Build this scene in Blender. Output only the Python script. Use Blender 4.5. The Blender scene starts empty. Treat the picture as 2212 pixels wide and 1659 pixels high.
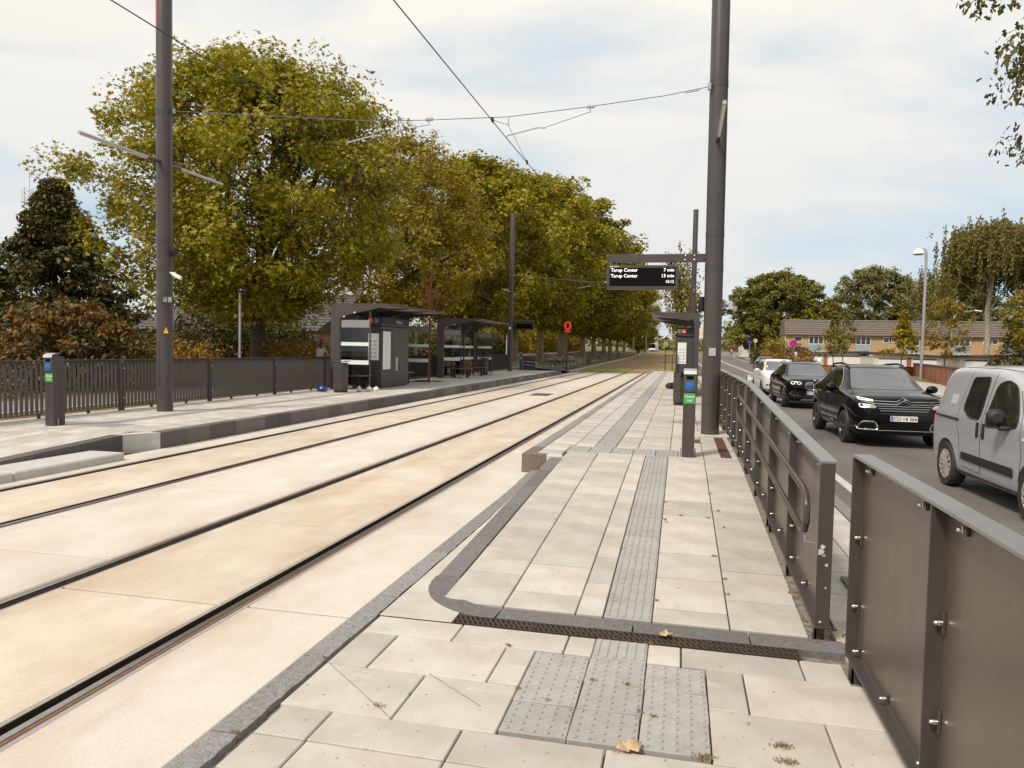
import bpy, bmesh, math, random
import numpy as np
from mathutils import Vector, Matrix
from mathutils.bvhtree import BVHTree

S = bpy.context.scene
C = S.collection
# ------------------------------------------------------------------ camera
# world: X to the right of the track, Y along the track, Z up, rail tops at z = 0
F_PX, CX, CY = 1600., 1106., 829.5            # focal length and centre on a 2212 px wide picture
VPX, VPY, ROLL, CAM_H = 1472., 761., math.radians(1.15), 1.7325

def cam_axes():
    d = np.array([VPX-CX, VPY-CY, F_PX]); d /= np.linalg.norm(d)
    hd = np.array([math.cos(ROLL), math.sin(ROLL), 0])
    n = np.cross(d, hd); n /= np.linalg.norm(n)
    if n[1] < 0: n = -n
    xr = np.cross(n, d)
    if xr[0] < 0: xr = -xr
    return np.stack([xr, d, -n])
RA = cam_axes()
cam = bpy.data.cameras.new('camera'); cam.sensor_width = 36; cam.lens = 36*F_PX/2212
cam.clip_start = .05; cam.clip_end = 3000
co = bpy.data.objects.new('camera', cam); C.objects.link(co)
r, dn, fw = RA[:, 0], RA[:, 1], RA[:, 2]
co.matrix_world = Matrix(((r[0], -dn[0], -fw[0], 0), (r[1], -dn[1], -fw[1], 0), (r[2], -dn[2], -fw[2], CAM_H), (0, 0, 0, 1)))
S.camera = co
S.render.resolution_x, S.render.resolution_y = 1024, 768

# ------------------------------------------------------------------ light
SUN_EL, SUN_AZ = math.radians(50), math.radians(212)     # azimuth clockwise from +Y: behind the camera, to its left
sd = Vector((math.sin(SUN_AZ)*math.cos(SUN_EL), math.cos(SUN_AZ)*math.cos(SUN_EL), math.sin(SUN_EL)))
sl = bpy.data.lights.new('sun', 'SUN'); sl.energy = 2.4; sl.angle = math.radians(10); sl.color = (1, .915, .80)
so = bpy.data.objects.new('sun', sl); C.objects.link(so)
so.rotation_euler = sd.to_track_quat('Z', 'Y').to_euler()
W = bpy.data.worlds.new('World'); S.world = W; W.use_nodes = True
wn = W.node_tree; wn.nodes.clear()
def wnode(t, **k):
    n = wn.nodes.new(t)
    for a, b in k.items(): setattr(n, a, b)
    return n
wo = wnode('ShaderNodeOutputWorld'); wb = wnode('ShaderNodeBackground'); wb.inputs[1].default_value = .086
sky = wnode('ShaderNodeTexSky', sky_type='NISHITA', sun_disc=False, sun_elevation=SUN_EL, sun_rotation=SUN_AZ)
tc = wnode('ShaderNodeTexCoord')
mp = wnode('ShaderNodeMapping'); mp.inputs['Scale'].default_value = (1.0, 1.0, 3.4); mp.inputs['Location'].default_value = (.37, .1, .55)
nz = wnode('ShaderNodeTexNoise'); nz.inputs['Scale'].default_value = 1.9; nz.inputs['Detail'].default_value = 6; nz.inputs['Roughness'].default_value = .48
nz.inputs['Distortion'].default_value = .5
cr = wnode('ShaderNodeValToRGB'); cr.color_ramp.elements[0].position = .30; cr.color_ramp.elements[1].position = .55
cr.color_ramp.elements[0].color = (.12, .12, .12, 1); cr.color_ramp.elements[1].color = (1, 1, 1, 1)
# thin cloud: cream and bright overhead, cooler towards the horizon
sx = wnode('ShaderNodeSeparateXYZ'); cc = wnode('ShaderNodeValToRGB')
cc.color_ramp.elements[0].position = .02; cc.color_ramp.elements[0].color = (6.6, 6.9, 7.1, 1)
cc.color_ramp.elements[1].position = .42; cc.color_ramp.elements[1].color = (8.8, 8.4, 7.7, 1)
blue = wnode('ShaderNodeMix', data_type='RGBA', blend_type='MIX'); blue.inputs[0].default_value = .7
blue.inputs[7].default_value = (3.6, 6.0, 7.9, 1)
mx = wnode('ShaderNodeMix', data_type='RGBA', blend_type='MIX')
L = wn.links.new
L(tc.outputs['Generated'], mp.inputs[0]); L(mp.outputs[0], nz.inputs['Vector']); L(nz.outputs[0], cr.inputs[0])
L(tc.outputs['Generated'], sx.inputs[0]); L(sx.outputs[2], cc.inputs[0])
L(sky.outputs[0], blue.inputs[6]); L(cr.outputs[0], mx.inputs[0]); L(blue.outputs[2], mx.inputs[6]); L(cc.outputs[0], mx.inputs[7])
L(mx.outputs[2], wb.inputs[0]); L(wb.outputs[0], wo.inputs[0])
vs = S.view_settings; vs.view_transform = 'Standard'; vs.look = 'None'; vs.exposure = .40; vs.gamma = 1; vs.use_curve_mapping = False

# ------------------------------------------------------------------ helpers
rnd = random.Random(7)
PI = math.pi
def sm(a, b, x):
    t = min(1, max(0, (x-a)/(b-a))); return t*t*(3-2*t)
def zt(Y):                                     # the ground climbs gently past the platforms
    return 0. if Y < 58 else .0085*(Y-58)
RAMP0, RAMP1, PH = 4.9, 10.3, .26
def zr(Y):                                     # near platform: ramp, then platform
    return PH*min(1, max(0, (Y-RAMP0)/(RAMP1-RAMP0)))

class MB:
    def __init__(s): s.v = []; s.f = []
    def add(s, vs_, fs):
        o = len(s.v); s.v += [tuple(p) for p in vs_]; s.f += [tuple(i+o for i in f) for f in fs]; return s
    def box(s, x0, x1, y0, y1, z0, z1, M=None):
        p = [(x0,y0,z0),(x1,y0,z0),(x1,y1,z0),(x0,y1,z0),(x0,y0,z1),(x1,y0,z1),(x1,y1,z1),(x0,y1,z1)]
        if M: p = [M @ Vector(q) for q in p]
        return s.add(p, [(0,3,2,1),(4,5,6,7),(0,1,5,4),(1,2,6,5),(2,3,7,6),(3,0,4,7)])
    def cbox(s, x0, x1, y0, y1, z0, z1, c=.004, M=None):      # box with chamfered edges all round
        xs, ys, zs = (x0, x1), (y0, y1), (z0, z1); p = []; idx = {}
        for i in (0,1):
            for j in (0,1):
                for k in (0,1):
                    sx_, sy_, sz_ = (1 if i == 0 else -1), (1 if j == 0 else -1), (1 if k == 0 else -1)
                    for a in range(3):
                        q = [xs[i]+sx_*c, ys[j]+sy_*c, zs[k]+sz_*c]; q[a] = (xs[i], ys[j], zs[k])[a]
                        idx[i,j,k,a] = len(p); p.append(q)
        f = []
        for i in (0,1):
            for (a, b) in ((0,0),): pass
        I = idx
        f += [(I[0,0,0,0],I[0,0,1,0],I[0,1,1,0],I[0,1,0,0]), (I[1,0,0,0],I[1,1,0,0],I[1,1,1,0],I[1,0,1,0])]
        f += [(I[0,0,0,1],I[1,0,0,1],I[1,0,1,1],I[0,0,1,1]), (I[0,1,0,1],I[0,1,1,1],I[1,1,1,1],I[1,1,0,1])]
        f += [(I[0,0,0,2],I[0,1,0,2],I[1,1,0,2],I[1,0,0,2]), (I[0,0,1,2],I[1,0,1,2],I[1,1,1,2],I[0,1,1,2])]
        for j in (0,1):
            for k in (0,1):
                f.append((I[0,j,k,1],I[1,j,k,1],I[1,j,k,2],I[0,j,k,2]) if (j != k) else (I[0,j,k,2],I[1,j,k,2],I[1,j,k,1],I[0,j,k,1]))
        for i in (0,1):
            for k in (0,1):
                f.append((I[i,0,k,0],I[i,1,k,0],I[i,1,k,2],I[i,0,k,2]) if (i == k) else (I[i,0,k,2],I[i,1,k,2],I[i,1,k,0],I[i,0,k,0]))
        for i in (0,1):
            for j in (0,1):
                f.append((I[i,j,0,0],I[i,j,1,0],I[i,j,1,1],I[i,j,0,1]) if (i != j) else (I[i,j,0,1],I[i,j,1,1],I[i,j,1,0],I[i,j,0,0]))
        for i in (0,1):
            for j in (0,1):
                for k in (0,1):
                    t = (I[i,j,k,0],I[i,j,k,1],I[i,j,k,2]); f.append(t if (i+j+k) % 2 else t[::-1])
        if M: p = [M @ Vector(q) for q in p]
        return s.add(p, f)
    def tube(s, pts, r, n=8, cap=True, closed=False):
        pts = [Vector(p) for p in pts]; m = len(pts); rs = r if isinstance(r, (list, tuple)) else [r]*m
        rings = []; u = None
        for i in range(m):
            a = pts[i-1] if (i > 0 or closed) else pts[i]; b = pts[(i+1) % m] if (i < m-1 or closed) else pts[i]
            t = (b-a)
            t = t.normalized() if t.length > 1e-9 else Vector((0,0,1))
            if u is None:
                u = t.cross(Vector((0,0,1)));
                if u.length < 1e-3: u = t.cross(Vector((0,1,0)))
                u.normalize()
            else:
                u = u - t*u.dot(t)
                if u.length < 1e-6: u = t.orthogonal()
                u.normalize()
            w = t.cross(u)
            rings.append([pts[i]+(u*math.cos(2*PI*k/n)+w*math.sin(2*PI*k/n))*rs[i] for k in range(n)])
        vs_ = [p for rg in rings for p in rg]; f = []
        for i in range(m if closed else m-1):
            j = (i+1) % m
            for k in range(n): f.append((i*n+k, i*n+(k+1) % n, j*n+(k+1) % n, j*n+k))
        if cap and not closed: f += [tuple(range(n))[::-1], tuple((m-1)*n+k for k in range(n))]
        return s.add(vs_, f)
    def lathe(s, prof, n=16, M=None, cap=True):        # prof: (radius, z)
        vs_ = []; f = []; m = len(prof)
        for (rr, z) in prof:
            for k in range(n): vs_.append(Vector((rr*math.cos(2*PI*k/n), rr*math.sin(2*PI*k/n), z)))
        for i in range(m-1):
            for k in range(n): f.append((i*n+k, i*n+(k+1) % n, (i+1)*n+(k+1) % n, (i+1)*n+k))
        if cap: f += [tuple(range(n))[::-1], tuple((m-1)*n+k for k in range(n))]
        if M: vs_ = [M @ q for q in vs_]
        return s.add(vs_, f)
    def prism(s, poly, a0, a1, axis='x', M=None):       # poly in the two other axes, in order
        n = len(poly)
        def mk(p, a): return {'x': (a, p[0], p[1]), 'y': (p[0], a, p[1]), 'z': (p[0], p[1], a)}[axis]
        vs_ = [mk(p, a0) for p in poly]+[mk(p, a1) for p in poly]
        if M: vs_ = [M @ Vector(q) for q in vs_]
        f = [tuple(range(n))[::-1], tuple(range(n, 2*n))]+[(i, (i+1) % n, n+(i+1) % n, n+i) for i in range(n)]
        return s.add(vs_, f)
    def ball(s, c, r, n=10, m=6, sq=(1,1,1)):
        vs_ = []; f = []
        for i in range(m+1):
            a = PI*i/m-PI/2
            for k in range(n): b = 2*PI*k/n; vs_.append((c[0]+r*sq[0]*math.cos(a)*math.cos(b), c[1]+r*sq[1]*math.cos(a)*math.sin(b), c[2]+r*sq[2]*math.sin(a)))
        for i in range(m):
            for k in range(n): f.append((i*n+k, i*n+(k+1) % n, (i+1)*n+(k+1) % n, (i+1)*n+k))
        return s.add(vs_, f)
    def mesh(s, name, smooth=False, fixn=True):
        me = bpy.data.meshes.new(name); me.from_pydata(s.v, [], s.f)
        bm = bmesh.new(); bm.from_mesh(me)
        bmesh.ops.remove_doubles(bm, verts=bm.verts, dist=1e-5)
        if fixn: bmesh.ops.recalc_face_normals(bm, faces=bm.faces)
        bm.to_mesh(me); bm.free()
        if smooth:
            me.polygons.foreach_set('use_smooth', [True]*len(me.polygons))
            try: me.set_sharp_from_angle(angle=math.radians(38))
            except Exception: pass
        return me
    def build(s, name, mat, parent=None, smooth=False, loc=None, rot=None, label=None):
        me = s.mesh(name, smooth); me.materials.append(mat)
        return link(name, me, parent, loc, rot, label)
def link(name, me, parent=None, loc=None, rot=None, label=None):
    o = bpy.data.objects.new(name, me); C.objects.link(o)
    if parent: o.parent = parent
    if loc is not None: o.location = loc
    if rot is not None: o.rotation_euler = rot
    if label: o['label'] = label
    return o
LABELS = {}
def thing(name, label, cat, loc=(0,0,0), rz=0, group=None):
    o = bpy.data.objects.new(name, None); C.objects.link(o); o.empty_display_size = .2
    o.location = loc; o.rotation_euler = (0, 0, rz); return tag(o, label, cat, group)
def tag(o, label, cat=None, group=None, kind=None):
    if label: o['label'] = label
    if cat: o['category'] = cat
    if group: o['group'] = group
    if kind: o['kind'] = kind
    return o
def struct(name, mb, mat, smooth=False):
    o = mb.build(name, mat, None, smooth); o['kind'] = 'structure'; return o
def copy_tree(o, parent=None):
    c = o.copy(); C.objects.link(c); c.parent = parent
    for ch in list(o.children): copy_tree(ch, c)
    return c
def text(body, size, mat, parent, loc, rot=(PI/2,0,0), name='lettering', align='CENTER', depth=.0015, xs=1., bold=0):
    cu = bpy.data.curves.new(name, 'FONT'); cu.body = body; cu.size = size; cu.align_x = align; cu.align_y = 'CENTER'; cu.extrude = depth; cu.offset = bold
    cu.resolution_u = 2
    o = bpy.data.objects.new(name, cu); C.objects.link(o)
    dg = bpy.context.evaluated_depsgraph_get(); me = bpy.data.meshes.new_from_object(o.evaluated_get(dg)); bpy.data.objects.remove(o)
    me.materials.clear(); me.materials.append(mat)
    r_ = link(name, me, parent, loc, rot); r_.scale = (xs, 1, 1); return r_

# ------------------------------------------------------------------ materials
def srgb(r_, g_, b_):
    f = lambda c: (c/255/12.92 if c/255 <= .04045 else ((c/255+.055)/1.055)**2.4)
    return (f(r_), f(g_), f(b_))
def mat(name, col, rough=.6, metal=0., var=0., noise=None, nscale=8., bump=0., bscale=60., rand=0., spec=.5, coat=0., emit=None, wet=None, grain=None, coords='Object'):
    """col base colour; noise = second colour blended by a noise of nscale; rand = brightness spread between objects; grain = (amount, scale) fine speckle"""
    m = bpy.data.materials.new(name); m.use_nodes = True; nt = m.node_tree; b = nt.nodes['Principled BSDF']
    b.inputs['Base Color'].default_value = (*col, 1); b.inputs['Roughness'].default_value = rough; b.inputs['Metallic'].default_value = metal
    b.inputs['Specular IOR Level'].default_value = spec; b.inputs['Coat Weight'].default_value = coat
    N = nt.nodes.new; K = nt.links.new; last = None
    t = N('ShaderNodeTexCoord') if coords != 'World' else N('ShaderNodeNewGeometry')
    vec = t.outputs['Position'] if coords == 'World' else t.outputs[coords]
    if noise is not None:
        n = N('ShaderNodeTexNoise'); n.inputs['Scale'].default_value = nscale; n.inputs['Detail'].default_value = 7; n.inputs['Roughness'].default_value = .62
        K(vec, n.inputs['Vector'])
        rp = N('ShaderNodeValToRGB'); rp.color_ramp.elements[0].position = .36; rp.color_ramp.elements[1].position = .66
        rp.color_ramp.elements[0].color = (*col, 1); rp.color_ramp.elements[1].color = (*noise, 1); K(n.outputs[0], rp.inputs[0]); last = rp.outputs[0]
    if grain:
        n = N('ShaderNodeTexNoise'); n.inputs['Scale'].default_value = grain[1]; n.inputs['Detail'].default_value = 3; K(vec, n.inputs['Vector'])
        mr = N('ShaderNodeMapRange'); mr.inputs[1].default_value = .3; mr.inputs[2].default_value = .7; mr.inputs[3].default_value = 1-grain[0]; mr.inputs[4].default_value = 1+grain[0]; K(n.outputs[0], mr.inputs[0])
        hv = N('ShaderNodeHueSaturation'); K(mr.outputs[0], hv.inputs['Value'])
        if last: K(last, hv.inputs['Color'])
        else: hv.inputs['Color'].default_value = (*col, 1)
        last = hv.outputs[0]
    if rand:
        oi = N('ShaderNodeObjectInfo'); mr = N('ShaderNodeMapRange'); mr.inputs[3].default_value = 1-rand; mr.inputs[4].default_value = 1+rand; K(oi.outputs['Random'], mr.inputs[0])
        hv = N('ShaderNodeHueSaturation'); K(mr.outputs[0], hv.inputs['Value'])
        if last: K(last, hv.inputs['Color'])
        else: hv.inputs['Color'].default_value = (*col, 1)
        last = hv.outputs[0]
    if last: K(last, b.inputs['Base Color'])
    if bump:
        n = N('ShaderNodeTexNoise'); n.inputs['Scale'].default_value = bscale; n.inputs['Detail'].default_value = 4; K(vec, n.inputs['Vector'])
        bp = N('ShaderNodeBump'); bp.inputs['Strength'].default_value = bump; bp.inputs['Distance'].default_value = .01; K(n.outputs[0], bp.inputs['Height']); K(bp.outputs[0], b.inputs['Normal'])
    if emit: b.inputs['Emission Color'].default_value = (*emit[0], 1); b.inputs['Emission Strength'].default_value = emit[1]
    return m
def leafmat(name, cols, trans=.35, rough=.5):
    m = bpy.data.materials.new(name); m.use_nodes = True; nt = m.node_tree; b = nt.nodes['Principled BSDF']; N = nt.nodes.new; K = nt.links.new
    g = N('ShaderNodeNewGeometry'); rp = N('ShaderNodeValToRGB'); K(g.outputs['Random Per Island'], rp.inputs[0])
    e = rp.color_ramp.elements; e[0].color = (*cols[0], 1); e[1].color = (*cols[-1], 1)
    for i, c in enumerate(cols[1:-1]): x = e.new((i+1)/(len(cols)-1)); x.color = (*c, 1)
    b.inputs['Roughness'].default_value = rough; b.inputs['Specular IOR Level'].default_value = .35
    K(rp.outputs[0], b.inputs['Base Color'])
    tr = N('ShaderNodeBsdfTranslucent'); K(rp.outputs[0], tr.inputs[0]); ms = N('ShaderNodeMixShader'); ms.inputs[0].default_value = trans
    K(b.outputs[0], ms.inputs[1]); K(tr.outputs[0], ms.inputs[2]); K(ms.outputs[0], nt.nodes['Material Output'].inputs[0])
    return m
def glassmat(name, tint=(.9,.93,.92), refl=.12):
    m = bpy.data.materials.new(name); m.use_nodes = True; nt = m.node_tree; nt.nodes.clear(); N = nt.nodes.new; K = nt.links.new
    o = N('ShaderNodeOutputMaterial'); ms = N('ShaderNodeMixShader'); t = N('ShaderNodeBsdfTransparent'); gl = N('ShaderNodeBsdfGlossy'); fr = N('ShaderNodeFresnel')
    t.inputs[0].default_value = (*tint, 1); gl.inputs['Roughness'].default_value = .02; fr.inputs[0].default_value = 1.45
    K(fr.outputs[0], ms.inputs[0]); K(t.outputs[0], ms.inputs[1]); K(gl.outputs[0], ms.inputs[2]); K(ms.outputs[0], o.inputs[0]); return m

M = {}
M['steel'] = mat('dark grey powder coated steel', (.055,.046,.042), .42, 0, noise=(.067,.056,.051), nscale=3, bump=.03, bscale=90)
M['post'] = mat('warm dark grey painted steel', (.064,.051,.048), .36, 0, noise=(.078,.063,.058), nscale=2.2, bump=.02, bscale=40)
M['panel'] = mat('brown grey coated sheet metal', (.155,.122,.10), .33, .5, noise=(.175,.14,.117), nscale=1.2, bump=.015, bscale=20)
M['caprail'] = mat('grey coated rail', (.205,.198,.195), .40, .2, noise=(.235,.225,.22), nscale=5)
M['zinc'] = mat('stainless steel bolt', (.62,.6,.57), .22, 1.)
M['galv'] = mat('galvanised steel', (.42,.43,.43), .45, .6, noise=(.5,.5,.5), nscale=9)
def slabmat(name, c0, c1, stain, amt):
    m = mat(name, c0, .86, 0, noise=c1, nscale=1.1, bump=.25, bscale=120, rand=.05, grain=(.06, 55)); nt = m.node_tree; N = nt.nodes.new; K = nt.links.new; b = nt.nodes['Principled BSDF']
    src = b.inputs['Base Color'].links[0].from_socket; g_ = N('ShaderNodeNewGeometry')
    def nz_(sc, det, lo, hi):
        mp_ = N('ShaderNodeMapping'); mp_.inputs['Scale'].default_value = sc; n = N('ShaderNodeTexNoise'); n.inputs['Scale'].default_value = 1; n.inputs['Detail'].default_value = det; n.inputs['Roughness'].default_value = .65; r_ = N('ShaderNodeMapRange'); r_.inputs[1].default_value = lo; r_.inputs[2].default_value = hi
        K(g_.outputs['Position'], mp_.inputs[0]); K(mp_.outputs[0], n.inputs['Vector']); K(n.outputs[0], r_.inputs[0]); return r_.outputs[0]
    st_ = nz_((1.6, .9, 1), 9, .46, .72); mu = N('ShaderNodeMath'); mu.operation = 'MULTIPLY'; mu.inputs[1].default_value = amt; K(st_, mu.inputs[0])
    x1 = N('ShaderNodeMix'); x1.data_type = 'RGBA'; x1.inputs[7].default_value = (*stain, 1); K(mu.outputs[0], x1.inputs[0]); K(src, x1.inputs[6])
    br_ = nz_((5, 190, 1), 4, .50, .74); m2 = N('ShaderNodeMath'); m2.operation = 'MULTIPLY'; m2.inputs[1].default_value = .22; K(br_, m2.inputs[0])     # broom strokes across the track
    x2 = N('ShaderNodeMix'); x2.data_type = 'RGBA'; x2.inputs[7].default_value = (.36,.27,.20,1); K(m2.outputs[0], x2.inputs[0]); K(x1.outputs[2], x2.inputs[6])
    pt_ = nz_((38, 30, 1), 2, .72, .76); m3 = N('ShaderNodeMath'); m3.operation = 'MULTIPLY'; m3.inputs[1].default_value = .45; K(pt_, m3.inputs[0])     # small pits
    x3 = N('ShaderNodeMix'); x3.data_type = 'RGBA'; x3.inputs[7].default_value = (.22,.16,.11,1); K(m3.outputs[0], x3.inputs[0]); K(x2.outputs[2], x3.inputs[6])
    sx2 = N('ShaderNodeSeparateXYZ'); K(g_.outputs['Position'], sx2.inputs[0]); best = None      # brake dust and rust beside the rails
    for rx in (-7.55, -6.12, -4.28, -2.84):
        su = N('ShaderNodeMath'); su.operation = 'SUBTRACT'; su.inputs[1].default_value = rx; K(sx2.outputs[0], su.inputs[0]); ab = N('ShaderNodeMath'); ab.operation = 'ABSOLUTE'; K(su.outputs[0], ab.inputs[0])
        if best is None: best = ab.outputs[0]
        else: mi = N('ShaderNodeMath'); mi.operation = 'MINIMUM'; K(best, mi.inputs[0]); K(ab.outputs[0], mi.inputs[1]); best = mi.outputs[0]
    rr_ = N('ShaderNodeMapRange'); rr_.inputs[1].default_value = .08; rr_.inputs[2].default_value = .55; rr_.inputs[3].default_value = .55; rr_.inputs[4].default_value = 0; K(best, rr_.inputs[0])
    dn_ = nz_((3, 1.1, 1), 6, .35, .7); m4 = N('ShaderNodeMath'); m4.operation = 'MULTIPLY'; K(rr_.outputs[0], m4.inputs[0]); K(dn_, m4.inputs[1])
    x4 = N('ShaderNodeMix'); x4.data_type = 'RGBA'; x4.inputs[7].default_value = (.36,.23,.14,1); K(m4.outputs[0], x4.inputs[0]); K(x3.outputs[2], x4.inputs[6]); K(x4.outputs[2], b.inputs['Base Color']); return m
M['concrete'] = slabmat('pale broom finished track concrete', (.60,.535,.455), (.67,.62,.555), (.55,.44,.33), .45)
M['concrete_rust'] = slabmat('rust tinted track concrete', (.585,.49,.385), (.66,.595,.51), (.50,.34,.215), .75)
M['tile'] = mat('beige concrete paving', (.44,.39,.335), .88, 0, noise=(.55,.505,.45), nscale=2.4, bump=.12, bscale=160, rand=.13, grain=(.08, 140))
M['joint'] = mat('sandy joint bed', (.13,.105,.08), .95, 0, noise=(.29,.25,.20), nscale=20)
M['tactile'] = mat('grey tactile concrete', (.34,.325,.30), .8, 0, noise=(.40,.385,.36), nscale=9, bump=.1, bscale=120, rand=.06, grain=(.06, 150))
M['granite'] = mat('flamed grey granite', (.20,.19,.185), .8, 0, noise=(.29,.275,.265), nscale=28, bump=.4, bscale=70, rand=.12, grain=(.35, 130))
M['granite_band'] = mat('dark purple grey granite', (.135,.122,.118), .8, 0, noise=(.19,.175,.17), nscale=28, bump=.4, bscale=70, rand=.12, grain=(.3, 130))
M['granite_dark'] = mat('dark brown granite', (.115,.098,.09), .75, 0, noise=(.15,.13,.118), nscale=30, bump=.2, bscale=90, rand=.35, grain=(.28, 150))
M['granite_warm'] = mat('rough brown granite', (0.144,0.105,0.084), .85, 0, noise=(0.216,0.164,0.133), nscale=34, bump=.5, bscale=90, grain=(.4, 110))
M['kerbstone'] = mat('pale concrete kerb', (.50,.47,.43), .85, 0, noise=(.57,.54,.50), nscale=6, bump=.15, bscale=80, rand=.06)
M['railsteel'] = mat('worn rail steel', (.42,.41,.40), .28, .9, noise=(.33,.30,.28), nscale=14)
M['railrust'] = mat('rusty rail side', (.17,.085,.05), .8, .2, noise=(.24,.13,.08), nscale=30)
M['groove'] = mat('shaded groove black', (.006,.004,.003), .95, spec=.1)  # near-black: shade inside the rail grooves and drains put into the colour
M['lip'] = mat('shaded rail lip', (.035,.024,.018), .85, spec=.2)  # groove wall painted dark, as if in shade
M['trackbed'] = mat('shaded joint bed', (.09,.055,.035), .95)  # shadow between the slabs is carried by this dark colour
M['sealant'] = mat('grey rail sealant', (.30,.27,.25), .8, 0, noise=(.36,.33,.31), nscale=12)
M['cast'] = mat('cast iron grating', (.052,.041,.035), .6, .3, noise=(.085,.05,.033), nscale=4, bump=.2, bscale=120)
M['rustgrate'] = mat('rust brown grating', (.12,.062,.04), .75, .2, noise=(.17,.09,.055), nscale=12, bump=.2, bscale=150)
M['asphalt'] = mat('grey brown asphalt', (.145,.126,.115), .9, 0, noise=(.178,.157,.143), nscale=.6, bump=.5, bscale=220, grain=(.30, 190))
M['asphalt_path'] = mat('path asphalt', (.20,.175,.155), .9, 0, noise=(.25,.22,.195), nscale=.5, grain=(.15, 150))
M['roadpaint'] = mat('worn white road paint', (.62,.59,.54), .75, 0, noise=(.48,.45,.41), nscale=9, grain=(.1, 120))
M['pavement'] = mat('pale pavement slabs', (.40,.37,.335), .9, 0, noise=(.46,.43,.39), nscale=1.2, grain=(.08, 60))
M['lawn'] = mat('dry verge grass', (.115,.095,.032), .95, 0, noise=(.21,.145,.065), nscale=.35, bump=.6, bscale=25, grain=(.35, 14), coords='World')
M['drybed'] = mat('dry sedum track bed', (0.350,0.206,0.102), .95, 0, noise=(0.263,0.169,0.066), nscale=.28, bump=.6, bscale=30, grain=(.3, 11), coords='World')
M['greenbed'] = mat('green sedum', (0.289,0.281,0.045), .95, 0, noise=(0.204,0.223,0.038), nscale=2, bump=.6, bscale=30, grain=(.3, 14), coords='World')
M['white'] = mat('white enamel', (.78,.77,.74), .4)
M['paper'] = mat('white poster', (.80,.80,.77), .45)
M['greyprint'] = mat('grey print', (.32,.33,.34), .6)
M['blackprint'] = mat('black print', (.02,.02,.02), .6)
M['black'] = mat('black gloss plastic', (.012,.010,.010), .25)
M['blackmatt'] = mat('black matt plastic', (.02,.018,.017), .6)
M['screen'] = mat('black display glass', (.006,.004,.004), .25, spec=.12)
M['led'] = mat('white display letters', (.85,.85,.82), .5, emit=((1,.98,.94), .7))
M['red'] = mat('red enamel', (.72,.035,.025), .4)
M['redlit'] = mat('red lit sign', (.80,.04,.025), .4, emit=((1,.05,.02), .35))
M['blue'] = mat('blue reader disc', (.01,.14,.50), .35)
M['green'] = mat('green label', (.08,.36,.10), .45)
M['yellow'] = mat('yellow warning sticker', (.85,.42,.03), .5)
M['bluesign'] = mat('blue sign', (.03,.05,.45), .45)
M['frost'] = mat('white window band', (.76,.80,.76), .5)
M['glass'] = glassmat('clear pane glass', (.93,.94,.92))
M['smoked'] = glassmat('smoked roof glass', (.62,.61,.60))
M['wood'] = mat('oiled bench wood', (.25,.12,.065), .6, 0, noise=(.34,.18,.10), nscale=14, bump=.1, bscale=40)
M['rooflam'] = mat('grey roof lamella', (.50,.48,.46), .5)
M['wire'] = mat('wire', (.02,.018,.02), .5)
M['stay'] = mat('blue grey stay rope', (.10,.13,.24), .5)
M['insul'] = mat('white insulator', (.62,.60,.56), .5)
M['bark'] = mat('dark bark', (.055,.038,.026), .95, 0, noise=(.09,.065,.045), nscale=9, bump=.6, bscale=26)
M['bark_plane'] = mat('flaking plane bark', (.17,.115,.07), .92, 0, noise=(.36,.28,.19), nscale=3.2, bump=.4, bscale=22)
M['bark_birch'] = mat('pale birch bark', (.48,.41,.34), .9, 0, noise=(.22,.17,.13), nscale=5, bump=.3, bscale=30)
M['stake'] = mat('red brown stake', (.30,.095,.04), .8, 0, noise=(.38,.14,.06), nscale=12)
M['leaf_plane'] = leafmat('plane leaves', [(0.114,0.118,0.005), (0.260,0.237,0.009), (0.345,0.293,0.013), (0.489,0.374,0.019), (0.208,0.202,0.009)], .30)
M['leaf_plane2'] = leafmat('yellowing plane leaves', [(0.151,0.143,0.009), (0.336,0.261,0.016), (0.488,0.320,0.019), (0.218,0.194,0.013)], .26)
M['leaf_dark'] = leafmat('dark leaves', [(0.036,0.041,0.008), (0.081,0.072,0.012), (0.139,0.102,0.016), (0.057,0.053,0.009)], .22)
M['leaf_red'] = leafmat('russet leaves', [(.16,.065,.016), (.27,.115,.022), (.18,.105,.02), (.08,.065,.015)], .3)
M['leaf_orange'] = leafmat('orange hedge leaves', [(0.324,0.137,0.015), (0.432,0.195,0.020), (0.216,0.150,0.015), (0.149,0.111,0.013)], .3)
M['leaf_far'] = leafmat('far tree leaves', [(0.105,0.112,0.020), (0.199,0.187,0.025), (0.281,0.246,0.034), (0.152,0.140,0.024)], .25)
M['leaf_birch'] = leafmat('birch leaves', [(0.128,0.113,0.029), (0.205,0.174,0.040), (0.274,0.217,0.050), (0.120,0.113,0.029)], .3)
M['leaf_poplar'] = leafmat('grey green leaves', [(0.129,0.131,0.044), (0.222,0.205,0.059), (0.304,0.263,0.079), (0.152,0.146,0.044)], .25)
M['leaf_street'] = leafmat('street tree leaves', [(0.162,0.135,0.018), (0.306,0.225,0.027), (0.396,0.252,0.032), (0.180,0.144,0.022)], .3)
M['leaf_gold'] = leafmat('golden leaves', [(.22,.17,.016), (.36,.26,.022), (.29,.22,.025), (.19,.17,.02)], .35)
M['leaf_oak'] = leafmat('red oak leaves', [(0.081,0.070,0.016), (0.123,0.102,0.020), (0.162,0.138,0.026), (0.067,0.066,0.015)], .25)
M['leaf_dry'] = mat('dry leaf', (.58,.45,.27), .8, 0, noise=(.42,.27,.14), nscale=30)
M['leaf_brown'] = mat('brown dead leaf', (.16,.065,.03), .85, 0, noise=(.24,.11,.05), nscale=40)
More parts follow.
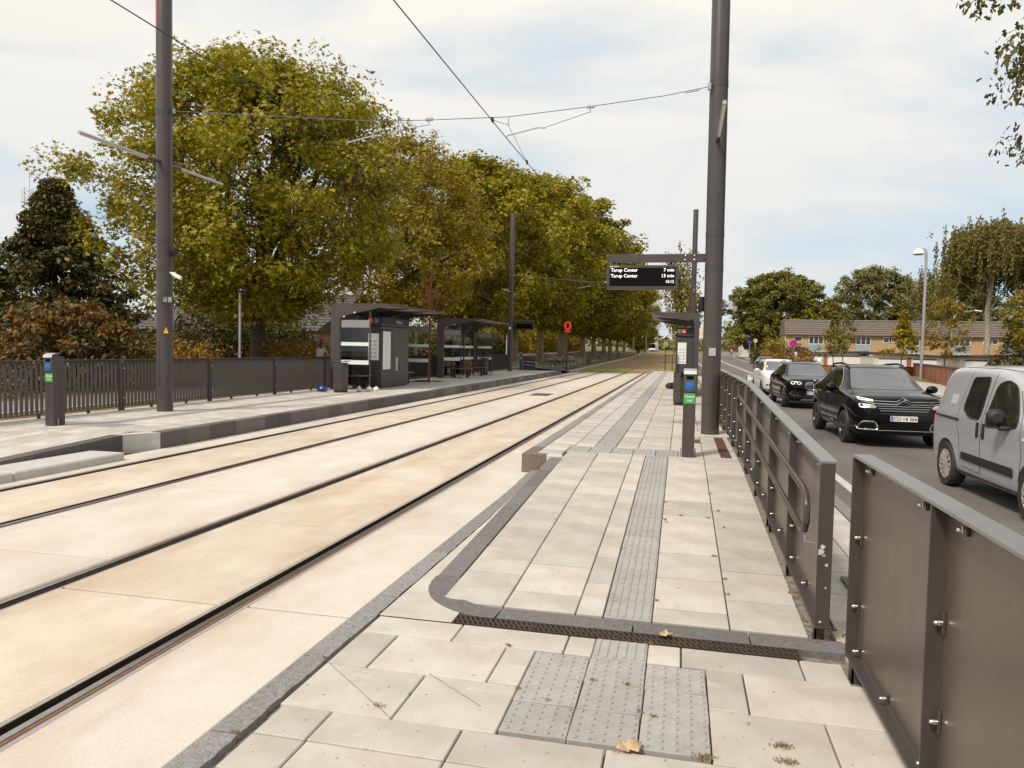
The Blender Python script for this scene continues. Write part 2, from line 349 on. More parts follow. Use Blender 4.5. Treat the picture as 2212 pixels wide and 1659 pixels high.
M['weed'] = leafmat('dry weeds', [(.25,.13,.05), (.33,.20,.08), (.22,.18,.05)], .2)
M['twig'] = mat('twig', (.05,.035,.026), .9)

def dirt(m, col, sc, lo, hi, amt, detail=6, rough=None):      # a second layer of stains with a shape of its own
    nt = m.node_tree; N = nt.nodes.new; K = nt.links.new; b = nt.nodes['Principled BSDF']; src = b.inputs['Base Color'].links[0].from_socket; g_ = N('ShaderNodeNewGeometry')
    mp_ = N('ShaderNodeMapping'); mp_.inputs['Scale'].default_value = sc; n = N('ShaderNodeTexNoise'); n.inputs['Scale'].default_value = 1; n.inputs['Detail'].default_value = detail; n.inputs['Roughness'].default_value = .6; r_ = N('ShaderNodeMapRange'); r_.inputs[1].default_value = lo; r_.inputs[2].default_value = hi; r_.inputs[4].default_value = amt
    K(g_.outputs['Position'], mp_.inputs[0]); K(mp_.outputs[0], n.inputs['Vector']); K(n.outputs[0], r_.inputs[0])
    x = N('ShaderNodeMix'); x.data_type = 'RGBA'; x.inputs[7].default_value = (*col, 1); K(r_.outputs[0], x.inputs[0]); K(src, x.inputs[6]); K(x.outputs[2], b.inputs['Base Color'])
    if rough is not None:
        mr = N('ShaderNodeMapRange'); mr.inputs[1].default_value = .3; mr.inputs[2].default_value = .7; mr.inputs[3].default_value = rough[0]; mr.inputs[4].default_value = rough[1]; K(n.outputs[0], mr.inputs[0]); K(mr.outputs[0], b.inputs['Roughness'])
dirt(M['tile'], (.68,.65,.60), (2.3, 5.5, 1), .60, .74, .55); dirt(M['tile'], (.27,.22,.17), (1.1, 1.4, 1), .56, .80, .40); dirt(M['tile'], (.14,.11,.09), (24, 24, 1), .72, .75, .6, 1)
dirt(M['tactile'], (.20,.18,.155), (3, 2.4, 1), .55, .8, .5)
dirt(M['panel'], (.23,.19,.16), (5, 5, .7), .50, .80, .14, 6, (.29, .40)); dirt(M['panel'], (.09,.072,.06), (2.5, 2.5, 1.6), .55, .8, .3)
dirt(M['post'], (.12,.10,.09), (9, 9, .8), .60, .8, .4, 5, (.28, .5)); dirt(M['asphalt'], (.09,.078,.07), (.9, .22, 1), .52, .75, .6)
dirt(M['concrete'], (.40,.33,.26), (.5, .35, 1), .55, .78, .35)
# ------------------------------------------------------------------ the setting
def bend(Y): return 0. if Y < 130 else -.00042*(Y-130)**2
def sweep(mb, x0, x1, z0, z1, ys, zf=zt, bf=bend):
    vs_ = []; f = []
    for y in ys:
        b, z = bf(y), zf(y); vs_ += [(x0+b, y, z0+z), (x1+b, y, z0+z), (x1+b, y, z1+z), (x0+b, y, z1+z)]
    n = len(ys)
    for i in range(n-1):
        a = 4*i
        for k in range(4): f.append((a+k, a+(k+1) % 4, a+4+(k+1) % 4, a+4+k))
    f += [(3,2,1,0), tuple(4*(n-1)+k for k in range(4))]
    return mb.add(vs_, f)
FARYS = [59.6, 72, 85, 100, 115, 130, 150, 170, 190, 210, 235, 260, 290, 330, 380, 430]
RAILS = [(-7.55, -1), (-6.12, 1), (-4.28, -1), (-2.84, 1)]
EDGE_L, EDGE_R = -8.2, -2.15
GRASS_Y = 59.6

def ground_h(X, Y):
    z = -.16+zt(Y)
    if X < -11.9: z = -.16+(.30+zt(Y)+min(.9, .045*max(0, -13.5-X))*sm(40, 75, Y)+.16-.02)*sm(-11.9, -12.6, X)
    if X < -8.9 and Y > 60.5: z = max(z, zt(Y)-.02+min(.75, .06*max(0, -10-X))*sm(60.5, 85, Y))
    if X > 30: z = -.16+zt(Y)
    return z
xs_ = [-600,-300,-150,-90,-60,-40,-30,-24,-20,-17,-15,-13.5,-12.6,-12.2,-11.9,-11,-10,-9.3,-8.9,-8.5,-2,-.5,1,2,6,12,16,20,30,45,70,120,250,600]
ys_ = [-120,-60,-30,-15,-5,0,5,10,15,20,25,30,35,40,45,50,55,58,60,60.6,62,65,70,76,85,95,110,130,150,180,220,270,330,400,500,700,1000]
g = MB(); nx = len(xs_)
g.v = [(x, y, ground_h(x, y)) for y in ys_ for x in xs_]
g.f = [(j*nx+i, j*nx+i+1, (j+1)*nx+i+1, (j+1)*nx+i) for j in range(len(ys_)-1) for i in range(nx-1)]
struct('ground', g, M['lawn'], True)

# track slab: base plus concrete slabs as pieces
tb = struct('trackway', MB().box(EDGE_L-.3, -1.86, -4, GRASS_Y, -.3, -.035), M['trackbed'])
strips = [(EDGE_L+.004, RAILS[0][0]-.10, 2.7, 8.35, 'concrete'), (RAILS[0][0]+.10, RAILS[1][0]-.10, 2.7, 8.35, 'concrete_rust'), (RAILS[1][0]+.10, RAILS[2][0]-.10, 2.75, 4.97, 'concrete'),
          (RAILS[2][0]+.10, RAILS[3][0]-.10, 2.17, 4.3, 'concrete_rust'), (RAILS[3][0]+.10, -2.012, 2.17, 4.32, 'concrete')]
cache = {}
for x0, x1, sp, off, mk in strips:
    ys = [off-sp*4+sp*i for i in range(60)]; ys = [y for y in ys if -4.2 < y < GRASS_Y]+[GRASS_Y]
    for a, b in zip(ys, ys[1:]):
        if b-a < .3: continue
        if a > 4 and x0 > -2.6 and a > 9.9: X1 = EDGE_R-.004
        else: X1 = x1
        k = (x0, X1, round(b-a, 3))
        if k not in cache:
            cache[k] = MB().cbox(0, X1-x0, 0, b-a-.026, -.09, 0, .006).mesh('concrete_slab'); cache[k].materials.append(M[mk])
        o = link('concrete_slab', cache[k], tb, (x0, a+.004, rnd.uniform(-.0015, .0015)))
# bed of the grass track, with its kerb
mb = MB(); sweep(mb, -8.6, 1.2, -.4, 0.0, FARYS); struct('track_bed', mb, M['drybed'])
def patch(name, x0, x1, y0, y1, z, m, seed, wob=.25, n=34):      # irregular low patch of growth, with thickness
    rr = random.Random(seed); cx, cy = (x0+x1)/2, (y0+y1)/2; top = []; bot = []
    for i in range(n):
        a = 2*PI*i/n; k = 1+rr.uniform(-wob, wob); c, s_ = math.cos(a), math.sin(a)
        c, s_ = abs(c)**.6*(1 if c > 0 else -1), abs(s_)**.6*(1 if s_ > 0 else -1)
        x, y = cx+(x1-cx)*c*k, cy+(y1-cy)*s_*k
        y = max(GRASS_Y+.02, y)
        top.append((x, y, zt(y)+z)); bot.append((x, y, zt(y)-.05))
    m_ = MB(); m_.add(top+bot+[(cx, cy, zt(cy)+z+.01)], [(i, (i+1) % n, 2*n) for i in range(n)]+[(i, n+i, n+(i+1) % n, (i+1) % n) for i in range(n)])
    o = m_.build(name, m, None, True); return o
for i, (x0, x1, y0, y1) in enumerate([(-8.5,-7.7,59.6,73),(-7.4,-6.2,59.6,69),(-6.0,-4.4,59.6,66),(-5.6,-4.5,66,71),(-2.6,1.1,59.6,61.4),(-2.2,.9,66,69.5),(-1.8,.6,74,80)]):
    tag(patch('sedum_patch', x0, x1, y0, y1, .025, M['greenbed'], 40+i), ['strip of green sedum at the far end beside the pale track kerb', 'green sedum between the left pair of rails', 'green sedum patch between the two tracks', 'narrow green sedum tongue farther out between the tracks',
        'green sedum edge behind the end of the near platform', 'green sedum tuft by the speed board post', 'farther green sedum tuft right of the tracks'][i], 'sedum', 'sedum growing on the grass track', 'stuff')
mb = MB(); sweep(mb, -8.85, -8.6, -.3, .06, FARYS[:12]); tag(mb.build('track_kerb', M['kerbstone']), None, None, None, 'structure')
# rails
lab = ['far rail of the left track, next to the left platform kerb', 'inner rail of the left track, nearer the middle', 'inner rail of the right track, nearer the middle', 'nearest rail with wide dark groove, beside the near platform']
RY = [-4, 10, 30, 59.6]+FARYS[1:]
for (gx_, s_), lb in zip(RAILS, lab):
    t = thing('tram_rail', lb, 'rail', (gx_, 0, 0), 0, 'grooved rails of the two tracks')
    def rect(name, a, b, z0, z1, m, ys):
        m_ = MB(); sweep(m_, min(a, b), max(a, b), z0, z1, ys); return m_.build(name, m, t)
    rect('head', 0, s_*.040, -.08, .004, M['railsteel'], RY)
    rect('rusty_edge', s_*.041, s_*.066, -.08, .0, M['railrust'], RY)
    rect('groove', -s_*.064, -s_*.001, -.08, -.045, M['groove'], RY)
    rect('lip', -s_*.074, -s_*.065, -.08, .0, M['lip'], RY)
    rect('sealant', s_*.067, s_*.098, -.08, -.004, M['sealant'], RY[:4]); rect('sealant', -s_*.098, -s_*.075, -.08, -.003, M['sealant'], RY[:4])

# ------------------------------------------------------------------ near platform
SL = math.atan(PH/(RAMP1-RAMP0))
nb = MB()
nb.add([(-1.86,-2,-.05),(2.0,-2,-.05),(2.0,4.9,-.05),(-1.86,4.9,-.05)], [(0,1,2,3)])
pb = MB()
pb.add([(-1.86,-3,-.28),(.9,-3,-.28),(.9,58,-.28),(-1.86,58,-.28)], [(0,1,2,3)])
platform = MB()
prof = [(-3,-.04),(RAMP0,-.04),(RAMP1,PH-.04),(58,PH-.04),(58,-.3),(-3,-.3)]
platform.prism(prof, -1.70, 1.0, 'x'); platform.box(-1.86, -1.701, -3, 4.9, -.3, -.03)
near = struct('near_platform', platform, M['joint'])
tile_cache = {}
def tile(parent, x0, x1, y0, y1, zf=zr, m='tile', name='paving_slab', gap=.009, j=.0015, h=.05):
    w, d = round(x1-x0-gap, 3), round(y1-y0-(.017 if y0 > 4.7 else gap), 3)
    if w < .03 or d < .03: return
    k = (w, d, m)
    if k not in tile_cache:
        me = MB().cbox(-w/2, w/2, -d/2, d/2, -h, 0, .005).mesh(name); me.materials.append(M[m]); tile_cache[k] = me
    yc = (y0+y1)/2; s_ = (zf(y1)-zf(y0))/(y1-y0)
    return link(name, tile_cache[k], parent, ((x0+x1)/2, yc, (zf(y0)+zf(y1))/2+rnd.uniform(-j, j)), (math.atan(s_), 0, 0))
def tile_bm(mb, x0, x1, y0, y1, z, gap=.006):
    mb.cbox(x0+gap/2, x1-gap/2, y0+gap/2, y1-gap/2, z-.05, z+rnd.uniform(-.001, .001), .004)
# foreground flat part (z = 0): bonded rows
flat = lambda y: 0.
DX0, DX1, DY0, DY1 = -.765, .18, 3.20, 4.105          # blister field
rows = [(4.13,4.40,[-1.845,-1.28,-.61,-.445,'r',-.14,.05,.70,.93]), (3.66,4.13,[-1.845,-1.61,-.94,DX0,'d',DX1,.375,1.02]), (3.17,3.66,[-1.845,-1.27,DX0,'d',DX1,.71,1.0]),
        (2.90,3.17,[-1.82,-1.56,-.92,-.27,.38,1.0]), (2.62,2.90,[-1.82,-1.555,-.92,-.27,.38,1.0]), (2.13,2.62,[-1.82,-1.25,-.60,.05,.70,1.0]), (1.6,2.13,[-1.82,-1.56,-.92,-.27,.38,1.0]), (1.0,1.6,[-1.82,-1.25,-.6,.05,.7,1.0])]
for y0, y1, xs2 in rows:
    i = 0
    while i < len(xs2)-1:
        a, b = xs2[i], xs2[i+1]
        if b == 'r': b = a; i += 1; a = None
        if a in ('r', 'd') or a is None: i += 1; continue
        if b == 'd': i += 2; continue
        yy0 = y0
        tile(near, a, b, yy0, y1, flat)
        i += 1
# the strips left and right of the blister field come from the rows above; close its lower edge
tile(near, DX0, DX1, 3.17, 3.20, flat)
# blister tiles: 3 x 3, each with 6 x 6 studs
bl = MB(); w = (DX1-DX0)/3; d = (DY1-DY0)/3
bl.cbox(-w/2+.003, w/2-.003, -d/2+.003, d/2-.003, -.05, 0, .004)
for i in range(5):
    for j_ in range(5):
        cx_, cy_ = -w/2+w*(i+.5)/5, -d/2+d*(j_+.5)/5
        bl.lathe([(.0165,-.002),(.0145,.005),(.010,.0068),(.004,.0072)], 10, Matrix.Translation((cx_, cy_, 0)))
blm = bl.mesh('blister_tile', True); blm.materials.append(M['tactile'])
for i in range(3):
    for j_ in range(3): link('blister_tile', blm, near, (DX0+w*(i+.5)+rnd.uniform(-.002,.002), DY0+d*(j_+.5), .002+rnd.uniform(-.002,.002)), (0,0,rnd.choice((0,PI))))
# guiding tiles with ribs along the strip
def rib_mesh(w, d, along=True, n=6):
    b = MB(); b.cbox(-w/2+.003, w/2-.003, -d/2+.003, d/2-.003, -.05, 0, .004)
    for i in range(n):
        if along: c_ = -w/2+w*(i+.5)/n; b.prism([(c_-.014,-.001),(c_+.014,-.001),(c_+.009,.0055),(c_-.009,.0055)], -d/2+.018, d/2-.018, 'y')
        else: c_ = -d/2+d*(i+.5)/n; b.prism([(c_-.014,-.001),(c_+.014,-.001),(c_+.009,.0055),(c_-.009,.0055)], -w/2+.018, w/2-.018, 'x')
    me = b.mesh('guide_tile'); me.materials.append(M['tactile']); return me
ribm = rib_mesh(.31, .30); ribx = rib_mesh(.31, .30, False)
def guide(parent, xc, y0, y1, zf, me=ribm, step=.30):
    n = max(1, round((y1-y0)/step))
    for i in range(n):
        yc = y0+(i+.5)*(y1-y0)/n; o = link('guide_tile', me, parent, (xc, yc, zf(yc)+.001+rnd.uniform(-.001,.001)), (math.atan((zf(yc+.1)-zf(yc-.1))/.2), 0, 0)); o.scale = (1, (y1-y0)/n/.30, 1)
guide(near, -.2925, 4.115, 4.40, flat)
guide(near, -.29, 4.78, 10.62, zr)
# ramp columns
def column(parent, x0, x1, ys, zf=zr, mm='tile'):
    for a, b in zip(ys, ys[1:]): tile(parent, x0, x1, a, b, zf, mm)
def steps(y0, first, sp, y1):
    out = [y0]; y = first
    while y < y1-.05: out.append(y); y += sp
    return out+[y1]
T0, T1 = 10.66, 11.30
column(near, -1.56, -1.12, steps(4.78, 5.42, .61, T0)); column(near, -1.12, -.63, steps(4.78, 5.10, .603, T0)); column(near, -.63, -.448, steps(4.78, 5.39, .60, T0))
column(near, -.135, .352, steps(4.78, 5.03, .603, T0)); column(near, .352, .82, steps(4.78, 5.30, .603, T0+.5))
# transverse guide strip on the platform
for i in range(5): o = link('guide_tile', ribm, near, (-1.60+.32*(i+.5), (T0+T1)/2, PH+.001+rnd.uniform(-.001,.001))); o.scale = (1.02, (T1-T0)/.30, 1)
column(near, -1.97, -1.61, steps(10.30, 10.75, .6, T1)); column(near, 0.0, .352, [T0, T1])
# platform proper: pieces to Y = 31, the rest joined
cols = [(-1.97,-1.56,.0), (-1.56,-1.255,.3), (-.935,-.60,.15), (-.60,-.12,.42), (-.12,.352,.1), (.352,.82,.27)]
for x0, x1, off in cols:
    ys = steps(T1 if x0 < .3 else T0+.5, T1+.2+off, .6, 31.1); column(near, x0, x1, ys)
farp = MB()
for x0, x1, off in cols:
    y = 31.1+rnd.random()*.1
    while y < 57.9: tile_bm(farp, x0, x1, y, min(58, y+.6), PH); y += .6
tag(farp.build('paving_slab', M['tile'], near), None, None, None, 'stuff')
guide(near, -1.095, T1, 31.1, zr)
fg = MB()
for y in np.arange(31.1, 57.8, .3):
    fg.cbox(-1.25, -.94, y, y+.295, PH-.05, PH+.001, .004)
    for i in range(6): c_ = -1.25+.31*(i+.5)/6; fg.box(c_-.011, c_+.011, y+.02, y+.28, PH, PH+.006)
tag(fg.build('guide_tile', M['tactile'], near), None, None, None, 'stuff')
# second transverse strips farther along
for yb in (23.2, 29.6):
    for xa, xb in ((-1.56,-1.26),(-.93,-.46),(-.46,.0)): tile(near, xa, xb, yb, yb+.55, lambda y: PH+.004, 'tactile', 'guide_tile')
# dark granite band round the ramp, with rounded corner
def band(name, pts, wd, zf, m, parent, h=.10, n=None):
    L_, R_ = [], []
    for i, p in enumerate(pts):
        a = Vector(pts[max(0, i-1)]); b = Vector(pts[min(len(pts)-1, i+1)]); t_ = (b-a).normalized(); nn = Vector((-t_.y, t_.x))
        L_.append(Vector(p)+nn*wd/2); R_.append(Vector(p)-nn*wd/2)
    k = len(pts); vs_ = [(p.x, p.y, zf(p.y)) for p in L_]+[(p.x, p.y, zf(p.y)) for p in R_]+[(p.x, p.y, zf(p.y)-h) for p in L_]+[(p.x, p.y, zf(p.y)-h) for p in R_]
    f = []
    for i in range(k-1): f += [(i, i+1, k+i+1, k+i), (2*k+i, 3*k+i, 3*k+i+1, 2*k+i+1), (i, 2*k+i, 2*k+i+1, i+1), (k+i, k+i+1, 3*k+i+1, 3*k+i)]
    f += [(0, k, 3*k, 2*k), (k-1, 3*k-1, 4*k-1, 2*k-1)]
    return MB().add(vs_, f).build(name, m, parent)
zb = lambda y: zr(y)+.003
bands = [[(-1.64, 10.02), (-1.64, 9.2)], [(-1.64, 9.19), (-1.64, 8.3)], [(-1.645, 8.29), (-1.65, 7.3)], [(-1.65, 7.29), (-1.65, 6.3)], [(-1.65, 6.29), (-1.65, 5.25)],
         [(-1.65, 5.24)]+[(-1.65+.53-.53*math.cos(a), 5.16-.53*math.sin(a)) for a in np.linspace(.05, PI/2, 10)],
         [(-1.11, 4.645), (-.25, 4.645)], [(-.24, 4.645), (.45, 4.645)], [(.46, 4.645), (1.0, 4.645)]]
for b in bands: band('granite_band', b, .165 if b[0][1] > 5 and len(b) == 2 else .19, zb, M['granite_band'], near)
band('granite_band', [(.99, 4.64)]+[(.97+.40*math.sin(a), 5.04-.40*math.cos(a)) for a in np.linspace(.12, PI/2, 8)]+[(1.37, 6.2)], .19, lambda y: -.004, M['granite_band'], near)
# wedge of paving between band and kerb strip; corner sand
wd = MB()
wd.add([(-1.85,4.402,.001),(-1.365,4.402,.001),(-1.365,4.58,.001),(-1.45,4.66,.001),(-1.6,4.85,.001),(-1.73,5.2,.004),(-1.73,6.3,zr(6.3)-.006),(-1.73,7.3,zr(7.3)-.006),(-1.73,8.3,zr(8.3)-.006),(-1.85,8.3,.03),(-1.85,7.3,.01),(-1.85,6.3,.004),(-1.85,5.2,.002)],
       [(0,1,2,3,4,5,12),(12,5,6,11),(11,6,7,10),(10,7,8,9)])
wd.build('paving_wedge', M['tile'], near)
# flush granite kerb strip in stones
ks = MB
yk = [1.2, 2.0, 2.86, 3.70, 4.75, 5.9, 7.0, 8.0, 8.9, 10.13]
for a, b in zip(yk, yk[1:]):
    m_ = MB(); n_ = 14; rr = random.Random(int(a*100))
    Ls = [(-2.0+rr.uniform(-.006,.006), a+.005+(b-a-.01)*i/n_) for i in range(n_+1)]; Rs = [(-1.862+rr.uniform(-.006,.006), a+.005+(b-a-.01)*i/n_) for i in range(n_+1)]
    zz = lambda y: .004+.04*sm(8.2, 10.1, y)
    v_ = [(x, y, zz(y)+rr.uniform(-.002,.002)) for x, y in Ls]+[(x, y, zz(y)+rr.uniform(-.002,.002)) for x, y in Rs]+[(x, y, -.1) for x, y in Ls]+[(x, y, -.1) for x, y in Rs]; k = n_+1
    f_ = []
    for i in range(n_): f_ += [(i, i+1, k+i+1, k+i), (i, 2*k+i, 2*k+i+1, i+1), (k+i, k+i+1, 3*k+i+1, 3*k+i)]
    f_ += [(0, k, 3*k, 2*k), (k-1, 3*k-1, 4*k-1, 2*k-1)]
    m_.add(v_, f_).build('kerb_stone', M['granite'], near)
# platform kerb: end block, corner, then stones along the edge
MB().prism([(-2.15,10.16),(-2.15,11.0),(-1.98,11.0),(-1.98,10.62),(-1.80,10.40),(-1.80,10.12)], -.05, PH, 'z').build('kerb_block', M['granite_warm'], near)
MB().prism([(-1.795,10.13),(-1.795,10.42),(-1.60,10.30),(-1.55,10.06),(-1.70,10.03)], -.05, PH, 'z').build('kerb_block', M['kerbstone'], near)
kb = MB().cbox(-2.15, -1.98, 0, .99, -.05, PH, .006).mesh('kerb_stone'); kb.materials.append(M['granite'])
for i in range(47): link('kerb_stone', kb, near, (0, 11.005+i, 0))
# drainage channel across the foot of the ramp: four gratings
def grating(x0, x1, y0, y1, z, m, nm, parent, nslot, rowsn=2):
    t = MB(); fr = .008
    t.box(x0, x1, y0, y0+fr, z-.05, z); t.box(x0, x1, y1-fr, y1, z-.05, z); t.box(x0, x0+fr, y0+fr, y1-fr, z-.05, z); t.box(x1-fr, x1, y0+fr, y1-fr, z-.05, z)
    ym = (y0+y1)/2; t.box(x0+fr, x1-fr, ym-.006, ym+.006, z-.03, z-.001)
    for i in range(nslot):
        xa = x0+fr+(x1-x0-2*fr)*(i+.5)/nslot
        for (ya, yb, k) in ((y0+fr, ym-.006, .012), (ym+.006, y1-fr, .012)):
            t.add([(xa-.0085+k,ya,z-.03),(xa+.0085+k,ya,z-.03),(xa+.0085-k,yb,z-.03),(xa-.0085-k,yb,z-.03),(xa-.0085+k,ya,z-.002),(xa+.0085+k,ya,z-.002),(xa+.0085-k,yb,z-.002),(xa-.0085-k,yb,z-.002)],
                  [(4,5,6,7),(0,1,5,4),(1,2,6,5),(2,3,7,6),(3,0,4,7)])
    return t.build(nm, m, parent)
dr = thing('drain_channel', 'long cast iron slotted drain grating across the foot of the ramp', 'drain', (-.32, 4.475, 0))
MB().box(-1.04, 1.04, -.072, .072, -.12, -.06).build('channel', M['groove'], dr)
for i in range(4): grating(-1.04+.52*i+.002, -1.04+.52*(i+1)-.002, -.068, .068, .004, M['cast'], 'grating', dr, 15)
dr2 = thing('slot_drain', 'rust brown slot drain grating in the platform beside the mast', 'drain', (.66, 10.75, PH))
MB().box(-.075, .075, 0, 2.5, -.01, -.004+.008).build('bed', M['groove'], dr2)
for i in range(5):
    t = MB(); t.box(-.07, .07, i*.5+.004, i*.5+.496, .004, .008)
    for q in range(9): t.box(-.065, .065, i*.5+.02+q*.052, i*.5+.045+q*.052, .008, .012)
    t.build('grating', M['rustgrate'], dr2)
dr3 = thing('drain_cover', 'small square rust brown cover between ticket post and mast', 'drain', (.22, 12.6, PH+.002)); MB().cbox(-.12, .12, -.25, .25, 0, .006, .003).build('cover', M['rustgrate'], dr3)
dr4 = thing('track_drain', 'reddish brown drain cover between the two tracks', 'drain', (-5.2, 28.0, 0))
MB().box(-.37, .37, -.8, .8, -.02, .0025).build('plate', M['rustgrate'], dr4)
for i in range(2): grating(-.37, .37, -.8+.82*i, -.02+.82*i, .004, M['rustgrate'], 'grating', dr4, 10)

# ------------------------------------------------------------------ far platform
fpm = MB().prism([(-2,-.04),(4.8,-.04),(10.1,PH-.04),(51.6,PH-.04),(51.6,-.3),(-2,-.3)], -11.95, -8.70, 'x'); fpm.box(-8.70, -8.42, 10.3, 51.6, -.3, PH-.04)
fp = struct('far_platform', fpm, M['joint'])
zl = lambda y: PH*min(1, max(0, (y-4.8)/5.3))
kcols = [(10.4, 52, EDGE_L, .75)]
y = 10.42; rr = random.Random(3)
while y < 51.4:
    ln = rr.choice((.5,.65,.8,1.0)); ln = min(ln, 51.6-y)
    MB().cbox(EDGE_L-.22, EDGE_L, y, y+ln-.006, -.08, PH+.004, .006).build('kerb_stone', M['granite_dark'], fp); y += ln
# jog in the kerb and the lower ramp kerb
MB().prism([(-8.72,9.92),(-8.50,9.92),(-8.20,10.40),(-8.42,10.40)], -.08, PH+.004, 'z').build('kerb_stone', M['kerbstone'], fp)
for a, b in ((5.6,6.6),(6.6,7.5),(7.5,8.3),(8.3,9.1),(9.1,9.915)):
    MB().prism([(a+.004,-.08),(b-.004,-.08),(b-.004,zl(b)+.008),(a+.004,zl(a)+.008)], -8.72, -8.50, 'x').build('kerb_stone', M['granite_dark'], fp)
column(fp, -8.9, -8.725, steps(5.6, 6.1, .6, 10.4), zl); column(fp, -8.72, -8.43, [10.42, 10.46], zl)
for a, b in ((3.2,5.4),(5.4,7.4),(7.4,9.25)): MB().cbox(-8.49, -7.88, a, b-.008, -.05, .11, .02).build('step_kerb', M['kerbstone'], fp)
lc = [(-8.42,-8.0-.0),(0,0)]
lcols = [(-8.9,-8.43), (-9.36,-8.9), (-9.82,-9.36), (-10.13,-9.83), (-10.45,-10.15), (-10.9,-10.46), (-11.4,-10.9), (-11.9,-11.4)]
for ci, (x0, x1) in enumerate(lcols):
    y = 6.2+rnd.random()*.5 if ci else 10.46
    while y < 24:
        if ci != 3 or y < 10.9: tile(fp, x0, x1, y, min(y+.6, 11.3) if ci == 3 else y+.6, zl)
        y += .6
    m_ = MB()
    while y < 51.4: tile_bm(m_, x0, x1, y, min(51.5, y+.6), PH); y += .6
    tag(m_.build('paving_slab', M['tactile'] if ci == 3 else M['tile'], fp), None, None, None, 'stuff')
guide(fp, -9.98, 11.3, 24, zl)
for i in range(5): o = link('guide_tile', ribm, fp, (-11.0+.32*(i+.5), 11.0, PH+.002)); o.scale = (1.02, 2.0, 1)
# bare ground strip and path behind the railing
pt = MB(); pt.box(-15.2, -12.75, -10, 59.5, -.2, .285); struct('path', pt, M['asphalt_path'])
pk = struct('path_edging', MB().box(-12.74, -12.62, -10, 59.5, -.2, .31), M['kerbstone'])
fpath = MB(); sweep(fpath, -19.6, -17.2, -.5, .80, [66, 75, 85, 100, 120, 145, 175], zt, lambda y: -.0) ; struct('cycle_path', fpath, M['asphalt_path'])
fp2 = MB(); fp2.add([(-15.2,59.5,.285),(-12.75,59.5,.285),(-17.2,68,.88),(-19.6,68,.88),(-8.9,59.5,.05),(-10.5,66,.10)], [(0,1,2,3),(1,4,5,2)]); struct('cycle_path', fp2, M['asphalt_path'])

# ------------------------------------------------------------------ road side
rb = lambda y: 0. if y < 110 else .0009*(y-110)**2*.45
YR = [-60,-20,0,20,40,58,75,95,120,150,180,215,260,320]
rd = MB(); sweep(rd, 1.95, 11.55, -.45, -.10, YR, zt, rb); struct('road', rd, M['asphalt'])
mk = struct('road_marking', sweep(MB(), 2.27, 2.40, -.2, -.096, YR, zt, rb), M['roadpaint'])
for a in (5.98, 6.24): struct('road_marking', sweep(MB(), a, a+.12, -.2, -.096, YR, zt, rb), M['roadpaint'])
struct('road_marking', sweep(MB(), 9.8, 9.93, -.2, -.096, YR, zt, rb), M['roadpaint'])
ws = struct('verge_pavement', MB().box(1.0, 1.94, -10, 58, -.3, -.075), M['joint'])
for i in range(24):
    for x0, x1 in ((1.02,1.48),(1.48,1.80)):
        y0 = 2.2+i*.6+(0 if x0 < 1.2 else .3); tile(ws, x0, x1, y0, y0+.6, lambda y: -.03)
m_ = MB()
for i in range(66):
    for x0, x1 in ((1.02,1.48),(1.48,1.80)): tile_bm(m_, x0, x1, 17+i*.6, 17.6+i*.6, -.03)
tag(m_.build('paving_slab', M['tile'], ws), None, None, None, 'stuff')
for i in range(58): MB().cbox(1.81, 1.95, 1+i, 1.992+i, -.3, -.02, .01).build('kerb_stone', M['granite'], ws) if i < 30 else None
# sandy corner between the two fence panels
MB().prism([(.98,4.35),(1.75,4.35),(1.75,6.6),(1.5,6.6),(1.35,5.6),(1.1,5.0),(.98,4.95)], -.05, -.012, 'z').build('sand', mat('blown sand', (.42,.33,.25), .95, 0, noise=(.5,.42,.33), nscale=9, grain=(.15,90)), ws)
kr = MB(); sweep(kr, 11.56, 11.72, -.4, .02, YR, zt, rb); struct('far_kerb', kr, M['kerbstone'])
pv = MB(); sweep(pv, 11.72, 16.3, -.4, .015, YR, zt, rb); struct('far_pavement', pv, M['pavement'])
pv = MB(); sweep(pv, 16.3, 19.5, -.4, .0, YR[2:9], zt, rb); struct('forecourt', pv, M['lawn'])
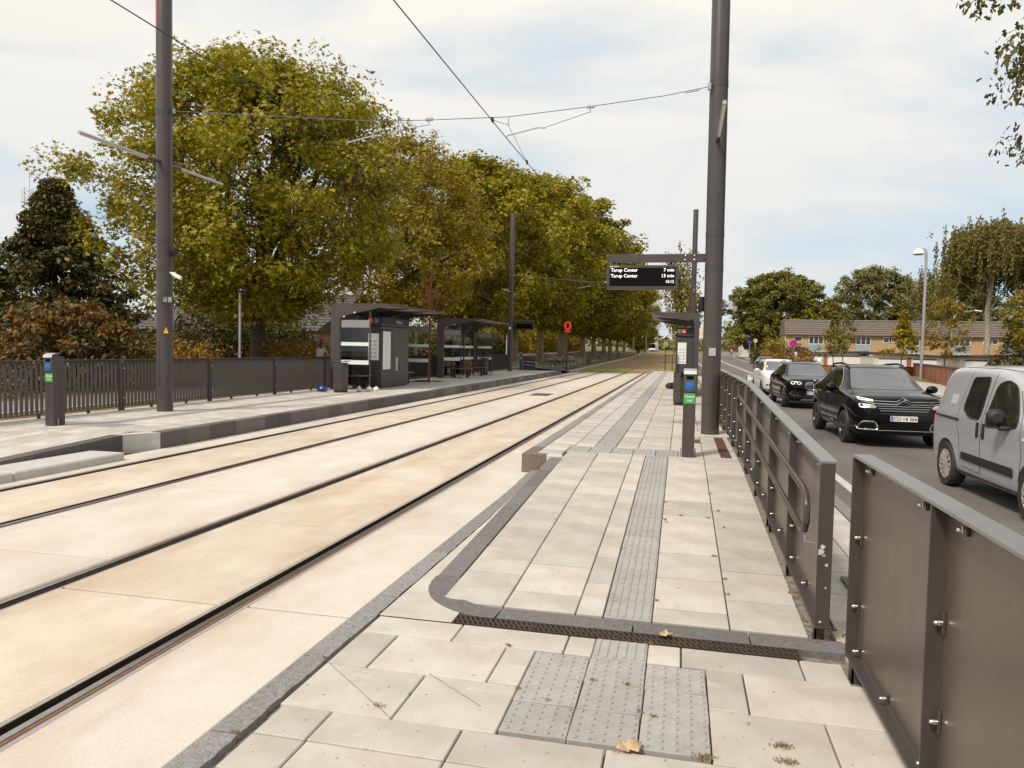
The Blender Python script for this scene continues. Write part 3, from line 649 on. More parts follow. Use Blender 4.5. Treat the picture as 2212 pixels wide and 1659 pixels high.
# ------------------------------------------------------------------ masts
def mast(label, x, y, z0, h, lean=0., detail=None, lum=True, door=True, group='overhead line masts along the platforms'):
    t = thing('catenary_mast', label, 'mast', (x, y, z0), 0, group); t.rotation_euler = (0, lean, 0)
    MB().lathe([(.16,0),(.16,h*.5),(.157,h-.02),(.15,h)], 28).build('pole', M['post'], t, True)
    for z in [a for a in ((2.95,.085),(3.55,.08),(6.18,.1)) if a[0] < h]:
        r_ = MB().lathe([(.1635,z[0]),(.1635,z[0]+z[1])], 28, cap=False)
        r_.lathe([(.1645,z[0]-.008),(.1645,z[0])], 28, cap=False); r_.lathe([(.1645,z[0]+z[1]),(.1645,z[0]+z[1]+.008)], 28, cap=False)
        r_.build('clamp_band', M['steel'], t, True)
        MB().lathe([(.012,-.17),(.012,-.16)], 8, Matrix.Translation((.0, 0, z[0]+z[1]/2)) @ Matrix.Rotation(-PI/2, 4, 'X') @ Matrix.Scale(-1, 4, (0,0,1))).build('bolt', M['blackmatt'], t)
    for z in (2.16, 2.40): MB().lathe([(.1625,z),(.1625,z+.008)], 28, cap=False).build('strap', M['steel'], t, True)
    if door:   # curved service door
        d = MB(); n = 8; a0, a1 = -2.15, -1.35
        if detail == 'L': a0, a1 = -2.35, -1.62
        v_ = []; f_ = []
        for i in range(n+1):
            a = a0+(a1-a0)*i/n
            for zz in (.55, .62, 1.42, 1.47):
                v_.append((.1665*math.cos(a), .1665*math.sin(a), zz if zz != .55 else .55+.12*(1-i/n) if detail == 'L' else zz))
        for i in range(n):
            for k in range(3): f_.append((i*4+k, (i+1)*4+k, (i+1)*4+k+1, i*4+k+1))
        d.add(v_, f_).build('service_door', M['steel'], t, True)
    MB().cbox(-.32, .32, -.32, .32, -.03, .004, .004).build('foot_slab', M['tile'], t)
    if lum:   # line luminaire running along the track on both sides
        lo = MB().tube([(0,-2.25,5.2),(0,-.19,5.2)], .033, 10).build('luminaire', M['galv'], t, True); MB().tube([(0,.19,5.2),(0,2.0,5.2)], .033, 10).build('luminaire', M['galv'], t, True)
        for ya in (-.5, .16): MB().tube([(0,ya,5.2),(0,ya+.34,5.2)], .040, 10).build('socket', M['post'], lo, True)
        MB().box(-.02,.02,-2.2,-.55,5.163,5.169).build('lens', M['paper'], lo)
    return t
mL = mast('tall dark mast on the left platform with red stripe and small sign plates', -10.65, 13.65, PH, 10.3, 0, 'L')
MB().add([(.1615*math.cos(a), .1615*math.sin(a), z) for z in (7.92, 9.6) for a in (-1.95,-1.85,-1.75)], [(0,1,4,3),(1,2,5,4)]).build('red_stripe', M['red'], mL)
sg = MB().cbox(.09, .34, -.19, -.17, 2.26, 2.45, .003).build('pictogram_plate', M['blackprint'], mL)
for xc in (.155, .272):
    f_ = MB(); f_.box(xc-.04, xc+.04, -.1935, -.191, 2.395, 2.40).box(xc-.04, xc+.04, -.1935, -.191, 2.305, 2.31).box(xc-.04, xc-.035, -.1935, -.191, 2.31, 2.395).box(xc+.035, xc+.04, -.1935, -.191, 2.31, 2.395)
    if xc < .2: f_.box(xc-.025, xc+.022, -.1935, -.191, 2.335, 2.345).box(xc+.016, xc+.022, -.1935, -.191, 2.345, 2.372)
    else: f_.prism([(xc-.025,2.372),(xc+.005,2.382),(xc+.026,2.352),(xc-.004,2.342)], -.1935, -.191, 'y').box(xc-.025, xc+.025, -.1935, -.191, 2.318, 2.326)
    f_.build('pictogram', M['white'], sg)
wt = MB().prism([(.15-.06,1.65),(.15+.06,1.65),(.15,1.78)], -.158, -.152, 'y').build('warning_triangle', M['yellow'], mL)
MB().prism([(.152,1.675),(.16,1.715),(.15,1.712),(.148,1.745),(.14,1.70),(.151,1.703)], -.1605, -.1585, 'y').build('bolt_symbol', M['blackprint'], wt)
MB().box(.10, .20, -.158, -.152, 1.62, 1.655).build('warning_text', M['blackprint'], mL)
cm = MB().tube([(.16,-.03,2.92),(.30,-.05,2.90)], .022, 8).build('camera_bracket', M['white'], mL, True)
MB().cbox(-.11, .11, -.035, .035, -.035, .035, .01, Matrix.Translation((.34,-.06,2.85)) @ Matrix.Rotation(.45, 4, 'Y')).build('camera_housing', M['white'], cm)
MB().lathe([(.05,-.09),(.065,-.05),(.065,.05),(.05,.09)], 12, Matrix.Translation((.24,0,3.35)) @ Matrix.Rotation(.5, 4, 'Y')).build('loudspeaker', M['black'], mL, True)
mR = mast('tall dark mast in the foreground on the near platform', .545, 13.85, PH, 10.3, -.006)
MB().cbox(-.06, .06, -.170, -.160, 1.42, 1.56, .003).build('notice', mat('grey notice', (.42,.41,.39), .5), mR)
MB().lathe([(.05,-.06),(.06,0),(.05,.06)], 10, Matrix.Translation((-.2,.05,2.35)) @ Matrix.Scale(2.2, 4, (0,0,1))).build('loudspeaker', M['black'], mR, True)
MB().prism([(-.20,1.78),(-.17,1.78),(-.17,1.95)], -.06, -.04, 'y').build('warning_triangle', M['yellow'], mR)
m2L = mast('slender distant mast at the end of the left platform', -11.0, 47.6, PH, 10.3, 0)
MB().cbox(-.07, .07, -.3, -.16, 2.75, 2.9, .02).build('camera_housing', M['white'], m2L)
m2R = mast('distant mast rising behind the departure board and columnar tree', .62, 47.6, PH, 10.3, 0)
mR3 = []
for i, yy in enumerate((82, 116)):
    mast('thin far mast by the grass track, %s beyond the platforms' % ('first' if i == 0 else 'second'), .7+bend(yy), yy, zt(yy)-.05, 8.2, 0, None, False, False)

# ------------------------------------------------------------------ overhead line
def wire(name, pts, r, m, label, cat='wire', group=None, n=5):
    o = MB().tube(pts, r, n).build(name, m, None, True); return tag(o, label, cat, group)
WX = (-6.57, -3.32); WZ = 5.68
for x, lb in zip(WX, ('dark contact wire above the left track', 'dark contact wire above the right track, crossing the sky')):
    pts = [(x+(-.0), -6, WZ), (x, 13.7, WZ), (x+.25, 47.6, WZ), (x, 82, WZ+.2)]+[(x+bend(y), y, WZ+zt(y)) for y in (116, 150, 190, 230)]
    wire('contact_wire', pts, .0085, M['wire'], lb, 'wire', 'contact wires')
def span(y, zl_, zr_, xl, xr, lab_, full=True, zmid=6.08):
    t = thing('span_wire', lab_, 'span wire', (0, y, 0), 0, 'cross spans holding the contact wires')
    dz = zmid-6.08; zz = zt(y)
    P_ = [(xl+.16,0,zl_), (-6.0,0,6.12+dz), (-4.85,0,6.085+dz), (-3.3,0,6.07+dz), (-1.75,0,6.18+dz), (-.42,0,6.30+dz), (xr-.17,0,zr_)]
    MB().tube(P_, .0075 if full else .012, 5).build('rope', M['stay'], t, True)
    for xa, xt in ((-4.85, WX[0]), (-1.75, WX[1])):
        zi = 6.10+dz if xa < -3 else 6.18+dz
        ins = MB()
        for k in range(5): ins.lathe([(.02,-.006),(.042,-.004),(.042,.004),(.02,.006)], 10, Matrix.Translation((xa-.06+.03*k,0,zi)) @ Matrix.Rotation(PI/2, 4, 'Y'))
        ins.lathe([(.022,-.08),(.022,.08)], 8, Matrix.Translation((xa,0,zi)) @ Matrix.Rotation(PI/2, 4, 'Y')); ins.build('insulator', M['insul'], t, True)
        MB().tube([(xa,0,zi-.03),(xa-.01,0,zi-.11)], .014, 6).build('link', M['zinc'], t)
        MB().tube([(xa-.02,0,zi-.10),(xt+.72,0,WZ+dz+.16)], .006, 5).build('stay', M['stay'], t)
        MB().tube([(xt+.74,0,WZ+dz+.15),(xt+.60,0,WZ+dz+.165),(xt+.02,0,WZ+dz+.045),(xt,0,WZ+dz)], .014, 7).build('steady_arm', M['galv'], t, True)
    if full:
        for xt in WX[1:]:
            MB().tube([(xt+.03,0,6.07),(xt+.03,0,5.92)], .016, 6).build('hanger', M['insul'], t); MB().tube([(xt+.03,0,5.92),(xt,-1.05,WZ+.02)], .005, 5).tube([(xt+.03,0,5.92),(xt,1.9,WZ+.02)], .005, 5).build('bridle', M['stay'], t)
            for yy in (-1.05, 1.9): MB().cbox(xt-.015, xt+.015, yy-.05, yy+.05, WZ-.02, WZ+.06, .006).build('wire_clip', M['blackmatt'], t)
        MB().tube([(xr-.62,0,6.33),(xr-.36,0,6.37)], .012, 6).build('turnbuckle', M['galv'], t, True)
    MB().cbox(xl+.15, xl+.21, -.03, .03, zl_-.05, zl_+.05, .006).cbox(xr-.23, xr-.17, -.03, .03, zr_-.06, zr_+.06, .006).build('bracket', M['galv'], t)
span(13.7, 6.54, 6.42, -10.65, .54, 'blue grey cross span wire between the two nearest masts')
span(47.6, 6.54, 6.42, -11.0, .60, 'thin far span wire at the second pair of masts', False)
def sspan(y, lab_):
    z = 6.1+zt(y); b = bend(y); t = thing('span_wire', lab_, 'span wire', (b, y, 0), 0, 'cross spans holding the contact wires'); MB().tube([(-12,0,z+.3),(-5,0,z),(.7,0,z+.3)], .02, 5).build('rope', M['wire'], t)
    for xa in (-4.85, -1.75): MB().lathe([(.05,-.09),(.05,.09)], 8, Matrix.Translation((xa,0,z+.03)) @ Matrix.Rotation(PI/2, 4, 'Y')).build('insulator', M['insul'], t)
for y, l_ in ((82,'third cross span, over the start of the grass track'),(116,'fourth cross span, far along the grass track'),(150,'fifth cross span, very far along the track'),(190,'farthest cross span, low over the distant track')): sspan(y, l_)

# ------------------------------------------------------------------ departure boards
def board(label, x, y, z, w, rows_, mastx, facing=-1):
    t = thing('departure_board', label, 'display', (x, y, z), 0, 'departure boards hung from masts')
    # x,z = left end of arm, bottom of arm ; arm reaches to the mast
    arm = MB().cbox(0, mastx-x-.14, -.05, .05, 0, .145, .004).build('arm', M['post'], t)
    for xa in (mastx-x-.52, mastx-x-.36):
        for za in (.035, .11): MB().lathe([(.016,0),(.014,.008),(.006,.013)], 10, Matrix.Translation((xa,-.05,za)) @ Matrix.Rotation(PI/2, 4, 'X')).build('bolt', M['zinc'], arm, True)
    MB().box(mastx-x-.32, mastx-x-.316, -.0515, .0515, -.001, .146).build('seam', M['black'], arm)
    for xa in (.12, w-.14): MB().cbox(xa-.02, xa+.02, -.02, .02, -.06, 0, .003).build('hanger', M['blackmatt'], t)
    h = .44
    case = MB().cbox(-.01, w, -.09, .09, -.06-h, -.06, .008).build('housing', M['steel'], t)
    MB().box(.045, w-.055, -.094, -.0905, -.06-h+.06, -.108).build('screen', M['screen'], case)
    if rows_:
        text('Spor Track 2', .03, M['led'], case, (.05, -.0925, -.082), align='LEFT')
        for i, (a, b) in enumerate(rows_):
            zz = -.152-i*.105
            if a: text(a, .088, M['led'], case, (.065, -.0955, zz), align='LEFT', bold=.0004)
            text(b, .085 if a else .07, M['led'], case, (w-.075, -.0955, zz), align='RIGHT', bold=.0004)
    return t
board('departure board hung from a steel arm on the near mast', -1.385, 13.95, 3.375, 1.29, [('Tarup Center', '7 min'), ('Tarup Center', '13 min'), ('', '15:12')], .54)
b2 = board('distant departure board on the second mast of the left platform', 0, 0, 0, 1.25, None, 1.55)
b2.location = (-9.45, 47.6, 3.5); b2.scale = (-1, 1, 1)

# ------------------------------------------------------------------ ticket posts
def checkin(label, x, y, z, rz=0):
    t = thing('checkin_post', label, 'ticket reader', (x, y, z), rz, 'check-in posts')
    MB().prism([(-.085,-.10),(.085,-.10),(.085,.02),(-.085,.02)], 0, 1.20, 'z').build('column', M['post'], t)
    MB().prism([(-.06,.025),(.085,.025),(.085,.14),(-.06,.14)], 0, 1.18, 'z').build('rear_column', M['steel'], t)
    hd = MB().prism([(-.12,.92),(-.12,1.17),(-.10,1.215),(-.05,1.235),(.02,1.235),(.03,.92)], -.087, .087, 'x').build('reader_head', M['steel'], t)
    MB().prism([(-.14,1.17),(-.122,1.218),(-.05,1.245),(.05,1.245),(.05,1.238),(-.05,1.237),(-.115,1.21),(-.13,1.165)], -.088, .088, 'x').build('hood', M['galv'], hd)
    fc = MB()
    n = 20; pl = []
    for i in range(n): a = PI+PI*i/(n-1); pl.append((.072*math.cos(a), 1.0+.072*math.sin(a)))
    pl += [(.072,1.15),(.06,1.17),(-.06,1.17),(-.072,1.15)]
    fc.prism(pl, -.124, -.121, 'y').build('face', mat('reader face', (.10,.10,.11), .2), hd)
    MB().lathe([(.056,0),(.056,.004),(.05,.006)], 24, Matrix.Translation((0,-.124,1.005)) @ Matrix.Rotation(PI/2, 4, 'X')).build('reader_disc', M['blue'], hd, True)
    MB().box(-.05,.05,-.127,-.1245,1.095,1.145).build('display', M['screen'], hd)
    lb_ = MB().cbox(-.078,.078,-.106,-.1005,.755,.905,.002).build('label_plate', M['green'], t)
    text('Check', .052, M['white'], lb_, (0,-.1065,.855), bold=.0008); text('ind', .052, M['white'], lb_, (0,-.1065,.800), bold=.0008)
    for s_ in (-1, 1): MB().lathe([(.008,0),(.008,.12)], 8, Matrix.Translation((s_*.10,-.02,.0))).build('anchor_bolt', M['galv'], t)
    return t
checkin('check-in post with blue disc beside the near mast', .13, 10.75, PH, .0)
checkin('check-in post with blue disc at the left railing', -10.47, 10.62, PH, .0)
checkin('distant check-in post at the end of the left platform', -10.9, 50.6, PH, .0)

# ------------------------------------------------------------------ litter bins
def bin_(label, x, y, z, rz=0, s=1.):
    t = thing('litter_bin', label, 'bin', (x, y, z), rz, 'litter bins'); t.scale = (s, s, s)
    oct_ = [(-.20,-.11),(-.11,-.20),(.11,-.20),(.20,-.11),(.20,.11),(.11,.20),(-.11,.20),(-.20,.11)]
    MB().prism([(a*.92,b*.92) for a, b in oct_], 0, .08, 'z').build('plinth', M['blackmatt'], t)
    MB().prism(oct_, .08, .93, 'z').build('body', M['steel'], t)
    n = 12; v_ = []; f_ = []
    for i in range(n+1):
        u = -1+2*i/n; zz = .955+.03*u*u
        for yy in (-.22, .22): v_ += [(.24*u, yy, zz), (.24*u, yy, zz+.012)]
    for i in range(n):
        a = 4*i; f_ += [(a,a+4,a+6,a+2),(a+1,a+3,a+7,a+5),(a,a+1,a+5,a+4),(a+2,a+6,a+7,a+3)]
    f_ += [(0,2,3,1),(4*n,4*n+1,4*n+3,4*n+2)]
    MB().add(v_, f_).build('lid', M['post'], t)
    MB().prism([(-.12,.80),(-.10,.78),(.10,.78),(.12,.80),(.12,.88),(.10,.90),(-.10,.90),(-.12,.88)], .2005, .206, 'x').build('opening', M['black'], t)
    MB().prism([(-.10,.80),(-.08,.78),(.08,.78),(.10,.80),(.10,.88),(.08,.90),(-.08,.90),(-.10,.88)], -.206, -.2005, 'y').build('opening', M['black'], t) if rz else None
    for zz in (.2, .5, .84): MB().box(-.115,-.105,-.207,-.20,zz,zz+.05).build('hinge', M['galv'], t)
    return t
bin_('dark litter bin at the near end of the first shelter, rubbish beside it', -10.42, 21.5, PH)
bin_('dark litter bin behind the right check-in post', .03, 21.2, PH, .3)
bin_('dim litter bin under the second left shelter', -10.6, 39.6, PH)

# ------------------------------------------------------------------ benches and shelters
def bench(label, x, y, z, ln=1.1, wide=.42, rz=PI/2):
    t = thing('bench', label, 'bench', (x, y, z), rz, 'shelter benches')
    for k in range(4): MB().cbox(-ln/2, ln/2, -wide/2+wide*k/4+.004, -wide/2+wide*(k+1)/4-.004, .43, .465, .006).build('seat_slat', M['wood'], t)
    for xx in (-ln/2+.22, ln/2-.22): MB().cbox(xx-.05, xx+.05, -.12, .12, 0, .43, .006).build('leg', M['blackmatt'], t)
    MB().box(-ln/2+.05, ln/2-.05, -.15, .15, .405, .428).build('frame', M['blackmatt'], t)
    for xx in (-ln/2+.08, ln/2-.08):
        MB().tube([(xx,-wide/2+.04,.43),(xx,-wide/2+.04,.69),(xx,wide/2-.04,.69),(xx,wide/2-.04,.43)], .014, 6).build('armrest', M['blackmatt'], t)
    return t
def shelter(label, y0, ln, xleg, xfront, xpane, kiosk=True, z=PH, mir=1, group='platform shelters', h=2.88):
    """legs at the back (xleg), roof reaching to xfront; mir=-1 mirrors across X"""
    t = thing('platform_shelter', label, 'shelter', (xleg, y0, z), 0, group); D = (xfront-xleg)*mir; PW = (xpane-xleg)*mir; t.scale = (mir, 1, 1)
    def portal(yy, th=.14):
        o = [(0,0),(0,h-.14)]+[(.14-.14*math.cos(a), h-.14+.14*math.sin(a)) for a in np.linspace(.2, PI/2, 6)]+[(D*.88,h),(D,h-.01),(D,h-.05),(D*.75,h-.17)]
        o += [(.66,h-.37),(.5,h-.43)]+[(.5-.17*math.sin(a), h-.60+.17*math.cos(a)) for a in np.linspace(.15, PI/2, 6)]+[(.33,0)]
        return MB().prism(o, yy, yy+th, 'y')
    portal(0).build('portal_frame', M['post'], t)
    for k in range(1, 4): 
        yy = ln*k/3-.05
        MB().prism([(.1,h-.45),(.1,h-.06),(D-.06,h-.03),(D-.06,h-.07),(.6,h-.22),(.45,h-.30),(.35,h-.55),(.25,h-.55)], yy, yy+.07, 'y').build('roof_rib', M['steel'], t)
        MB().cbox(.10, .20, yy-.02, yy+.08, 0, h-.4, .004).build('rear_post', M['steel'], t) if k != 2 or not kiosk else None
    MB().cbox(D-.07, D, .14, ln+.12, h-.075, h-.005, .01).build('front_gutter', M['steel'], t)
    MB().box(.0, .14, .14, ln+.1, h-.30, h-.02).build('rear_beam', M['steel'], t)
    MB().box(.12, D-.07, .14, ln+.1, h-.020, h-.005).build('roof_glass', M['smoked'], t)
    nl = 26
    for k in range(nl):
        xx = .25+(D-.45)*k/nl; 
    lam = MB()
    for k in range(14):
        xx = .62+(D-.78)*k/14
        for a, b in ((.2, ln/3-.1), (ln/3+.08, 2*ln/3-.1), (2*ln/3+.08, ln)): lam.box(xx, xx+.035, a, b, h-.055, h-.040)
    lam.build('roof_lamellae', M['rooflam'], t)
    # end screens of glass with pale bands
    for yy in (.06, ln+.04):
        s_ = MB().box(.34, PW, yy-.004, yy+.004, .10, h-.55).build('end_pane', M['glass'], t)
        for zb_ in ((.85,.99),(1.47,1.59)): MB().box(.345, PW-.03, yy-.0075, yy-.0045, zb_[0], zb_[1]).box(.345, PW-.03, yy+.0045, yy+.0075, zb_[0], zb_[1]).build('pale_band', M['frost'], s_)
        MB().box(.345, PW-.01, yy-.009, yy-.0046, h-.80, h-.55).build('header_band', mat('grey header band '+str(yy)+label[:6], (.27,.26,.25), .5), s_)
        MB().cbox(PW, PW+.035, yy-.02, yy+.02, 0, h-.20, .003).build('pane_post', M['steel'], t)
        MB().box(.33, PW, yy-.012, yy+.012, .03, .06).build('pane_foot', M['steel'], t)
    # rear panes
    segs = ((.2, ln*.30), (ln*.74, ln-.1)) if kiosk else ((.2, ln/3-.1), (ln/3+.1, 2*ln/3-.1), (2*ln/3+.1, ln-.1))
    for a, b in segs:
        s_ = MB().box(.14, .148, a, b, .10, h-.5).build('rear_pane', M['glass'], t)
        for zb_ in ((.85,.99),(1.47,1.59)): MB().box(.1485, .152, a+.02, b-.02, zb_[0], zb_[1]).build('pale_band', M['frost'], s_)
    if kiosk:
        k0, k1, kx = ln*.22, ln*.66, PW*.92
        kk = MB().cbox(.12, kx, k0, k1, .05, 2.17, .006).build('cabinet', M['steel'], t)
        MB().box(.16, kx-.04, k0+.04, k1-.04, 0, .05).build('plinth', M['black'], kk)
        MB().cbox(.10, kx+.012, k0-.012, k1+.012, 2.18, 2.50, .004).build('fascia', M['black'], kk)
        MB().box(.12, kx+.014, k0-.014, k1+.014, 2.235, 2.243).build('fascia_line', M['greyprint'], kk)
        # pictograms on the end face
        def pic(xc, zc, sz, m, name): return MB().cbox(xc-sz, xc+sz, k0-.018, k0-.0125, zc-sz, zc+sz, .002).build(name, m, kk)
        p1 = pic(kx-.42, 2.37, .075, M['redlit'], 'ticket_symbol'); MB().prism([(kx-.47,2.42),(kx-.44,2.42),(kx-.42,2.36),(kx-.37,2.33),(kx-.39,2.31),(kx-.45,2.35)], k0-.0205, k0-.0185, 'y').build('symbol', M['white'], p1)
        p2 = pic(kx-.20, 2.37, .075, M['white'], 'information_symbol'); MB().box(kx-.265, kx-.135, k0-.0205, k0-.0185, 2.305, 2.435).build('symbol_ground', M['black'], p2); text('i', .13, M['white'], p2, (kx-.20, k0-.0215, 2.37), bold=.004)
        # poster with timetable blocks
        po = MB().cbox(kx-.50, kx-.10, k0-.010, k0-.0005, .98, 1.92, .003).build('timetable', M['paper'], kk)
        pr = MB(); pr.box(kx-.47, kx-.44, k0-.0125, k0-.0105, 1.84, 1.88)
        for r_ in range(5):
            for c_ in range(2):
                xa = kx-.46+c_*.17; za = 1.62-r_*.135; pr.box(xa, xa+.13, k0-.0125, k0-.0105, za, za+.028); pr.box(xa, xa+.12, k0-.0125, k0-.0105, za+.045, za+.052); pr.box(xa, xa+.11, k0-.0125, k0-.0105, za+.06, za+.066)
        pr.build('print', M['greyprint'], po)
        # front of the cabinet: poster case, door seam, handle, station name
        pc = MB().cbox(kx, kx+.012, k0+.07, k0+.85, .62, 2.08, .003).build('map_case', M['black'], kk)
        mpp = MB().box(kx+.0125, kx+.015, k0+.10, k0+.80, .66, 2.0).build('route_map', M['paper'], pc)
        ln_ = MB().box(kx+.0155, kx+.0165, k0+.38, k0+.385, .72, 1.9)
        for q in range(16): ln_.box(kx+.0155, kx+.0165, k0+.40, k0+.40+.06+.02*(q % 3), .76+q*.07, .768+q*.07)
        ln_.box(kx+.0155, kx+.0165, k0+.36, k0+.70, 1.12, 1.125); ln_.box(kx+.0155, kx+.0165, k0+.36, k0+.70, 1.32, 1.325); ln_.build('print', M['greyprint'], mpp)
        MB().box(kx, kx+.003, k0+1.0, k0+1.008, .06, 2.16).build('door_seam', M['black'], kk)
        MB().cbox(kx, kx+.02, k0+1.30, k0+1.52, .58, 1.08, .005).build('ticket_panel', M['galv'], kk)
        MB().cbox(kx, kx+.018, k0+1.66, k0+1.70, .64, .8, .004).build('lock', M['black'], kk)
        tx = text('Højstrup', .16, M['white'], kk, (kx+.0145, (k0+k1)/2+.3, 2.37), rot=(PI/2, 0, PI/2))
    for q in (.48, .86): MB().cbox(q-.03, q+.03, -.012, .0, h-.47+(.14 if q > .6 else 0), h-.42+(.14 if q > .6 else 0), .004).build('lamp', M['white'], t)
    return t
SH1 = shelter('first shelter on the left platform, with ticket cabinet and posters', 22.9, 6.0, -11.48, -9.36, -10.10)
SH2 = shelter('second shelter on the left platform, farther off and without cabinet', 34.0, 6.0, -11.48, -9.36, -10.3, False)
bench('wooden slat bench at the near end of the first shelter', -10.75, 23.65, PH, .95, .5)
bench('wooden slat bench beyond the cabinet of the first shelter', -10.75, 27.8, PH, .95, .5)
bench('wooden slat bench at the near end of the second shelter', -10.65, 35.3, PH, 1.1, .45, 0.1)
bench('wooden slat bench farther inside the second shelter', -10.65, 38.0, PH, 1.1, .45, 0.1)
# near-platform shelter, seen end on behind the mast
t = thing('platform_shelter', 'end-on shelter behind the right mast with timetable column and roof wing', 'shelter', (.56, 25.4, PH), 0, 'platform shelters')
o = [(0,0),(0,2.78),(-1.15,2.80),(-1.66,2.80),(-1.62,2.77),(-1.25,2.66),(-.85,2.61)]+[(-.22-.16*math.sin(a), 2.42+.16*math.cos(a)) for a in np.linspace(.9, 0, 3)]+[(-.16,2.42),(-.16,0)]
MB().prism(o, 0, .16, 'y').build('portal_frame', M['post'], t)
MB().prism([(-1.66,2.80),(-.05,2.79),(-.05,2.70),(-1.0,2.72),(-1.6,2.76)], .16, 6.0, 'y').build('roof', M['steel'], t)
for yy in (3.0, 5.9): MB().prism(o, yy, yy+.1, 'y').build('portal_frame', M['post'], t)
kk = MB().cbox(-.73, -.165, .30, 1.5, .05, 1.98, .006).build('cabinet', M['steel'], t)
MB().box(-.70,-.2,.34,1.46,0,.05).build('plinth', M['black'], kk)
MB().cbox(-.74, -.155, .28, 1.52, 1.99, 2.30, .004).build('fascia', M['black'], kk); MB().box(-.68,-.2,.2755,.279,2.055,2.062).build('fascia_line', M['greyprint'], kk)
p2 = MB().cbox(-.70,-.58,.272,.279,2.12,2.24,.002).build('information_symbol', M['white'], kk); MB().box(-.69,-.59,.2695,.2715,2.13,2.23).build('symbol_ground', M['black'], p2); text('i', .10, M['white'], p2, (-.64,.2685,2.18), bold=.003)
p1 = MB().cbox(-.55,-.43,.272,.279,2.12,2.24,.002).build('ticket_symbol', M['redlit'], kk); MB().prism([(-.53,2.22),(-.505,2.22),(-.49,2.17),(-.45,2.145),(-.465,2.13),(-.515,2.16)], .2695, .2715, 'y').build('symbol', M['white'], p1)
po = MB().cbox(-.685,-.40,.290,.2995,1.08,1.80,.003).build('timetable', M['paper'], kk); pr = MB(); pr.box(-.66,-.635,.2875,.2895,1.74,1.765)
for r_ in range(5):
    for c_ in range(2): xa = -.65+c_*.125; za = 1.55-r_*.105; pr.box(xa, xa+.095, .2875, .2895, za, za+.022); pr.box(xa, xa+.07, .2875, .2895, za+.035, za+.042)
pr.build('print', M['greyprint'], po)
MB().box(-.69,-.685,.2,.28,0,1.4).build('door_seam', M['black'], kk)

# ------------------------------------------------------------------ left railing with flat upright blades
blade = MB().box(-.030, .030, -.005, .005, .09, 1.07).mesh('blade'); blade.materials.append(M['steel'])
def railing(label, y0, y1, x, z, single=True):
    t = thing('railing', label, 'railing', (x, y0, z), 0, 'blade railings along the left platform'); ln = y1-y0
    MB().cbox(-.035, .035, 0, ln-.02, 1.07, 1.085, .003).build('top_rail', M['steel'], t); MB().cbox(-.03, .03, .02, ln-.04, .075, .09, .002).build('bottom_rail', M['steel'], t)
    for yy in (0.0, ln-.05):
        MB().cbox(-.006, .05, yy, yy+.045, -.05, 1.07, .003).build('post', M['steel'], t)
    for zz in (.25, .88): MB().cbox(.05, .075, .0, .03, zz, zz+.03, .004).build('fixing', M['galv'], t)
    for yy in (ln*.3, ln*.7): MB().box(-.02,.02,yy,yy+.05,-.02,.075).build('foot', M['steel'], t)
    n = int(ln/.107)
    if single:
        for i in range(1, n): link('blade', blade, t, (0, ln*i/n, 0), (0, 0, .16))
    else:
        m_ = MB()
        for i in range(1, n): m_.box(-.028,.028,-.005,.005,.09,1.07,Matrix.Translation((0, ln*i/n, 0)) @ Matrix.Rotation(.16, 4, 'Z'))
        tag(m_.build('blade', M['steel'], t), None, None, None, 'stuff')
secs = [(6.8,9.9),(10.0,13.48),(13.52,16.52),(16.55,19.6),(19.62,22.85)]
ll = ['left railing section at the very left edge, behind the check-in post', 'left railing section between the check-in post and the mast', 'left railing section just beyond the left mast', 'left railing section midway between mast and shelter', 'left railing section ending at the litter bin']
secs = [(7.0,10.5),(10.52,13.48),(13.52,16.52),(16.55,19.6),(19.62,22.75)]
for (a, b), l_ in zip(secs, ll): railing(l_, a, b, -11.62, PH)
y = 22.8; k = 0
nm = ['behind the cabinet of the first shelter','behind the far half of the first shelter','in the gap between the shelters by the young tree','behind the second shelter, near half','behind the second shelter, middle','behind the second shelter, far half','between second shelter and distant mast','around the foot of the distant mast','at the distant check-in post','at the far end of the left platform']
while y < 51 and k < len(nm):
    railing('dark railing '+nm[k], y, y+2.85, -11.95, PH, False); y += 2.9; k += 1
hr = thing('handrail', 'pale double handrail at the far end of the left platform', 'handrail', (-10.3, 51.2, PH)); 
MB().tube([(-.9,0,.62),(-.95,0,.5),(-.9,0,.40),(.35,0,.34),(.4,0,.46),(.35,0,.56),(-.9,0,.62)], .025, 8).build('rail', M['galv'], hr, True); MB().cbox(-.6,.3,.05,.09,0,.95,.01).build('screen', M['steel'], hr)

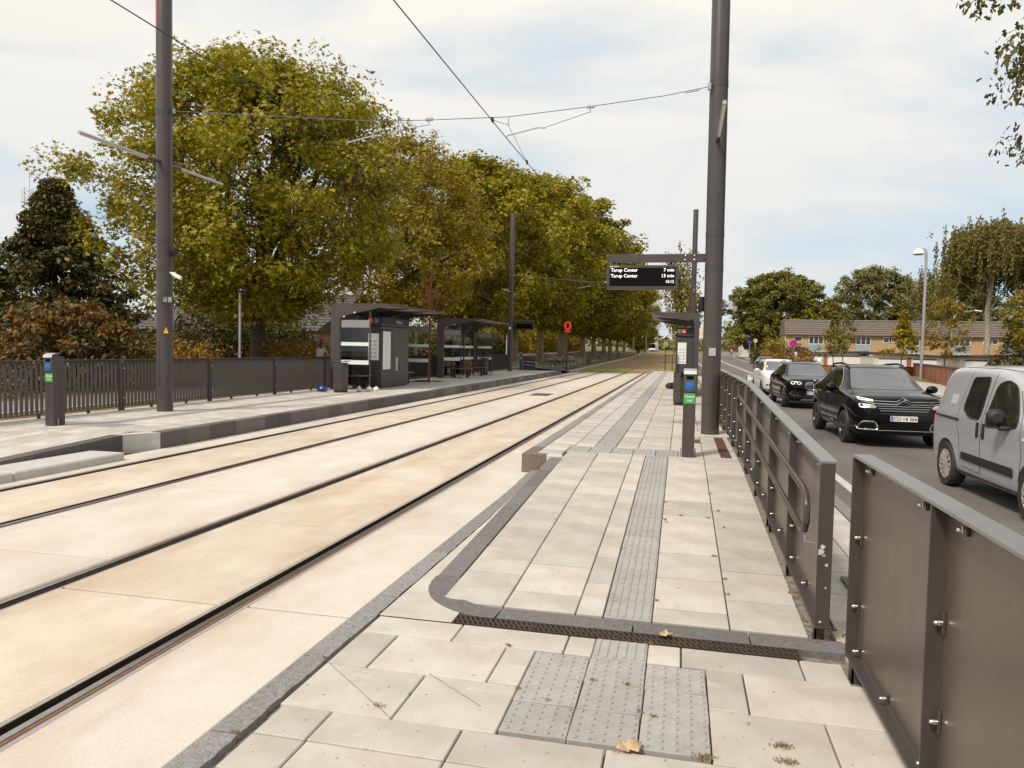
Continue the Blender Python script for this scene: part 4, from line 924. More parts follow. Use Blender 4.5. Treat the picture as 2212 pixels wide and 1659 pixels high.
# ------------------------------------------------------------------ panel fences by the road
def fence_section(label, y0, y1, x, zf, ht=1.10, nseg=2, end0=True, mirror=False):
    """runs along Y at x; platform side is -X; shears with the ground"""
    t = thing('panel_fence', label, 'fence', (x, y0, 0), 0, 'sheet metal fences by the road'); ln = y1-y0
    SX = Matrix(((1,0,0,0),(0,1,0,0),(0,(zf(y1)-zf(y0))/ln,1,zf(y0)),(0,0,0,1)))
    W_ = .085
    MB().cbox(0, W_+.012, 0, ln, ht-.018, ht, .003, SX).build('top_rail', M['caprail'], t)
    MB().cbox(0, W_, .0, ln, .075, .092, .003, SX).build('bottom_rail', M['steel'], t)
    ps = [0]+[ln*i/nseg for i in range(1, nseg)]+[ln]
    for i, yy in enumerate(ps):
        th = .012
        a = 0 if i == 0 else (ln-th if i == nseg else yy-th/2)
        MB().cbox(0, W_ if i in (0, nseg) else W_*.8, a, a+th, .092, ht-.018, .002, SX).build('post', M['steel'], t)
        yl = min(max(a, .06), ln-.12)
        MB().box(.01, .07, yl, yl+.012, -.12, .075, SX).box(.012, .024, yl, yl+.07, -.12, .075, SX).build('foot', M['steel'], t)
    nut = []
    for i in range(nseg):
        a, b = ps[i]+.012, ps[i+1]-.012
        MB().cbox(.058, .064, a+.004, b-.004, .10, ht-.022, .001, SX).build('sheet', M['panel'], t)
        for (yy, zz, vert) in [(a, .36, 1), (a, .74, 1), (b, .36, 1), (b, .74, 1), (a+(b-a)*.16, ht-.06, 0), (a+(b-a)*.84, ht-.06, 0), (a+(b-a)*.06, .13, 0), (a+(b-a)*.5, .13, 0), (a+(b-a)*.94, .13, 0)]:
            s_ = 1 if (vert and yy == a) else (-1 if vert else 0)
            yc = yy+s_*.022
            p = SX @ Vector((0, yc, zz))
            br = MB().cbox(.046, .0575, yc-.010, yc+.010, p.z-.045 if vert else p.z-.022, p.z+.045 if vert else p.z+.022, .002).build('bracket', M['steel'], t)
            nn = MB().lathe([(.0125,0),(.0125,.012),(.010,.014),(.0095,.022),(.006,.028),(.001,.030)], 10, Matrix.Translation((.046, yc, p.z)) @ Matrix.Rotation(-PI/2, 4, 'Y')); nn.build('cap_nut', M['zinc'], br, True)
    return t
FX = .835
fence_section('nearest road fence panel, cut off by the right edge', 1.75, 4.36, .935, flat, 1.195)
zf_ = lambda y: zr(y)
fl = ['road fence section beside the ramp with free chipped end post', 'road fence section at the middle of the ramp', 'road fence section beside the near mast', 'road fence section just beyond the near mast', 'fifth road fence section from the free end', 'sixth road fence section from the free end', 'seventh road fence section from the free end', 'eighth road fence section from the free end','ninth road fence section from the free end','far road fence section near the platform end']
y = 4.72
for i, l_ in enumerate(fl):
    fence_section(l_, y, y+2.60, FX, zf_, 1.10, 2); y += 2.62
hh = thing('ramp_handrail', 'double round steel handrail along the ramp fence', 'handrail', (FX-.065, 4.72, 0))
def hz(y, o): return zr(y+4.72)+o
path = []
ys3 = [.18+i*.5 for i in range(12)]
top = [(0, y, hz(y, .90)) for y in ys3]; bot = [(0, y, hz(y, .64)) for y in ys3]
nearend = [(0, .08, hz(.1,.87)), (0, .03, hz(.1,.82)), (0, .03, hz(.1,.72)), (0, .08, hz(.1,.66))]
farend = [(0, 5.82, hz(5.8,.87)), (0, 5.87, hz(5.8,.82)), (0, 5.87, hz(5.8,.70)), (0, 5.82, hz(5.8,.66))]
MB().tube(top+farend+bot[::-1]+nearend[::-1], .0215, 12, closed=True).build('rail', M['post'], hh, True)
for yy in (.05, 1.32, 2.62, 3.93, 5.24, 5.85):
    zz = hz(yy, .63); MB().tube([(0,yy,zz),(0,yy,zz-.035),(.06,yy,zz-.045)], .006, 6).build('bracket', M['galv'], hh)
# chips in the paint of the end post
for i, (zz, s_, xx) in enumerate(((.58,.018,.03),(.545,.028,.022),(.53,.012,.035),(.47,.014,.055),(.33,.008,.055),(.12,.01,.03))):
    rr = random.Random(i); pl = [(xx+s_*rr.uniform(.5,1)*math.cos(a), zz+s_*rr.uniform(.5,1)*math.sin(a)) for a in np.linspace(0, 2*PI, 9)[:-1]]
    MB().prism(pl, -.0012, -.0002, 'y').build('paint_chip', M['kerbstone'], [o for o in bpy.data.objects if o.get('label') == fl[0]][0])
# ------------------------------------------------------------------ trees
STAR = []      # lobed plane-leaf outline in its own plane, stem at the origin
for a, r_ in ((-90,.12),(-28,.62),(18,.36),(38,.80),(64,.40),(90,1.0),(116,.40),(142,.80),(162,.36),(208,.62)):
    STAR.append((r_*math.cos(math.radians(a))*.62, r_*math.sin(math.radians(a))*.62+.25))
LEAF = {'star': STAR, 'oval': [(0,-.05),(.24,.2),(.27,.5),(.0,1.0),(-.27,.5),(-.24,.2)], 'quad': [(0,0),(.34,.45),(0,1.0),(-.34,.45)],
        'oak': [(0,0),(.24,.26),(.11,.40),(.28,.60),(0,1.0),(-.28,.60),(-.11,.40),(-.24,.26)]}
def leaf_mesh(name, pts, sizes, m, kind='quad', seed=0, up=.55, hang=0., outward=None, fold=.18):
    rg = np.random.default_rng(seed); n = len(pts); tpl = np.array(LEAF[kind]); k = len(tpl)
    nrm = rg.normal(size=(n,3)); nrm /= np.linalg.norm(nrm, axis=1)[:,None]
    nrm[:,2] = np.abs(nrm[:,2])*.6+up
    if outward is not None: nrm += outward*.55
    nrm /= np.linalg.norm(nrm, axis=1)[:,None]
    d = rg.normal(size=(n,3)); d[:,2] -= hang*3
    d -= nrm*np.sum(d*nrm, axis=1)[:,None]; d /= (np.linalg.norm(d, axis=1)[:,None]+1e-9)
    b = np.cross(nrm, d)
    x = tpl[:,0][None,:,None]; y = tpl[:,1][None,:,None]; cz = (np.abs(tpl[:,0])*fold*2-(tpl[:,1]**2)*.18)[None,:,None]
    V = pts[:,None,:]+(b[:,None,:]*x+d[:,None,:]*y+nrm[:,None,:]*cz)*sizes[:,None,None]
    me = bpy.data.meshes.new(name); me.vertices.add(n*k); me.vertices.foreach_set('co', V.reshape(-1).astype(np.float32))
    me.loops.add(n*k); me.loops.foreach_set('vertex_index', np.arange(n*k, dtype=np.int32))
    me.polygons.add(n); me.polygons.foreach_set('loop_start', np.arange(0, n*k, k, dtype=np.int32)); me.polygons.foreach_set('loop_total', np.full(n, k, dtype=np.int32))
    me.materials.append(m); me.update(calc_edges=True); return me
def limb_path(a, b, rg, sag=.15, n=4):
    a, b = np.array(a, float), np.array(b, float); L_ = np.linalg.norm(b-a); out = []
    for i in range(n+1):
        t_ = i/n; p = a+(b-a)*t_; p[2] += sag*L_*math.sin(t_*PI)*.5; p += rg.normal(size=3)*L_*.03*(0 < i < n); out.append(tuple(p))
    return out
def crown_points(shape, R, z0, z1, ncl, rg):
    """centres of leaf clumps filling an uneven crown"""
    lob = rg.uniform(.78, 1.12, size=10); out = []; zc = (z0+z1)/2
    while len(out) < ncl:
        u = rg.uniform(-1, 1); a = rg.uniform(0, 2*PI); q = rg.uniform(0, 1)**.42
        w_ = lob[int(a/(2*PI)*10) % 10]*(.6+.4*lob[int((u+1)*4.9)])
        if shape == 'round': rad = R*math.sqrt(max(0, 1-abs(u)**2.3))*w_
        elif shape == 'cone': rad = R*(1-(u+1)/2)**1.1*w_*1.2
        elif shape == 'column': rad = R*(1-abs(u)**2.2)**.7*w_
        elif shape == 'dome': rad = R*math.sqrt(max(0, 1-max(0, u)**2))*w_*(1 if u > -.5 else .8)
        else: rad = R*w_
        z = zc+u*(z1-z0)/2
        if q > .90 and shape in ('round', 'dome') and rg.random() < .35:      # shoots that break the outline
            q *= rg.uniform(1.02, 1.09); z += (z-zc)*.10+.2
        out.append((q*rad*math.cos(a), q*rad*math.sin(a), z, q))
    return np.array(out)
def make_tree(name, label, cat, loc, H, R, z0, rtrunk, bark, leaf, ncl=150, per=90, lsize=.17, clr=.11, seed=1, shape='round', kind='quad', group=None, forkz=None, squash=.8, nl=9, up=.5, hang=0., lean=0.):
    rg = np.random.default_rng(seed); t = thing(name, label, cat, loc, 0, group)
    cp = crown_points(shape, R, z0, H*.985, ncl, rg)
    tm = MB(); topz = H*.72; n = 7
    tp = [(lean*z/H+rg.normal()*.05*(i > 0), rg.normal()*.05*(i > 0), z) for i, z in enumerate(np.linspace(-.15, topz, n))]
    tm.tube(tp, [rtrunk*(1.25 if i == 0 else 1-.8*(i/(n-1))) for i in range(n)], 10)
    fz = forkz or z0*.9
    idx = rg.choice(len(cp), size=min(nl, len(cp)), replace=False); limbs = []
    for q in idx:
        zst = rg.uniform(fz, max(fz+.1, topz*.75)); i = int((zst+.15)/(topz+.15)*(n-1)); i = min(i, n-2)
        base = np.array(tp[i])+(np.array(tp[i+1])-np.array(tp[i]))*.5; pth = limb_path(base, cp[q][:3], rg); r0 = rtrunk*(.55-.35*i/n)
        tm.tube(pth, [r0*(1-.8*j/len(pth)) for j in range(len(pth))], 6); limbs += pth
    la = np.array(limbs+tp[2:])
    for q in range(len(cp)):
        if rg.random() < .55:
            p = cp[q][:3]; c_ = la[np.argmin(np.sum((la-p)**2, axis=1)+(la[:,2] > p[2])*4)]
            tm.tube([tuple(c_), tuple((c_+p)/2+np.array([0,0,.1])), tuple(p)], [rtrunk*.10+.006, rtrunk*.06+.005, .004], 4, cap=False)
    tm.build('trunk', bark, t, True)
    P_ = []; O_ = []
    for (x, y, z, q) in cp:
        k = max(4, int(per*(.55+.9*rg.random()))); rc = clr*R*(.65+.8*rg.random())*(.6 if q > 1 else 1); k = k//2 if q > 1 else k
        v = rg.normal(size=(k,3)); v /= np.linalg.norm(v, axis=1)[:,None]; v *= (rg.uniform(0,1,size=(k,1))**.5)*rc; v[:,2] *= squash
        P_.append(np.array([x,y,z])+v); O_.append(v/rc*.5+np.array([x,y,max(0, z-z0)*.3])/max(R, .1)*.5)
    P_ = np.concatenate(P_); O_ = np.concatenate(O_)
    me = leaf_mesh('crown', P_, lsize*np.clip(rg.lognormal(-.06, .30, size=len(P_)), .45, 1.7), leaf, kind, seed+5, up, hang, O_)
    link('crown', me, t); return t
def place(src, label, loc, rz=0, sc=(1,1,1)):
    c = copy_tree(src); c.location = loc; c.rotation_euler = (0,0,rz); c.scale = sc; c['label'] = label; return c
GP = 'plane trees in a row left of the track'
PX = -14.6
t1 = make_tree('plane_tree', 'biggest and nearest plane tree, behind the left railing', 'tree', (-17.0, 27.5, .25), 12.8, 6.8, 2.7, .36, M['bark'], M['leaf_plane'], 620, 165, .20, .125, 11, 'round', 'star', GP, 3.0, .8, 14)
t2 = make_tree('plane_tree', 'yellowing airy plane tree behind the first shelter', 'tree', (PX-1.2, 41, .3), 13.4, 5.6, 3.4, .26, M['bark'], M['leaf_plane2'], 330, 125, .21, .14, 12, 'round', 'star', GP, 3.6, .8, 14)
t3 = make_tree('plane_tree', 'full plane tree behind the second shelter', 'tree', (PX-.6, 53, .3), 15.0, 6.3, 3.2, .30, M['bark_plane'], M['leaf_plane'], 330, 165, .26, .14, 13, 'round', 'quad', GP, 3.6, .8, 12)
t4 = make_tree('plane_tree', 'tall plane tree behind the second left mast', 'tree', (PX, 65, .4), 16.4, 7.2, 3.6, .32, M['bark_plane'], M['leaf_plane'], 330, 165, .30, .14, 14, 'round', 'quad', GP, 3.6, .8, 12)
place(t3, 'tall plane tree left of the red station sign', (PX, 77, .75), 2.1, (1.25,1.25,1.24))
place(t4, 'plane tree with pale forked trunk directly behind the red station sign', (PX, 92, .85), 1.1, (1.32,1.32,1.18))
for i, (y, lb) in enumerate(((111,'first'),(125,'second'),(141,'third'),(154,'fourth'),(170,'fifth'),(191,'last'))):
    place((t3,t4)[i % 2], '%s plane tree with pale trunk in the line beyond the forked one' % lb, (PX+.2, y, zt(y)+.25), .7*i+.4, (1.38,1.3,1.12 if i % 2 else 1.2) if i < 3 else (1.2,1.2,1.12))
# pale fork of the tree behind the station sign
fk = [o for o in C.objects if o.get('label', '').startswith('plane tree with pale forked')][0]
fm = MB(); fm.tube([(0,0,-.3),(.1,0,2.0),(.15,0,3.6)], [.48,.40,.36], 10).tube([(.1,0,3.2),(-.9,0,5.2),(-2.2,.3,8.0),(-2.6,.3,10.2)], [.28,.24,.18,.1], 8).tube([(.15,0,3.2),(.9,-.2,5.2),(1.3,-.2,7.4),(1.9,-.2,9.6)], [.28,.24,.2,.1], 8)
fm.build('fork', M['bark_plane'], fk, True)
# dark pyramid tree, shrubs and hedges at the left
make_tree('linden_tree', 'dark pyramid-shaped tree at the left edge below the lattice mast', 'tree', (-39.2, 40, .3), 11.6, 7.6, -.8, .3, M['bark'], M['leaf_dark'], 520, 140, .25, .09, 21, 'cone', 'oval', None, 1.5, .5, 10, .5, .3)
make_tree('russet_shrub', 'russet shrub with drooping leaves behind the left check-in post', 'shrub', (-17.3, 18.2, .25), 2.55, 1.75, .2, .07, M['bark'], M['leaf_red'], 80, 60, .15, .17, 22, 'dome', 'oval', None, .3, .8, 10, .3, .8)
make_tree('dark_shrub', 'dark green shrub under the russet shrub', 'shrub', (-17.2, 18.7, .25), 1.9, 2.3, .1, .06, M['bark'], M['leaf_dark'], 90, 60, .13, .20, 23, 'dome', 'oval', None, .3, .8, 8)
def hedge(label, x0, x1, y0, y1, z, h, leaf, dens, ls, seed, name='hedge'):
    t = thing(name, label, 'hedge', ((x0+x1)/2, (y0+y1)/2, z), 0, 'hedges and shrub masses'); rg = np.random.default_rng(seed); n = int(dens*(x1-x0)*(y1-y0)*h)
    p = rg.uniform(-1, 1, size=(n,3)); w_ = 1+.12*np.sin(p[:,0]*7+seed)+.1*np.sin(p[:,1]*9)
    p[:,0] *= (x1-x0)/2; p[:,1] *= (y1-y0)/2; p[:,2] = (p[:,2]+1)/2*h*w_
    p += rg.normal(size=p.shape)*.06
    link('foliage', leaf_mesh('foliage', p, ls*rg.uniform(.7,1.3,size=n), leaf, 'oval', seed, .4), t)
    s_ = MB()
    for i in range(8): s_.tube([(rg.uniform(-.4,.4)*(x1-x0), rg.uniform(-.4,.4)*(y1-y0), -.1), (rg.uniform(-.4,.4)*(x1-x0), rg.uniform(-.4,.4)*(y1-y0), h*.8)], [.03,.01], 5)
    s_.build('stem', M['bark'], t); return t
hedge('dark evergreen mass at the foot of the pyramid tree', -50, -30, 33, 36, .2, 3.4, M['leaf_dark'], 34, .26, 30)
hedge('orange brown hedge behind the left mast', -17.6, -15.6, 19.5, 23.2, .25, 1.32, M['leaf_orange'], 420, .12, 31)
hedge('orange hedge between lamp post and shelter', -17.6, -15.8, 27.2, 34.0, .25, 1.5, M['leaf_orange'], 260, .13, 32)
hedge('golden hedge at the far left behind the railing', -24, -18.6, 15.6, 17.6, .25, 1.5, M['leaf_orange'], 210, .13, 33)
hedge('low green planting under the left railing', -20, -15.4, 10.5, 17.8, .2, .85, M['leaf_dark'], 120, .13, 34)
hedge('dark hedge beyond the second shelter', -21.5, -19.8, 45, 66, .4, 2.3, M['leaf_dark'], 70, .20, 35)
hedge('dark hedge along the cycle path', -23, -20.6, 66, 92, 1.0, 2.4, M['leaf_dark'], 60, .24, 36)
hedge('golden shrubs beyond the pale trunks', -25, -22.5, 92, 110, 1.2, 3.4, M['leaf_gold'], 40, .3, 37)
hedge('yellow green thicket behind the farther trunks', -26, -22, 112, 170, 1.3, 4.5, M['leaf_plane2'], 14, .42, 38)
hedge('dark shrubbery in front of the tiled house', -32, -18.5, 34.2, 35.8, .25, 2.3, M['leaf_dark'], 90, .20, 40)
hedge('dark thicket behind the first plane trees', -24, -21, 30, 46, .3, 3.0, M['leaf_dark'], 55, .22, 39)
make_tree('far_tree', 'yellow green tree at the far left of the track', 'tree', (-11.5, 205, 1.3), 10.5, 5.2, 1.0, .3, M['bark'], M['leaf_plane2'], 120, 50, .5, .18, 41, 'round', 'quad', 'far trees at the end of the track')
make_tree('far_tree', 'dark tall tree behind the yellow green one at the end of the track', 'tree', (-12.5, 232, 1.5), 19, 6.0, 1.0, .3, M['bark'], M['leaf_far'], 140, 50, .6, .18, 42, 'column', 'quad', 'far trees at the end of the track')
# columnar tree at the end of the near platform, young staked tree on the left platform
def spire(name, label, loc, H, R, z0, leaf, seed, nb=16, per=60, ls=.13, trunk=.10, bark=None):
    rg = np.random.default_rng(seed); t = thing(name, label, 'tree', loc); tm = MB(); tm.tube([(0,0,-.1),(0,0,H*.5),(.05,0,H*.95)], [trunk,trunk*.6,.01], 8); P_ = []
    for i in range(nb):
        a = rg.uniform(0, 2*PI); zb_ = z0+(H*.55)*(i/nb)**1.1; ln = (H-zb_)*rg.uniform(.45,.8); rr = R*rg.uniform(.5,1)*(1-zb_/H*.5)
        pts = [np.array([rr*math.cos(a)*s_**.7, rr*math.sin(a)*s_**.7, zb_+ln*s_]) for s_ in np.linspace(0,1,6)]
        tm.tube([tuple(p) for p in pts], [trunk*.3*(1-.8*j/5) for j in range(6)], 4, cap=False)
        for j in range(per):
            s_ = rg.uniform(.12,1.04); k = min(4, int(s_*5)); p = pts[k]+(pts[k+1]-pts[k])*(s_*5-k); P_.append(p+rg.normal(size=3)*[.10,.10,.12]*(R/.9))
    for j in range(per*3): P_.append(np.array([rg.normal()*.12, rg.normal()*.12, rg.uniform(z0, H)]))
    tm.build('trunk', bark or M['bark'], t, True); P_ = np.array(P_)
    link('crown', leaf_mesh('crown', P_, ls*rg.uniform(.7,1.3,size=len(P_)), leaf, 'oval', seed, .3, .5), t); return t
spire('columnar_tree', 'slender golden columnar tree behind the near departure board', (-.35, 61.0, 0), 10.6, 1.9, 1.6, M['leaf_gold'], 51, 30, 110, .21, .10)
for i, y in enumerate((83, 104, 128)): spire('columnar_tree', '%s far columnar tree right of the grass track' % ('nearest','middle','farthest')[i], (1.0, y, zt(y)), 8.6, 1.4, 1.5, M['leaf_gold'], 52+i, 16, 45, .34, .12)
st = spire('staked_tree', 'young tree with red brown trunk between the two left shelters', (-10.72, 30.7, PH), 5.0, .75, 1.9, M['leaf_red'], 56, 26, 9, .06, .06, M['stake'])
MB().cbox(-.6,.6,-.5,.5,-.02,.004,.003).build('tree_pit', M['groove'], st)
# right-hand side
make_tree('round_tree', 'big round yellow green tree left of the brick house', 'tree', (19.5, 160, .7), 17.4, 10.2, .8, .5, M['bark'], M['leaf_far'], 620, 120, .45, .10, 61, 'round', 'quad', None, 2, .75)
make_tree('round_tree', 'smaller dark tree beside the big round one, close to the house gable', 'tree', (26.0, 150, .7), 11.5, 4.6, .8, .3, M['bark'], M['leaf_far'], 180, 100, .42, .14, 62, 'round', 'quad')
for i, (x, y, h, r_, lb) in enumerate(((40,172,19.8,9.5,'grey green tree rising behind the house roof, left of the two'),(57.5,176,19.8,7.2,'grey green tree rising behind the house roof, right of the two'),(30,178,10.4,5,'low dark tree peeping over the left part of the roof'),(49,181,17.5,6,'narrow tree between the two grey green ones'),(66,185,14,8,'low dark tree peeping over the roof near the birch'),(76,150,17,8,'dark tree at the right edge behind the birch'))):
    make_tree('poplar_tree', lb, 'tree', (x, y, .6), h, r_, 2.0, .4, M['bark'], M['leaf_poplar'] if i in (0,1,3) else M['leaf_far'], 380 if i < 2 else 180, 110, .45, .12, 70+i, 'round', 'quad', 'trees behind the brick house')
def weeping(label, loc, H, R, seed):
    rg = np.random.default_rng(seed); t = thing('weeping_birch', label, 'tree', loc); tm = MB()
    tm.tube([(0,0,-.2),(.1,0,4),(-.1,0,8),(.3,0,13),(.5,0,H*.95)], [.40,.36,.30,.18,.04], 10); P_ = []
    lobes = [(rg.uniform(0,2*PI), rg.uniform(.1,.95)) for _ in range(62)]
    for i, (a, q) in enumerate(lobes):
        zz = H*(.50+.50*math.sqrt(max(0, 1-q*q)))-rg.uniform(0,3.0); e = np.array([q*R*math.cos(a)*1.1, q*R*math.sin(a), zz]); s0 = np.array([.2,0,min(zz-1, rg.uniform(7.5,15))])
        if i % 3 == 0: tm.tube(limb_path(s0, e, rg, .3), [.09,.07,.05,.03,.02], 5, cap=False)
        for k in range(40):
            c_ = e+rg.normal(size=3)*[1.1,1.1,.7]; ln = rg.uniform(1.0, 5.2)*(.55+.85*q); m_ = int(ln*9)
            s_ = rg.uniform(0,1,size=m_); P_.append(np.stack([c_[0]+rg.normal(size=m_)*.10, c_[1]+rg.normal(size=m_)*.10, c_[2]+.3-s_*ln], 1))
    P_ = np.concatenate(P_); tm.build('trunk', M['bark_birch'], t, True)
    link('crown', leaf_mesh('crown', P_, .34*rg.uniform(.7,1.3,size=len(P_)), M['leaf_birch'], 'quad', seed, .1, .9), t)
weeping('tall weeping birch with pale trunk in front of the brick house', (41.2, 115, .4), 19.6, 8.0, 81)
ST = 'young street trees in front of the garages'
s1 = make_tree('street_tree', 'leftmost young street tree, in front of the house', 'tree', (12.3, 66.0, .05), 5.3, 1.15, 1.9, .05, M['bark'], M['leaf_far'], 60, 40, .15, .26, 91, 'cone', 'oval', ST)
s2 = make_tree('street_tree', 'second young street tree, close beside the leftmost', 'tree', (13.5, 68.5, .05), 5.4, 1.25, 2.0, .05, M['bark'], M['leaf_far'], 66, 40, .15, .26, 92, 'column', 'oval', ST)
make_tree('street_tree', 'dense green gold street tree left of the tall street lamp', 'tree', (18.6, 70, .05), 5.6, 1.35, 2.0, .06, M['bark'], M['leaf_plane2'], 84, 55, .17, .24, 93, 'cone', 'oval', ST)
make_tree('street_tree', 'broad street tree behind the tall street lamp', 'tree', (23.2, 74, .05), 6.8, 2.2, 1.9, .06, M['bark'], M['leaf_street'], 90, 50, .18, .22, 94, 'round', 'oval', ST)
make_tree('street_tree', 'bright yellow street tree at the right edge above the van', 'tree', (24.0, 58, .05), 7.0, 2.5, 2.1, .07, M['bark'], M['leaf_gold'], 120, 55, .19, .2, 95, 'column', 'oval', ST)
make_tree('bush', 'dark conifer-like bush behind the yellow street tree', 'shrub', (28.4, 73, .0), 4.8, 2.2, .3, .06, M['bark'], M['leaf_dark'], 70, 45, .22, .22, 96, 'cone', 'oval')
hedge('yellow green hedge in front of the house gable', 9.5, 14.5, 88, 92, .1, 1.9, M['leaf_orange'], 70, .25, 97)
hedge('green shrubs at the foot of the big round tree', 9.5, 17, 104, 112, .2, 2.4, M['leaf_dark'], 26, .36, 98)
hedge('pale green bush beside the speed limit sign', 10.3, 13, 98, 103, .3, 3.2, M['leaf_street'], 40, .34, 99)
make_tree('oak_tree', 'red oak branches hanging into the top right corner', 'tree', (16.3, 20.5, 0), 15.5, 9.3, 6.0, .45, M['bark'], M['leaf_oak'], 470, 215, .17, .105, 101, 'round', 'oak', None, 4.5, .8, 16, .2, .7)
# a wood that closes the view far behind everything
rg = np.random.default_rng(5); P_ = []
for i in range(420):
    x = rg.uniform(-330, 330); y = rg.uniform(360, 430)+abs(x)*.15; h = rg.uniform(8, 17) if abs(x+10) > 30 else rg.uniform(4, 7); r_ = rg.uniform(5, 9); k = 90
    v = rg.normal(size=(k,3)); v /= np.linalg.norm(v, axis=1)[:,None]; v *= rg.uniform(0,1,size=(k,1))**.4
    P_.append(np.array([x, y, 2.5+h*.5])+v*[r_, r_, h*.55])
P_ = np.concatenate(P_)
o = link('far_wood', leaf_mesh('far_wood', P_, rg.uniform(1.6,3.0,size=len(P_)), M['leaf_poplar'], 'quad', 9, .4)); tag(o, 'distant belt of trees along the horizon', 'wood', None, 'stuff')
P_ = []
for i in range(150):
    x = rg.uniform(-190, -48); y = rg.uniform(60, 150); h = rg.uniform(6, 10); r_ = rg.uniform(3, 6); k = 110
    v = rg.normal(size=(k,3)); v /= np.linalg.norm(v, axis=1)[:,None]; v *= rg.uniform(0,1,size=(k,1))**.4; P_.append(np.array([x, y, h*.5])+v*[r_, r_, h*.55])
P_ = np.concatenate(P_)
o = link('far_wood', leaf_mesh('far_wood', P_, rg.uniform(.5,1.0,size=len(P_)), M['leaf_dark'], 'quad', 10, .4)); tag(o, 'dark garden trees far behind the left hedges', 'wood', None, 'stuff')
# ------------------------------------------------------------------ cars
from mathutils.geometry import delaunay_2d_cdt
def paint(name, col, rough=.25, metal=0.):
    m = mat(name, col, rough, metal, spec=.4, coat=.45); m.node_tree.nodes['Principled BSDF'].inputs['Coat Roughness'].default_value = .04; return m
M['car_black'] = mat('black car paint', (.006,.005,.006), .05, 0, spec=.28); M['car_white'] = paint('white car paint', (.72,.71,.68), .3); M['car_silver'] = paint('silver car paint', (.52,.53,.55), .30, .35)
M['carglass'] = mat('tinted car glass', (.020,.018,.018), .03, 0, spec=.9); M['windscreen'] = mat('windscreen glass', (.11,.105,.115), .04, 0, spec=1., coat=.5)  # windscreen: pale sky reflection painted into the grey base colour
M['tyre'] = mat('tyre rubber', (.022,.020,.019), .8, 0, noise=(.05,.045,.04), nscale=20); M['rim_dark'] = mat('dark machined rim', (.10,.09,.085), .3, .8); M['rim_light'] = mat('pale wheel cover', (.52,.47,.41), .45, .3)
M['chrome'] = mat('chrome trim', (.70,.69,.67), .12, 1.); M['lampglass'] = mat('headlamp', (.62,.56,.45), .12, .3, emit=((1,.9,.7), .25)); M['drl'] = mat('daytime running light', (.8,.8,.78), .3, emit=((1,1,1), .8))
M['taillamp'] = mat('tail lamp', (.40,.012,.01), .2); M['cartrim'] = mat('black car trim', (.022,.020,.020), .55); M['plate'] = mat('number plate', (.78,.77,.74), .5)
def chaikin(p, it=2):
    for _ in range(it):
        q = [p[0]]
        for a, b in zip(p, p[1:]): q += [(a[0]*.75+b[0]*.25, a[1]*.75+b[1]*.25), (a[0]*.25+b[0]*.75, a[1]*.25+b[1]*.75)]
        p = q+[p[-1]]
    return p
def body_mesh(st, soft=.07, shoulder=.05):
    st = np.array(st, float); y0, y1 = st[0,0], st[-1,0]; ys = np.unique(np.concatenate([np.arange(y0, y1, .05), [y1], st[:3,0], st[-3:,0]]))
    cols = [np.interp(ys, st[:,0], st[:,k]) for k in range(1, 6)]
    out = []
    for c in cols:      # smooth along the length
        s_ = np.array([np.mean(np.interp(np.clip(y+np.linspace(-soft, soft, 9)*min(1, max(.05, min(y-y0, y1-y)/.25)), y0, y1), st[:,0], st[:,0]*0+np.interp(st[:,0], st[:,0], st[:,0])) * 0 + np.interp(np.clip(y+np.linspace(-soft, soft, 9)*min(1, max(.05, min(y-y0, y1-y)/.25)), y0, y1), ys, c)) for y in ys]); out.append(s_)
    zb, zs, zr_, W_, Wr = out; rings = []
    for i in range(len(ys)):
        a, b, c, w, wr = zb[i], zs[i], zr_[i], W_[i], Wr[i]; wl = w-shoulder
        h = [(0,c),(.55*wr,c-.006),(.88*wr,c-.022),(wr,c-.055),(wr+(wl-wr)*.5,(c-.055)*.5+b*.5),(wl,b+.01),(w-.012,b-.05),(w,b-.18),(w,(a+b)/2),(w-.012,a+.16),(w-.05,a+.03),(w-.14,a),(0,a)]
        if c-b < .16: h[4] = (wl*.5+wr*.5, b*.5+(c-.05)*.5)
        h = chaikin(h, 2); rings.append([(x, ys[i], z) for x, z in h]+[(-x, ys[i], z) for x, z in h[-2:0:-1]])
    n = len(rings[0]); mb = MB(); v_ = [p for r_ in rings for p in r_]; f_ = []
    for i in range(len(rings)-1):
        for k in range(n): f_.append((i*n+k, i*n+(k+1) % n, (i+1)*n+(k+1) % n, (i+1)*n+k))
    f_ += [tuple(range(n))[::-1], tuple((len(rings)-1)*n+k for k in range(n))]
    mb.add(v_, f_); return mb.mesh('body', True)
def dens(poly, d=.04):
    out = []
    for a, b in zip(poly, poly[1:]+poly[:1]):
        n = max(1, int(math.hypot(b[0]-a[0], b[1]-a[1])/d))
        for i in range(n): out.append((a[0]+(b[0]-a[0])*i/n, a[1]+(b[1]-a[1])*i/n))
    return out
def rnd_poly(poly, r=.03, n=3):      # rounded corners
    out = []; m = len(poly)
    for i in range(m):
        p, a, b = Vector(poly[i]), Vector(poly[i-1]), Vector(poly[(i+1) % m]); da, db = (a-p), (b-p); q = min(r, da.length*.45, db.length*.45)
        A, B = p+da.normalized()*q, p+db.normalized()*q
        for k in range(n+1):
            t_ = k/n; out.append(tuple(A*(1-t_)**2+p*2*t_*(1-t_)+B*t_**2))
    return out
